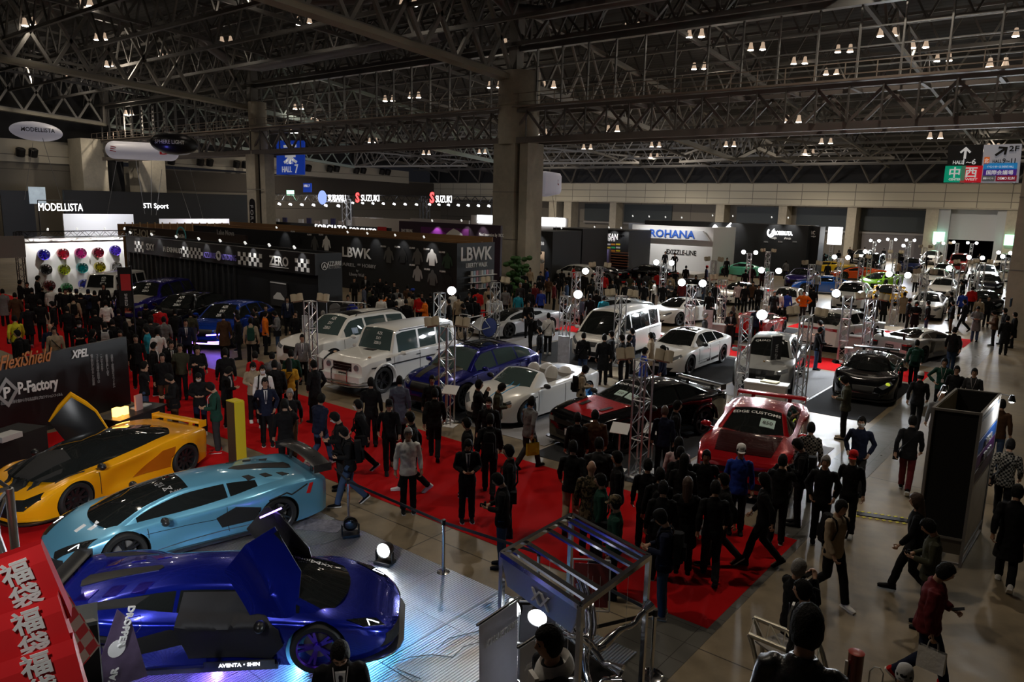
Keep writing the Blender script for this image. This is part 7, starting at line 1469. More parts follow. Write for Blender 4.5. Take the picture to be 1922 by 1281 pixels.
def lampset(P, z, az, on, label, grp, watts=110, dxs=(-.42, .42)):
    ca, sa = math.cos(az), math.sin(az)
    for dx in dxs:
        p = P+V(ca*dx, sa*dx, z)
        if on:
            o = empty('floodlight', p, az, label, 'floodlight', grp); h = ob('lamp_housing', ME_lampb, o); g = ob('lamp_glass', ME_glow, o, (0, -.02, 0)); o.rotation_euler = (R(12), 0, az)
            f = V(math.sin(az), -math.cos(az), 0)
            if watts: light('flood', 'SPOT', p+f*.12, watts, (.88, .94, 1), .12, target=p+f*4+V(0, 0, -2.2), size=140, blend=.5)
        else:
            o = ob('lamp_cover', ME_flap, None, p); o.rotation_euler = (R(-28), R(8 if dx > 0 else -8), az); tag(o, label, 'lamp cover', grp)
TOWERS = [(582, None, 566, 0, 0), (825, None, 550, 1, 0), (838, 792, 612, 0, 0), (930, None, 531, 0, 0), (1197, 895, 680, 0, 0), (1057, 690, 577, 1, 1), (1082, None, 512, 1, 1), (1145, None, 505, 0, 0), (1166, None, 556, 0, 0), (1246, None, 496, 2, 1), (1299, None, 535, 2, 1),
 (1340, None, 490, 0, 0), (1357, None, 526, 0, 0), (1389, 750, 620, 1, 1), (1470, 745, 590, 0, 0), (1407, None, 476, 2, 1), (1445, None, 511, 2, 1), (1494, None, 465, 2, 1), (1442, None, 473, 0, 0), (1520, None, 463, 0, 0), (1524, None, 497, 0, 0), (1561, None, 457, 0, 0), (1578, None, 485, 2, 1), (1579, 680, 561, 2, 1),
 (1622, 690, 548, 0, 0), (1610, None, 484, 0, 0), (1632, None, 453, 2, 1), (1651, None, 476, 1, 1), (1675, 612, 530, 2, 1), (1671, None, 476, 0, 0), (1674, None, 447, 2, 0), (1710, None, 442, 2, 1), (1706, None, 463, 1, 0), (1737, None, 465, 0, 0), (1739, None, 512, 0, 0), (1776, 588, 500, 1, 1), (1762, None, 458, 2, 1), (1776, None, 458, 0, 0), (1798, None, 452, 1, 0), (1826, None, 447, 2, 1),
 (1833, None, 486, 2, 1), (1806, None, 495, 0, 0), (1845, None, 494, 0, 0), (1870, None, 476, 2, 1), (1888, None, 484, 1, 0)]
for i, (px, pb, pt, on_, lit) in enumerate(TOWERS):
    P = G(px, pb) if pb else G(px, pt, TH); P.z = 0; z = TH
    if P.y > 104: P = P*(104/P.y)
    P = out_of_car(P, .2)
    if px == 1470: z = 2.75
    dist = P.length; s = 1.0
    where = min(LAND, key=lambda L: (L[0]-P.x)**2+(L[1]-P.y)**2)[2]
    t = ob('lamp_tower', ME_tower, None, P, R(8 if i % 2 else -5)); ob('base_plate', ME_base, t); lab = 'silver square truss tower beside %s' % where
    t['where'] = where; tag(t, lab, 'truss tower', 'silver truss lamp towers'); az = math.atan2(-P.x, P.y)
    if on_ == 0: lampset(P, z+.12, az, False, 'beige folded lamp cover on the tower beside '+where, 'beige covers on the towers')
    else: lampset(P, z+.10, az, True, 'bright round white floodlight on the tower beside '+where, 'white floodlights on the towers', 400 if lit else 150, (-.45, .45) if on_ == 2 else ((.45,) if px in (825, 1057, 1082, 1389) else (-.42,)))
# towers sharing a landmark are told apart by their order across the picture
tw = {}
for o in COL.objects:
    if o.name.startswith('lamp_tower'): tw.setdefault(o['where'], []).append(o)
for w_, L in tw.items():
    if len(L) > 1:
        L.sort(key=lambda o: proj(o.location)[0])
        for i, o in enumerate(L): o['label'] = 'silver truss tower beside %s, %s from left' % (w_, ['first', 'second', 'third', 'fourth', 'fifth', 'sixth', 'seventh', 'eighth', 'ninth', 'tenth', 'eleventh', 'twelfth'][min(i, 11)])
    for o in L: del o['where']
# extra high floodlights that serve the middle rows from the aisle side
def leaflet_stand(px, py, face, label):
    P = G(px, py); t = empty('info_stand', P, face, label, 'info stand', 'white info stands'); MB().box((0, 0, .01), (.34, .34, .02)).build('foot_plate', M_white, t); MB().tube([(0, 0, .01), (0, 0, .95)], .022, 8).build('post', M_alu, t)
    MB().box((0, 0, 1.02), (.42, .32, .02), mtx=Matrix.Rotation(R(35), 3, 'X')).build('tray', mat('tray_white', (.85, .85, .87), .5), t)
leaflet_stand(608, 722, R(-10), 'white info stand in front of the white wagon'); leaflet_stand(845, 800, R(20), 'white info stand beside the near truss tower'); leaflet_stand(1160, 884, R(15), 'large white info stand before the black muscle car'); leaflet_stand(1222, 885, R(10), 'smaller white info stand right of the near truss tower')
# ---------------------------------------------------------------- barrier posts and belts
def stanchion(P, label):
    t = empty('barrier_post', P, 0, label, 'barrier post', 'chrome belt barrier posts')
    MB().lathe([(.001, .035), (.05, .05), (.16, .02), (.165, 0)], n=28).build('foot', M_chrome, t, True); MB().lathe([(.027, .04), (.027, .92), (.0, .93)], n=16).build('pole', M_chrome, t, True); MB().lathe([(.034, .86), (.036, .95), (.0, .955)], n=16).build('belt_head', M_blk, t, True); return P+V(0, 0, .9)
s1 = stanchion(G(655, 990), 'chrome barrier post behind the black stage lamp'); s2 = stanchion(G(832, 1078), 'chrome barrier post alone at the edge of the diamond plate'); s3 = stanchion(G(1222, 1270), 'chrome barrier post at the corner of the chrome exhaust frame'); s4 = stanchion(V(-6.1, 8.35, 0), 'chrome barrier post inside the chrome exhaust frame')
s0 = V(-11.2, 8.55, .9)
for a, c, l in ((s0, s1, 'from the light blue car'), (s1, s2, 'between the first two posts'), (s2, s4, 'towards the exhaust frame'), (s4, s3, 'behind the exhaust frame'), (s3, V(-4.9, 6.2, .9), 'along the side of the exhaust frame')):
    mb = MB(); mb.bar(a, c, .008, .05); tag(mb.build('barrier_belt', mat('belt_black', (.015, .015, .02), .6)), 'black barrier belt stretched '+l, 'barrier belt')
# ---------------------------------------------------------------- floor spots on the stage
def floorspot(px, py, az, on, label):
    P = G(px, py)+V(0, 0, .035); t = empty('stage_lamp', P, az, label, 'stage lamp'); mb = MB(); mb.box((0, 0, .03), (.3, .22, .05)); 
    for s in (-1, 1): mb.box((s*.15, 0, .12), (.02, .06, .2))
    mb.build('bracket', M_blk, t); MB().lathe([(.03, -.16), (.1, -.14), (.13, .04), (.125, .05), (.1, .03)], (0, 0, .24), (0, -1, .15), 20).build('housing', M_blk, t, True)
    MB().ell((0, -.04, .245), (.115, .03, .115), 20, 8).build('lens', M_lamp if on else M_glass, t, True)
    if on: f = V(math.sin(az), -math.cos(az), 0); light('stage_light', 'SPOT', P+f*.12+V(0, 0, .25), 60, (.85, .95, 1), .1, target=P+f*3, size=150)
floorspot(722, 1062, R(18), True, 'lit round stage lamp standing on the diamond plate by the belt'); floorspot(658, 1010, R(60), False, 'unlit black stage lamp on the stage edge near the light blue tail')
def cable(pts, label): tag(MB().tube([V(p.x, p.y, .045) for p in [G(*q) for q in pts]], .006, 5).build('cable', mat('cable_grey', (.15, .15, .14), .6)), label, 'cable')
cable([(570, 1032), (610, 1025), (640, 1015)], 'grey cable running to the unlit stage lamp'); cable([(690, 1058), (708, 1060)], 'short cable behind the lit stage lamp'); cable([(740, 1250), (770, 1240), (810, 1235), (850, 1240), (870, 1220), (940, 1200)], 'grey cable looping over the diamond plate stage'); cable([(745, 1262), (790, 1281)], 'grey cable near the nose of the violet blue supercar'); cable([(820, 1225), (840, 1205), (900, 1190)], 'thin cable bending towards the roll-up banner')
P = G(602, 990); tag(MB().box((P.x, P.y, .04), (.85, .5, .006), R(30)).build('leaflets', mat('leaflet_print', (.2, .2, .25), .5, var=(14, .9))), 'glossy leaflets spread on the stage by the unlit lamp', 'leaflets')
# ---------------------------------------------------------------- chrome exhaust display frame
FX0, FX1, FY0, FY1 = -6.35, -4.55, 6.35, 8.0
A_, B_, C_0, D_ = G(943, 1040, 1.95), G(1090, 1140, 1.95) , G(1225, 1015, 1.95), G(1073, 968, 1.95)
if True:
    O_ = A_; e1 = (B_-A_); e2 = (D_-A_); a1 = math.atan2(e1.y, e1.x)
fr = empty('exhaust_rack', (O_.x, O_.y, 0), 0, 'square chrome display frame with shelves of polished exhaust pipes', 'display frame')
C2 = A_+e1+e2
def fp(u, v, z): q = A_+e1*u+e2*v; return V(q.x, q.y, z)
mb = MB()
for u, v in ((0, 0), (1, 0), (1, 1), (0, 1)): mb.bar(fp(u, v, .0), fp(u, v, 1.97), .055)
for z, w_ in ((1.95, .06), (.10, .07)):
    for (u0, v0), (u1, v1) in (((0, 0), (1, 0)), ((1, 0), (1, 1)), ((1, 1), (0, 1)), ((0, 1), (0, 0))): mb.bar(fp(u0, v0, z), fp(u1, v1, z), w_)
par(mb.build('frame', M_chrome), fr)
mb = MB()
for v in (.12, .3, .62, .78, .92): mb.bar(fp(0, v, 1.94), fp(1, v, 1.94), .07, .03)
par(mb.build('shelf_bar', M_chrome), fr); mb = MB(); q = [fp(0, 0, 1.92), fp(1, 0, 1.92), fp(.92, .0, 1.6), fp(.1, 0, 1.6)]; n_ = V(.0, .0, 0); mb.add(q+[p-V(.012, .012, 0) for p in q], [(0, 1, 2, 3), (7, 6, 5, 4), (0, 4, 5, 1), (1, 5, 6, 2), (2, 6, 7, 3), (3, 7, 4, 0)]); par(mb.build('name_panel', mat('panel_silver', (.35, .36, .42), .3, .6)), fr)
par(letters('XX', fp(.55, -.02, 1.75), e1, (0, 0, 1), .22, M_txt, None, .03), fr)
mb = MB(); mb.add([fp(0, 0, .12), fp(1, 0, .12), fp(1, 1, .12), fp(0, 1, .12), fp(0, 0, .14), fp(1, 0, .14), fp(1, 1, .14), fp(0, 1, .14)], [(3, 2, 1, 0), (4, 5, 6, 7)]+[(i, (i+1) % 4, 4+(i+1) % 4, 4+i) for i in range(4)]); par(mb.build('base_panel', mat('base_dark', (.03, .03, .033), .15, .5)), fr)
for k, (pts, lab) in enumerate((([(.05, .3, 1.35), (.35, .3, 1.30), (.6, .35, 1.15), (.85, .45, .95), (1.0, .5, .9)], 'polished exhaust pipe slung under the left of the frame'), ([(.45, .2, 1.1), (.65, .3, 1.2), (.8, .45, 1.0), (.95, .75, 1.15), (1.02, .95, 1.3)], 'polished exhaust manifold with a flared tip on the right of the frame'),
        ([(.3, .75, 1.45), (.5, .7, 1.3), (.65, .6, 1.1), (.75, .4, .85), (.9, .3, .75)], 'polished exhaust pipe crossing the middle of the frame'), ([(.5, .1, .55), (.62, .3, .6), (.8, .4, .5), (.95, .55, .65)], 'lower polished exhaust silencer in the frame'), ([(.05, .1, .28), (.4, .12, .28), (.7, .2, .27), (.95, .3, .27)], 'long polished pipe lying near the frame base'))):
    P_ = [fp(*p) for p in pts]; mb = MB(); Q = []
    for i in range(len(P_)-1):
        for j in range(4): t = j/4; Q.append(P_[i].lerp(P_[i+1], t)+V(0, 0, .04*math.sin((i+t)*5)))
    Q.append(P_[-1]); n_ = len(Q); mb.tube(Q, [.035+.022*(1 if n_*.35 < i < n_*.6 else 0) for i in range(n_)], 14); mb.lathe([(.04, 0), (.075, .12), (.068, .12), (.035, .02)], Q[-1], Q[-1]-Q[-2], 18)
    for off in (.06, -.06): mb.tube([p+V(off, 0, off*.5) for p in Q[2:n_//2+2]], .022, 10)
    tag(mb.build('exhaust_pipe', M_chrome, None, True, 50), lab, 'exhaust')
    for q in (P_[1], P_[-2]): tag(MB().tube([q+V(0, 0, .05), V(q.x, q.y, 1.93)], .002, 4).build('hanging_wire', M_alu), 'thin wire holding an exhaust pipe in the frame', 'wire', 'wires of the exhaust frame')
def floodhead(px, py, z, az, label):
    P = G(px, py, z); t = empty('floodlight', P, az, label, 'floodlight'); MB().lathe([(.03, -.16), (.09, -.14), (.12, .03), (.118, .05), (.1, .03)], (0, 0, 0), (0, -1, -.1), 20).build('lamp_housing', M_blk, t, True); MB().ell((0, -.04, 0), (.105, .03, .105), 20, 8).build('lamp_glass', M_lamp, t, True)
    MB().bar((0, .05, -.05), (0, .1, -z), .03).build('lamp_stand', M_blk, t); f = V(math.sin(az), -math.cos(az), 0); light('flood', 'SPOT', P+f*.1, 45, (.85, .95, 1), .1, target=P+f*3+V(0, 0, -1), size=130)
floodhead(971, 1138, 1.0, R(-10), 'smaller lit floodlight at the corner of the exhaust frame'); floodhead(1010, 1156, 1.15, R(25), 'larger lit floodlight beside the exhaust frame')
# photo boards leaning in the frame
for u, v, z, s_ in ((.35, .95, 1.2, .45), (.12, .4, .8, .4), (.2, .3, .35, .42)):
    q = fp(u, v, z); t = empty('photo_easel', (q.x, q.y, q.z), R(35), 'thin silver framed photo board in the exhaust frame', 'photo board', 'photo boards in the frame'); mb = MB()
    for a, c in (((-.2, -.3), (.2, -.3)), ((.2, -.3), (.2, .3)), ((.2, .3), (-.2, .3)), ((-.2, .3), (-.2, -.3))): mb.bar((a[0]*1.2, .1*a[1]/.3, a[1]), (c[0]*1.2, .1*c[1]/.3, c[1]), .018)
    mb.build('frame', M_alu, t); MB().box((0, 0, 0), (.44, .01, .54), mtx=Matrix.Rotation(R(-18), 3, 'X')).build('print', mat('print_red', (.3, .04, .04), .4) if v > .9 else mat('print_grey', (.2, .2, .24), .4), t)
# X banners near the camera
def xbanner(px, py, z, w, h, az, label):
    P = G(px, py, z); t = empty('banner_stand', (P.x, P.y, 0), az, label, 'banner'); mb = MB(); mb.add([V(-w/2, -.02-.05*k, z-h*k) for k in (0, .25, .5, .75, 1)]+[V(w/2, -.02-.05*k, z-h*k) for k in (0, .25, .5, .75, 1)]+[V(-w/2, -.01-.05*k, z-h*k) for k in (0, .25, .5, .75, 1)]+[V(w/2, -.01-.05*k, z-h*k) for k in (0, .25, .5, .75, 1)], [(i, i+1, i+6, i+5) for i in range(4)]+[(i+10, i+15, i+16, i+11) for i in range(4)]+[(0, 5, 15, 10)])
    mb.build('banner_sheet', mat('banner_fabric', (.72, .72, .8), .6, var=(2.5, .2)), t); MB().tube([(-w/2-.02, 0, z+.01), (w/2+.02, 0, z+.01)], .014, 8).build('top_rail', M_blk, t); MB().tube([(0, .02, z), (0, .02, .0)], .01, 8).build('pole', M_blk, t); MB().box((0, .1, .02), (w, .3, .04)).build('foot', M_blk, t)
    letters('XX SANCTUARY', (0, -.045, z-.22), (1, 0, 0), (0, 0, 1), .14, M_txt, t, .01, w*.8, ital=.3)
xbanner(934, 1150, 1.9, .62, 1.8, R(52)+R(40), 'tall pale roll-up banner seen from behind its black pole'); xbanner(1000, 1200, 1.72, .42, 1.6, R(52)+R(35), 'second pale roll-up banner behind the young man in a hoodie')
# ---------------------------------------------------------------- yellow edged sign slab and film booth
P = G(446, 874); t = empty('sign_slab', P, R(-118), 'dark brown sign slab with a bright yellow edge on the grey floor', 'sign'); MB().box((0, 0, .76), (.30, .24, 1.52)).build('slab', mat('slab_brown', (.045, .032, .022), .5), t); MB().box((.165, 0, .76), (.03, .245, 1.52)).build('yellow_face', mat('slab_yellow', (.62, .5, .02), .5), t); MB().box((0, 0, 1.53), (.30, .245, .02)).build('yellow_cap', mat('slab_yellow'), t); t.rotation_euler = (0, 0, R(4))
fl = bth('film_booth', (-19, 6, 0), 'black film company panel wall with white logo and orange script', 'booth')
# wall plane through two floor points
Q0, Q1 = V(-21.8, 9.35, 0), V(-17.6, 2.0, 0); Q0 = G(246, 758); Q1 = Q0+V(.42, -1, 0).normalized()*8.5; dq = (Q1-Q0).normalized(); nq = V(dq.y*-1, dq.x, 0); nq = nq if nq.x > 0 else -nq
HW = 2.0
while proj(Q0+V(0, 0, HW))[1] > 648: HW += .02
mb = MB(); mb.add([Q0, Q1, Q1-nq*.12, Q0-nq*.12]+[q+V(0, 0, HW) for q in (Q0, Q1, Q1-nq*.12, Q0-nq*.12)], [(0, 1, 2, 3)[::-1], (4, 5, 6, 7), (0, 1, 5, 4), (1, 2, 6, 5), (2, 3, 7, 6), (3, 0, 4, 7)]); par(mb.build('panel', mat('film_black', (.008, .008, .009), .35)), fl)
def onP(px, py):
    d = ray(px, py); O = V(0, 0, H); k = (Q0-O).dot(nq)/d.dot(nq); return O+d*k+nq*.01
def fl_t(s, pa, pb, m, h, bold=.03, ital=0):
    a, c = onP(*pa), onP(*pb); par(letters(s, (a+c)/2, (c-a), (0, 0, 1), h, m, None, bold, (c-a).length, th=.01, ital=ital), fl)
fl_t('FlexiShield', (0, 682), (94, 665), mat('orange_script', (.45, .14, .02), .5), .5, .02, .3); fl_t('XPEL', (134, 666), (165, 661), M_txt, .3, .05, .2); fl_t('P-Factory', (33, 733), (108, 720), M_txt, .42, .05); fl_t('お客様の愛車を傷から守る高品質なプロテクションフィルム', (0, 758), (116, 740), M_txtd, .13, .01)
a = onP(12, 737); par(letters('◇', a, dq*-1, (0, 0, 1), .75, M_txtd, None, .04, .62), fl); par(letters('P', a, dq*-1, (0, 0, 1), .38, M_txt, None, .05), fl)
for px, t_ in ((171, '傷や飛石から守ることが可能'), (181, 'フィルムの層は人の目では'), (189, 'ことができます'), (199, '塗装面を美しく保ち'), (209, '自動車・建築用ガラスフィルム')):
    for k, ch in enumerate(t_): q = onP(px+k*.35, 668+k*4.4); par(letters(ch, q, dq*-1, (0, 0, 1), .09, M_txtd, None, .0, None, th=.004), fl)
# booth counter with goods in front of the panel
P = G(190, 806); t = empty('counter', V(-17.9, 7.75, 0), R(-65), 'black cloth covered counter in front of the film panel', 'counter'); MB().box((0, 0, .44), (1.5, .6, .88)).build('cloth_skirt', M_matt, t); MB().box((0, 0, .89), (1.6, .7, .03)).build('top', M_blk, t)
for dx, dy, d_, m, lab in ((.5, 0, (.16, .12, .2), mat('orange_lamp', (1, .5, .1), .5, emit=(1, .45, .08), es=5), 'glowing orange lamp box on the black counter'), (.3, .05, (.14, .1, .18), mat('orange_lamp'), 'second glowing orange lamp box on the black counter'), (-.1, .1, (.22, .05, .38), mat('card_pink', (.5, .3, .28), .5), 'pink card display on the black counter'), (-.35, -.05, (.5, .2, .03), mat('paper_grey', (.5, .5, .5), .6), 'flat grey box on the black counter')):
    o = MB().box((0, 0, d_[2]/2), d_).build('counter_item', m); q = t.location+Matrix.Rotation(R(-65), 3, 'Z') @ V(dx, dy, 0); o.location = (q.x, q.y, .906); o.rotation_euler = (0, 0, R(-65)); tag(o, lab, 'counter item')
t = empty('table', V(-18.5, 4.8, 0), R(-65), 'black draped table before the white lettered film panel', 'table'); MB().box((0, 0, .36), (2.6, .8, .72)).build('cloth', M_matt, t); letters('Flexi Shield', (0, -.41, .45), (1, 0, 0), (0, 0, 1), .2, M_txt, t, .03, ital=.3)
tag(MB().box((-18.2, 5.2, .79), (.32, .5, .12), R(25)).build('white_box', mat('paper_grey')), 'white carton on the black draped table', 'box')
mb = MB(); P = G(235, 760, 0); q = V(-20.6, 10.9, 0); mb.tube([(q.x, q.y, 0), (q.x, q.y, 4.2)], .03, 8); q = G(232, 650, 1.0)
P = G(233, 505, 3.6); o = empty('feather_flag', (P.x, P.y, 0), R(60), 'tall narrow black and red flag in front of the white boxy off-roader', 'flag'); MB().box((0, 0, 3.0), (.42, .02, 1.3)).build('flag_cloth', M_matt, o); MB().box((.02, -.012, 3.15), (.3, .01, .55)).build('red_print', M_red, o); MB().tube([(.2, 0, 0), (.2, 0, 3.7)], .025, 8).build('pole', M_blk, o)
for k, ch in enumerate('SHIELD'): letters(ch, (0, -.02, 2.75-.07*k), (0, 0, -1), (1, 0, 0), .12, M_txt, o, .02)
# ---------------------------------------------------------------- panel booth on the right with wooden inside
def GZ(px, py): return G(px, py)
Z_ = 2.75; c1, c2, c3, c4 = G(1752, 767, Z_), G(1842, 778, Z_), G(1877, 740, Z_), G(1798, 727, Z_); t = bth('panel_booth', (c1.x, c1.y, 0), 'tall black four sided panel booth with aluminium frame and printed posters', 'booth')
e = (c2-c1); g_ = (c3-c2); cc = [c1, c2, c3, c1+g_]
def wall4(i, j, z0, z1, m, nm, off=0):
    a, c = V(cc[i].x, cc[i].y, 0), V(cc[j].x, cc[j].y, 0); n_ = V((c-a).y, -(c-a).x, 0).normalized(); mb = MB(); mb.add([a+n_*off+V(0, 0, z0), c+n_*off+V(0, 0, z0), c+n_*off+V(0, 0, z1), a+n_*off+V(0, 0, z1)]+[p-n_*.03 for p in (a+n_*off+V(0, 0, z0), c+n_*off+V(0, 0, z0), c+n_*off+V(0, 0, z1), a+n_*off+V(0, 0, z1))], [(0, 1, 2, 3), (7, 6, 5, 4), (0, 4, 5, 1), (1, 5, 6, 2), (2, 6, 7, 3), (3, 7, 4, 0)]); par(mb.build(nm, m), t); return n_
wall4(0, 1, .5, Z_, M_matt, 'black_panel'); wall4(0, 1, .22, .48, mat('booth_beige', (.14, .12, .09), .7), 'kick_panel'); wall4(1, 2, .25, Z_, mat('poster_cream', (.42, .38, .32), .6, var=(3, .25)), 'poster_panel'); wall4(2, 3, .25, Z_, M_matt, 'back_panel'); n_ = wall4(3, 0, .25, Z_, mat('booth_wood', (.30, .26, .18), .7), 'side_panel')
wall4(1, 2, 1.45, Z_-.08, mat('poster_sky', (.25, .3, .4), .4), 'poster', .012)
for z0, z1, c_ in ((2.3, 2.6, (.7, .7, .72)), (2.02, 2.25, (.02, .12, .5)), (1.75, 1.98, (.10, .02, .16)), (1.5, 1.7, (.05, .03, .05))): wall4(1, 2, z0, z1, mat('stripe%.1f' % z0, c_, .5), 'poster_stripe', .02)
m_ = (c2+c3)/2; nn = V((c3-c2).y, -(c3-c2).x, 0).normalized(); par(letters('OFFICIAL', V(m_.x, m_.y, 2.13)+nn*.03, c3-c2, (0, 0, 1), .16, M_txt, None, .03), t); par(letters('福岡OUTLET', V(m_.x, m_.y, 1.87)+nn*.03, c3-c2, (0, 0, 1), .14, M_txtd, None, .02), t)
mb = MB()
for q in cc: mb.bar((q.x, q.y, 0), (q.x, q.y, Z_+.02), .045)
for i in range(4):
    a, c = cc[i], cc[(i+1) % 4]
    for z in (Z_, .5 if i == 0 else .25, .05): mb.bar((a.x, a.y, z), (c.x, c.y, z), .04)
par(mb.build('frame', M_steel), t)
for (px, py), q in (((1771, 733), c4), ((1899, 752), c3)):
    p = G(px, py, 2.75); d_ = empty('clip_lamp', p, 0, 'small lit clip lamp on the %s corner of the black panel booth' % ('wooden' if px < 1800 else 'poster'), 'clip lamp'); MB().ell((0, 0, 0), (.05, .05, .05), 16, 8).build('bulb', M_lamp, d_, True); MB().lathe([(.03, .1), (.06, .0), (.065, -.02)], (0, 0, .0), (0, 0, 1), 16).build('shade', M_blk, d_, True); MB().bar((0, 0, .08), cc[0 if px < 1800 else 2]-p, .012).build('arm', M_blk, d_); light('clip_light', 'POINT', p+V(0, 0, -.08), 14, (1, .97, .9), .05)
# hazard taped cable ramp
mb = MB(); a, c = G(1608, 965), G(1740, 985); mb.bar(a+V(0, 0, .01), c+V(0, 0, .01), .16, .02); o = tag(mb.build('cable_ramp', M_blk), 'black cable ramp edged with yellow hazard tape on the concrete', 'cable ramp')
d_ = (c-a).normalized(); pn = V(-d_.y, d_.x, 0)
for s in (-1, 1):
    mb = MB(); k = int((c-a).length/.12)
    for i in range(k): q = a+d_*(i*.12)+pn*s*.15+V(0, 0, .008); mb.box(q, (.07, .05, .008), math.atan2(d_.y, d_.x)+.6)
    mb.build('hazard_tape', mat('hazard_yellow', (.65, .6, .02), .5), o)
# small counters and stools in the car rows
for px, py, w_, h_, lab in ((1600, 672, .7, .95, 'white counter with a round stool beside the leaning man'), (1435, 765, 1.3, .8, 'white paper covered table between the two near towers'), (1647, 640, .5, .9, 'small white counter between silver towers'), (1345, 640, .8, .8, 'low white counter near the red low car')):
    P = G(px, py); t = empty('counter', P, R(10), lab, 'counter'); MB().box((0, 0, h_-.02), (w_, .5, .04)).build('top', M_white, t); MB().box((0, 0, h_/2-.02), (w_*.92, .44, h_-.06)).build('body', mat('counter_body', (.5, .5, .5), .5), t)
    if w_ > 1: tag(MB().box((P.x+.1, P.y, h_+.03), (.5, .3, .05)).build('paper_stack', mat('paper_cream', (.6, .55, .35), .7)), 'stack of cream papers on the white covered table', 'papers')
for i, (px, py) in enumerate(((1590, 690), (1650, 655))):
    P = G(px, py); t = empty('stool', P, 0, 'round white bar stool on one leg '+['beside the leaning man', 'behind the leaning man'][i], 'stool'); MB().lathe([(.001, .80), (.17, .80), (.17, .77), (.001, .77)], n=20).build('seat', M_white, t); MB().tube([(0, 0, 0), (0, 0, .77)], .02, 8).build('leg', M_chrome, t); MB().lathe([(.001, .03), (.2, .01), (.2, 0)], n=20).build('foot', M_chrome, t)
o = empty('menu_board', G(1450, 735), R(50), 'tall narrow black notice board leaning beside the near truss tower', 'board'); MB().box((0, 0, .95), (.36, .05, 1.9)).build('board', M_blk, o); letters('QUAD STAR', (0, -.03, 1.3), (0, 0, 1), (-1, 0, 0), .12, M_txtd, o)
o = empty('notice_totem', G(1345-20, 640), R(20), 'placard', 'board'); bpy.data.objects.remove(o)
for px, pb, pt, lab in ((1060, 705, 640, 'blue topped white leaflet rack beside the van'), (1328, 640, 577, 'white lattice leaflet rack behind the van'), (583, 665, 611, 'white and green notice fixed to the left truss tower')):
    P = G(px, pb); o = MB().box((P.x, P.y-.12, .75 if lab[0:2] != 'wh' or 'notice' not in lab else 1.15), (.42, .06, 1.4 if 'notice' not in lab else .8), R(25)).build('leaflet_rack', mat('rack_white', (.6, .62, .66), .5, var=(7, .5))); tag(o, lab, 'leaflet rack')
# clothes rail with blue dotted shirts
P = G(650, 640); t = empty('clothes_rail', (P.x, P.y, 0), R(25), 'clothes rail with grey hoodie and blue dotted shirt by the black booth corner', 'clothes rail'); MB().tube([(-.9, 0, 0), (-.9, 0, 1.7), (.9, 0, 1.7), (.9, 0, 0)], .02, 8).build('rail', M_alu, t)
for x, m, nm in ((-.5, cm('g'), 'hoodie'), (.3, mat('dotted_blue', (.02, .03, .35), .8), 'shirt'), (0, cm('K'), 'hoodie')): MB().loft([[V(x+w_*a_, y*.8, z) for a_, y in ((-1, -.05), (1, -.05), (1, .05), (-1, .05))] for w_, z in ((.24, .7), (.26, 1.3), (.24, 1.5), (.08, 1.62))]).build(nm, m, t)
P = G(936, 560, .0); P.x += 2.2; P.y -= .8; mb = MB()
for i in range(60): a = random.random()*6.3; r_ = random.random()*.8; z = .4+random.random()*2.4; mb.ell((P.x+r_*math.cos(a), P.y+r_*math.sin(a), z), (.22, .22, .16), 6, 4)
o = mb.build('foliage', mat('leaf_green', (.03, .10, .02), .7)); e_ = empty('potted_tree', (P.x, P.y, 0), 0, 'bushy green potted tree at the corner of the apparel booth', 'plant'); par(o, e_); par(MB().lathe([(.3, 0), (.35, .4), (.3, .4)], (P.x, P.y, 0), n=16, cap=True).build('pot', M_blk), e_)
# ---------------------------------------------------------------- things close to the walkway
# silver truss and the tower of red lucky bags
cT = V(-5.0, 1.35, 0); mb = MB(); top = 4.2
truss_bar(mb, (-5.3, 1.28, 0), (-5.3, 1.28, top), .34, .026, brace=.012); truss_bar(mb, (-5.3, 1.28, top-.15), (-6.6, -.6, top-.15), .3, .024, brace=.012)
tag(mb.build('corner_truss', mat('bright_aluminium', (.8, .8, .82), .3, 1), None, True, 60), 'bright silver truss corner rising above the red lucky bags', 'truss')
cab = tag(MB().box((-4.05, 1.05, 1.6), (.9, .9, 3.2), R(20)).build('display_block', M_matt), 'dark block that carries the red lucky bags', 'display block')
M_bag = mat('bag_red', (.75, .025, .03), .35); M_bagc = mat('bag_check', (.75, .03, .04), .35); nt, bs = nodes(M_bagc); ck = nt.nodes.new('ShaderNodeTexChecker'); ck.inputs['Scale'].default_value = 16; ck.inputs[1].default_value = (.75, .03, .04, 1); ck.inputs[2].default_value = (.7, .6, .5, 1); tcn = nt.nodes.new('ShaderNodeTexCoord'); nt.links.new(tcn.outputs['Object'], ck.inputs[0]); nt.links.new(ck.outputs[0], bs.inputs['Base Color'])
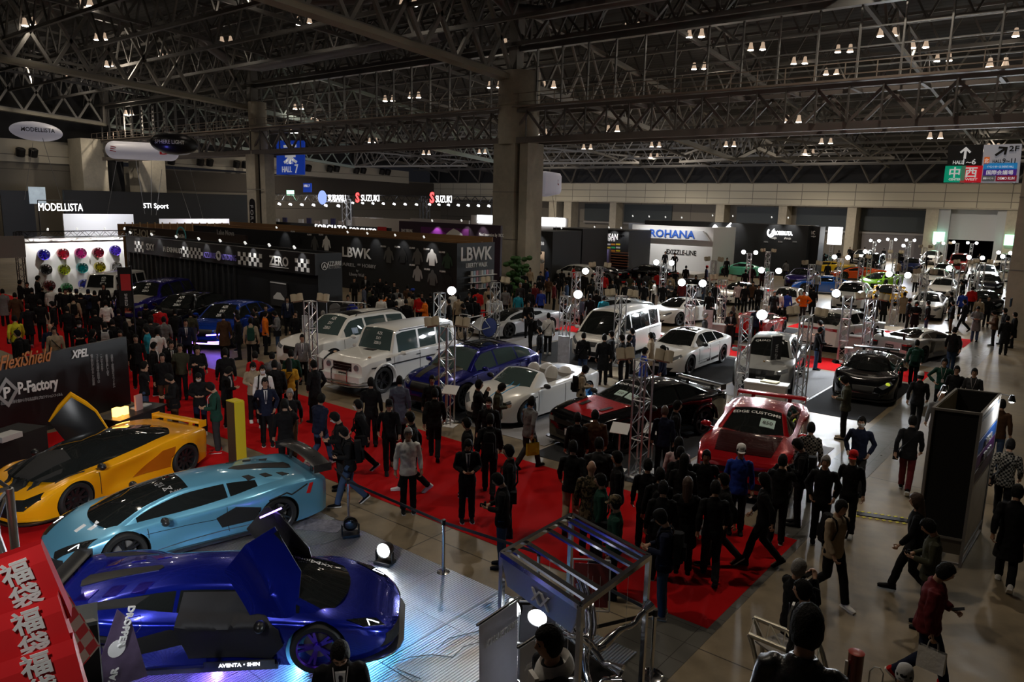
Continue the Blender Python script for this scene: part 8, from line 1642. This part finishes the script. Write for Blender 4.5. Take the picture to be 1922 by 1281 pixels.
def lucky(px, py, D, rz, tilt, label, size=(.40, .48, .14), m=M_bag):
    d = ray(px, py).normalized(); P = V(0, 0, H)+d*D; w_, h_, dp_ = size
    t = ob('lucky_bag', None, None); bpy.data.objects.remove(t); mb = MB()
    mb.loft([[V(x*w_/2, y*dp_/2*(1-.5*k), z) for x, y in ((-1, -1), (1, -1), (1, 1), (-1, 1))] for z, k in ((-h_/2, 0), (-.1*h_, .15), (.3*h_, .4), (h_/2, 1))], cap=False); mb.add([(-w_/2, -dp_/2, -h_/2), (w_/2, -dp_/2, -h_/2), (w_/2, dp_/2, -h_/2), (-w_/2, dp_/2, -h_/2)], [(3, 2, 1, 0)])
    o = mb.build('lucky_bag', m); o.matrix_world = Matrix.Translation(P) @ Matrix.Rotation(rz, 4, 'Z') @ Matrix.Rotation(tilt, 4, 'Y'); tag(o, label, 'paper bag', 'red lucky bags')
    if m == M_bag:
        for k, ch in enumerate('福袋'): letters(ch, (.07, -dp_*.5, .12-.125*k), (1, 0, 0), (0, 0, 1), .125, M_txt, o, .05, th=.002)
        MB().box((0, -dp_/2-.001, -.14*h_-.07), (w_, .004, .006)).build('fold', mat('bag_fold', (.5, .01, .015), .5), o)
    return o
az = R(68)
lucky(18, 1118, 4.4, az, R(-14), 'upper red lucky bag with white characters, brightly lit', (.40, .40, .12)); lucky(34, 1208, 4.42, az, R(-10), 'middle red lucky bag with white characters in shade', (.42, .36, .12)); lucky(48, 1288, 4.44, az, R(-8), 'lowest red lucky bag cut by the frame edge', (.46, .34, .12)); lucky(118, 1170, 4.6, az+R(45), R(-22), 'red and cream checkered paper bag beside the red lucky bags', (.14, .52, .10), M_bagc)
light('shelf_lamp', 'SPOT', (-2.9, .2, 5.7), 60, (1, .96, .9), .08, target=(-3.8, 1.2, 4.2), size=60)
SPK = G(150, 1152, 3.2); t = empty('speaker', (SPK.x, SPK.y, 2.0), R(68), 'black cabinet speaker standing beside the red lucky bags', 'speaker'); MB().box((0, 0, .58), (.2, .26, 1.16)).build('cabinet', M_matt, t); MB().loft([[V(x*s, y*s, z) for x, y in ((-.1, -.13), (.1, -.13), (.1, .13), (-.1, .13))] for s, z in ((1, 1.16), (1.04, 1.19), (.8, 1.2))]).build('top', mat('grey_blue_top', (.10, .12, .14), .4), t); tag(MB().box((SPK.x, SPK.y, 1.0), (.4, .4, 2.0), R(68)).build('speaker_stand', M_matt), 'dark stand under the black cabinet speaker', 'stand')
P = G(215, 1230, 1.6); P = G(215, 1225, 1.7); o = empty('poster_board', P, math.atan2(-P.x, P.y)+R(25), 'leaning dark poster with bold slanted white lettering over the supercar sill', 'poster'); P4 = [V(-.26, 0, -.30), V(.30, 0, -.42), V(.18, 0, .24), V(.06, 0, .42)]; mb = MB(); mb.add(P4+[p+V(0, .012, 0) for p in P4], [(0, 1, 2, 3), (7, 6, 5, 4), (0, 4, 5, 1), (1, 5, 6, 2), (2, 6, 7, 3), (3, 7, 4, 0)]); mb.build('sheet', mat('poster_violet', (.10, .07, .13), .3, var=(5, .9)), o); MB().lathe([(.001, .006), (.085, .006), (.085, 0)], (.02, -.004, .03), (0, -1, 0), 20).build('round_motif', M_txt, o); letters('DROPPER', (.12, -.01, .22), (-.35, 0, -.94), (.94, 0, -.35), .09, M_txt, o, .04); letters('STAR', (-.05, -.01, -.25), (.35, 0, .94), (-.94, 0, .35), .09, M_txt, o, .04); MB().tube([(0, .02, -.3), (0, .02, -1.68)], .012, 6).build('stand', M_blk, o)
# curved truss table at the bottom right
tt = empty('truss_table', (-1.9, 5.3, 0), 0, 'curved silver tube truss table with a grey graphic top', 'table'); Za = 1.1
a, c, e_, g2 = G(1416, 1160, Za), G(1490, 1190, Za), G(1406, 1192, Za), G(1485, 1225, Za); mb = MB(); a2, e2_ = a+(c-a)*1.6, e_+(g2-e_)*1.6
mb.tube([a, a2], .03, 10); mb.tube([e_, e2_], .03, 10)
for i in range(5): p, q = a.lerp(a2, i/4), e_.lerp(e2_, i/4); mb.tube([p, q], .009, 5); mb.tube([p, e_.lerp(e2_, min(1, (i+1)/4))], .009, 5)
for s0 in (a, e_, a2, e2_): mb.tube([s0, s0+V(.05, -.02, -.08), s0+V(.14, -.05, -.3), s0+V(.2, -.08, -.7), V(s0.x+.2, s0.y-.08, .0)], .028, 10)
par(mb.build('tube_frame', mat('warm_aluminium', (.6, .56, .46), .35, .9), None, True, 60), tt); m_ = (a+e2_)/2; par(MB().box((m_.x, m_.y, Za-.12), (.5, .4, .02), R(-25)).build('table_top', mat('table_graphic', (.3, .28, .26), .4, var=(6, .8))), tt)
P = G(1608, 1225, 1.0); t = empty('stand_pillar', (P.x, P.y, 0), R(20), 'dark red cylinder post with an orange red top at the bottom edge', 'post'); MB().lathe([(.085, 0), (.085, .99)], n=24).build('tube', mat('tube_red', (.12, .004, .006), .3, coat=.5), t, True); MB().lathe([(.085, .99), (.09, 1.0), (.07, 1.01), (.001, 1.01)], n=24).build('top', mat('top_red', (.35, .03, .015), .4), t, True); MB().box((-.1, -.05, .6), (.03, .03, .6)).build('metal_strip', M_alu, t); MB().tube([(.16, 0, .55), (.16, 0, .8), (.2, .0, .86), (.26, 0, .86), (.3, 0, .8), (.3, 0, .55)], .008, 6).build('white_hook', M_white, t)
# steps of the walkway that carry the nearest visitors
def step(x, y, z, lab, s=.8): 
    o = MB().box((x, y, z/2), (s, s, z)).build('stair_landing', M_conc); o['kind'] = 'structure'; return o
# ================================================================== THE CROWD
def crowd(s, z0=0, hgt=None):
    for ln in s.strip().split('\n'):
        for tk in ln.split(';'):
            f = tk.split()
            if len(f) < 2: continue
            px, py = float(f[0]), float(f[1]); c_ = f[2] if len(f) > 2 else 'fkks'; head = f[3] if len(f) > 3 else 's'; ex = f[4] if len(f) > 4 and f[4] != '-' else ''; cc_ = f[5] if len(f) > 5 else 'k'
            hd = dict(s='short', l='long', p='pony', c='cap', n='beanie', b='bald', g='short', G='short', L='long')[head]
            st = 'jacket'
            if 'A' in ex: st = 'coat'
            if 'z' in ex: st = 'slim'
            if 'U' in ex: st = 'puffy'
            person(px, py, c_[0], c_[1], c_[2], c_[3], hd, st, ex, hgt, z0, hc='g' if head == 'g' else 'b' if head in 'GL' else 'k', capc=cc_, shoe=f[6] if len(f) > 6 else 'k')
# px py [face top bottom pose] [head] [extras] [cap colour] [shoe colour]
crowd('''
590 677 zkkp s A;567 628 fgks s S;369 648 fkks;422 654 bkks s A;474 677 fbkh s M k w;493 686 fwks s PM k w;497 709 fnkp s Sg;515 677 bkks s U;542 674 bYkh l H;544 729 fkNw g;534 750 bkkt s;599 741 cnjW s U k w;637 772 lkKh s MH
655 800 lkjn s PT;677 751 lkkw s MH;696 710 bkks s;730 750 fkkW c - k;750 707 bsks s A;775 774 lkkW s - k w;766 803 fwks g g;811 705 fkks s;816 731 bkkw s;372 697 fknh s M k w;402 716 lGKh s L k r;422 688 rkkh s SL;505 662 bgks s;481 660 brks s;546 657 bGks
268 679 rkjt s;304 663 fkNs;324 700 lkNh s;287 643 rkks s SM;321 640 fkks s S;338 645 fOks;370 649 fkkx;33 620 lkks s PU;93 608 fnjs b;101 614 fbks s H;148 600 fkkh s Mz;172 619 rkks l;196 605 bkks s Pb;225 620 fkks s;254 628 fkks s;275 613 ltks;295 617 bwks c z;282 597 bKks s U;318 636 fkks s S
27 593 bykw s H;4 543 bgks s A;36 526 rkks;50 530 fkks;27 550 bNks s A;64 540 bkks;84 538 bkks;97 538 bwks s U;110 541 bkks;122 542 fkks;131 541 lkks;143 543 bkks c - n;165 544 bnku c - n;178 546 bkku;137 556 bbks s P;151 551 bkku;98 566 lkks s M;50 571 bkkw s A;74 563 bkks;198 564 bwks s z;222 580 bkks s;178 582 bkks;198 547 bkks l;299 575 brks s U
273 571 bkku;283 592 bKks s U;307 595 bgks;250 597 bkks;262 585 bkks;328 580 bkks;348 599 fnks s S;357 584 bOks s A;419 589 bNks s A;444 582 lkks s M;446 591 lkks s H;481 576 lkks;485 585 lkkh;470 597 bbks s PG;498 572 fkks;504 584 roks;515 583 lgjh s H;539 557 fnks s S;555 584 fkks;210 600 bkks;235 605 bkks l;125 575 bkks
665 521 fkks;686 516 fkks s S;713 521 fkks;683 535 rsks;694 538 rOks;725 527 bkks;746 540 fgks s U;716 551 roku;719 554 bwks;750 551 bwks;744 566 bkks;762 562 bkks s U;765 535 bNks;782 551 brks;798 559 lokh s U;792 549 fkks;740 529 fkks;775 542 lkks c - B;808 549 bkks;861 554 bbks;851 546 bwks;873 570 lkkh;881 548 fkks;889 532 bkks;897 543 brks s U;917 537 fbks;922 554 lwks;949 539 bgks;678 567 fkks s S;653 554 fgks s L;606 584 bwks g;830 548 bkks;815 556 bkks;843 562 lkks;702 530 bkks;733 542 bkks
954 480 fmks;966 487 fkks;976 499 fgks;995 503 fbks l;1001 485 bkks;1015 510 fnks;1027 503 lBks;1043 485 bkks;1057 484 bkks;977 531 fKks g;987 523 fkks;973 548 btks;995 542 bkks s A;1004 531 fmks;1014 521 bkks;1041 529 rmks;1016 542 fBks;1064 527 ljks c - k;1058 548 fKkx c - g;1077 499 rrks;1112 515 rkks;1127 510 bkks s A;1135 513 brks;1103 540 bkks;1093 556 rsks g;1108 553 bkks s L
1134 556 btks s U;1160 515 fkks s M;1183 515 fOks c - k;1200 515 fkks L M;1225 518 fOks;1214 510 bKks;1229 526 lwkh s z;1258 527 fKkx s M;1235 510 brks;1288 499 bkks;1327 499 rnks c - r;1260 515 bbks;1268 507 bkku;1306 517 fkks l;1290 526 bkks;1281 527 bmjs;1322 523 lsjs;1336 569 bKks;1344 531 fkks s 1 r;1315 591 rKks g;1373 583 fkkh s S;1387 529 bpks;1400 533 fkks n;1377 575 bbks L P;1320 545 fkks s 1;1360 560 rnks s 1
997 587 lkku s P k;1030 588 bwks s H k w;1014 614 lkjs s;1096 625 bkjs s H;1135 628 bkks s A;1149 622 lkks s 3;1188 617 lnks s S;1171 628 lkks s S;1180 629 rkks s S;1223 625 lbks s A;1210 653 rBks s;1246 649 lnks p 4;1093 686 rbkh n PM k
1421 575 bnks;1510 546 foKk s U;1528 539 bkks s A;1465 545 bwks;1477 546 bBks;1486 532 lkks;1425 535 fkks;1414 529 fNks;1450 546 fkks;1535 510 bgks;1476 489 bgks;1555 493 bkks s A;1545 601 lkkh;1537 614 rkjo s;1645 552 bkks s A;1662 552 bkks s A;1708 560 rkks s M;1721 565 fkkh l A;1699 549 bbks s A;1744 565 lkjs s M;1748 546 lkks;1790 565 lkNx s;1814 563 lkkW s M;1840 558 fbks;1857 556 fkks;1837 574 fgjh s A;1871 583 lNkh s UL
1888 579 lkks s;1892 594 bkks n A;1907 587 lkks s A;1793 615 bkjW s;1722 639 bGkw s PG;1823 528 lkks;1809 546 bBks;1826 538 brks s U;1721 507 bwks;1724 501 rwks;1749 501 bwks;1648 538 lwks;1625 487 rkks;1639 484 bkks;1687 490 bbks;1641 501 brks;1624 456 brks;1597 450 fkks;1857 510 bkks;1778 515 bkks;1876 493 bkks s A;1400 506 bkks;1412 498 bkks;1432 502 bkks;1500 470 bkks;1512 478 bkks;1540 470 bKks;1548 476 bkks;1475 468 fkks;1462 470 bkks;1390 470 bkks;1373 466 bkks;1380 474 fmks
1774 673 fGkk s L;1808 689 fkks s g;1825 691 fKks s gL;1729 699 bkkw c 1 w;1767 734 bgks b;1593 706 lOkh s - k b;1714 782 bkmw s H k k;1619 782 fnKp s M;1512 793 bqks;1603 847 fkks c z r w;1551 855 fkkp g;1509 824 lkkh s P;1470 855 bkku s T;1442 890 lkkw l - k;1392 835 fBks c - w;1366 890 lkKw s 1;1303 845 fkkp s;1285 850 bkks l A;1730 929 lkkW L;1759 975 lOkh s C;1575 937 ebkw s P k w;1897 826 bqkw s H;1912 913 bkkw s A k w;1882 751 bNjs
878 820 fkkh s ST;957 836 lkks s H;945 887 lkjh s C;915 779 bkkw s P;880 785 lkks s;1076 830 bkbW s;1118 873 bcks b A;1126 887 lGks s H;1157 932 lGks c - c;1161 848 lkks s;1125 823 bKks s U;1105 773 bNks s U;1091 775 bkks;1217 863 bkks s;1246 905 bkks s M;1256 761 bnks G;1267 754 rkks;1288 842 bkkw;1275 823 bpks l;995 746 cgKW s 2;935 718 rOkh s T;898 714 rkku s;918 746 fkks s M
1253 958 lnjh c P k b;1300 900 bkks L A;1240 880 bkks s P;1340 905 bkkw s
1055 505 bkks;1068 512 bkks;1085 520 fkks;1098 512 bkks;1110 528 bkks;1150 525 fkks;1175 530 bkks;1190 528 fKks;1210 530 bkks;1245 530 bkks;940 520 bkks;955 525 fkks;968 515 bkks;985 510 bkks;1030 520 fNks;1048 515 bkks;905 560 bkks;885 558 bkks;938 555 bwks;960 560 fkks;700 545 bkks;730 553 bkks;770 550 bbks;820 545 bkks;835 553 bwks;1440 468 fkks;1452 474 bkks;1405 478 bkks;1420 470 bNks;1355 478 bkks;1365 484 fkks;1510 488 bkks;1528 486 bkks;1600 470 bkks;1615 468 fkks;1660 465 bkks;1690 470 bkks;1700 478 bkks;1575 470 bkks;1740 478 bkks;1790 470 bkks;1815 476 bkks;1840 470 fkks
''')
# two men in suits on the plinth of the white wall, two models on the show stage
person(1249, 472, 'f', 'k', 'k', 's', 'short', 'jacket', 'z', 1.75, .35, note='man in dark jacket standing on the plinth of the white wall'); person(1267, 475, 'f', 'k', 'k', 'p', 'short', 'jacket', 'S', 1.75, .35, note='man in black suit standing on the plinth beside his colleague')
person(69, 518, 'r', 'k', 'k', 'x', 'short', 'jacket', 'S', 1.75, .5, note='man in black suit with folded arms on a step by the wheel wall'); step(PEOPLE[-1]['P'].x, PEOPLE[-1]['P'].y, .5, '')
for px, py in ((194, 532), (223, 532)): person(px, py, 'f', 'k', 'k', 's', 'long', 'slim', 'z', 1.68, .45, note='dark haired woman in black stage outfit %s the narrow flag' % ('left of' if px < 200 else 'right behind')); step(PEOPLE[-1]['P'].x, PEOPLE[-1]['P'].y, .45, '')
# the nearest figures
def near_person(px, py, D, face, top, bot, pose, head, style, ex, note, hc='k', capc='k'):
    d = ray(px, py).normalized(); T = V(0, 0, H)+d*D; z0 = T.z-1.76; person(px, py, face, top, bot, pose, head, style, ex, 1.76, z0, note=note, at=(T.x, T.y), hc=hc, capc=capc); step(T.x, T.y, z0, '', .7); return PEOPLE[-1]
near_person(638, 1189, 7.35, 'f', 'k', 'k', 'h', 'short', 'jacket', 'SL', 'man in black suit with lanyard looking down before the violet blue supercar')
near_person(1036, 1176, 5.55, -62, 'k', 'k', 's', 'short', 'jacket', '', 'young man in black and white hooded jacket in profile at the bottom edge')
pp = PEOPLE[-1]['o']; mb = MB(); mb.loft([[V(r_*math.cos(a_)*1.05, .03+r_*math.sin(a_)*1.1, z+.03*math.sin(a_)) for a_ in [2*PI*i/20 for i in range(20)]] for r_, z in ((.10, 1.37), (.135, 1.42), (.125, 1.47), (.10, 1.515), (.085, 1.49), (.08, 1.44))]); mb.build('hood', cm('w'), pp, True); MB().loft([[V(x*w_, y, z) for x, y in ((-1, -.115), (1, -.115), (1, -.148), (-1, -.148))] for w_, z in ((.06, 1.42), (.035, 1.2), (.03, .9))]).build('white_front', cm('w'), pp)
near_person(1518, 1145, 4.55, 172, 'k', 'k', 's', 'short', 'jacket', '', 'man in black leather jacket seen from behind at the bottom edge')
PEOPLE[-1]['o'].scale = [v for v in PEOPLE[-1]['o'].scale]; mat_l = mat('black_leather', (.012, .012, .013), .35, bump=(14, .5))
for k in COL.objects:
    if k.parent == PEOPLE[-1]['o'] and k.name.startswith('jacket'): oslot(k, 0, mat_l)
person(1499, 1052, 'c', 'k', 'k', 'u', 'short', 'jacket', 'T', 1.68, .0, note='grey haired woman in black raising a tablet behind the truss table', hc='g'); person(1512, 1092, 'l', 'k', 'k', 's', 'pony', 'jacket', 'S', 1.72, .25, note='ponytailed person in black suit in profile by the truss table'); step(PEOPLE[-1]['P'].x, PEOPLE[-1]['P'].y, .25, '', .6)
person(1758, 1052, 'r', 'm', 'n', 'n', 'short', 'puffy', 'T1', 1.74, note='person in maroon jacket walking and reading a phone', shoe='r'); person(1700, 1252, 'f', 'k', 'k', 's', 'beanie', 'jacket', '', 1.6, note='striped beanie of a visitor cut by the bottom edge', capc='l')
# nobody stands inside a car, a post or a neighbour
OBST = [(o.location.x, o.location.y, .38) for o in COL.objects if o.name.startswith(('lamp_tower', 'info_stand', 'stool', 'counter'))]
fixed = [p['P'].z > .01 for p in PEOPLE]; pos = [p['P'].copy() for p in PEOPLE]
for it in range(8):
    for i, p in enumerate(pos):
        if fixed[i]: continue
        for j in range(len(pos)):
            if j == i: continue
            d = p-pos[j]; d.z = 0; L = d.length
            if L < .46:
                if L < 1e-4: d = V(.1, .05*i % .1, 0); L = d.length
                p += d/L*(.47-L)*.5
        for x, y, r_ in OBST:
            d = V(p.x-x, p.y-y, 0); L = d.length
            if 1e-4 < L < r_: p += d/L*(r_-L+.02)
        q = out_of_car(p, .26); p.x, p.y = q.x, q.y
for p, q in zip(PEOPLE, pos):
    dl = q-p['P']; dl.z = 0; p['o'].location += dl; p['P'] = q
    for o, nm, mm, cc in p['car']: o.matrix_world = Matrix.Translation(dl) @ mm
label_people()
#@@P8
for _o in list(TS.collection.objects): bpy.data.objects.remove(_o)
bpy.data.scenes.remove(TS)
# ------------------------------------------------------------------ world and view
w = bpy.data.worlds.new('hall_air'); SC.world = w; w.use_nodes = True
w.node_tree.nodes['Background'].inputs[0].default_value = (.5, .5, .6, 1); w.node_tree.nodes['Background'].inputs[1].default_value = .01
SC.view_settings.view_transform = 'Standard'; SC.view_settings.look = 'None'; SC.view_settings.gamma = 1; SC.view_settings.exposure = 0.32
SC.view_settings.use_curve_mapping = False
cy = SC.cycles; cy.max_bounces = 4; cy.diffuse_bounces = 2; cy.glossy_bounces = 2; cy.transmission_bounces = 3; cy.transparent_max_bounces = 6
cy.caustics_reflective = False; cy.caustics_refractive = False; cy.use_denoising = True; cy.sample_clamp_indirect = 4; cy.sample_clamp_direct = 0; cy.use_light_tree = True
cy.adaptive_threshold = .045
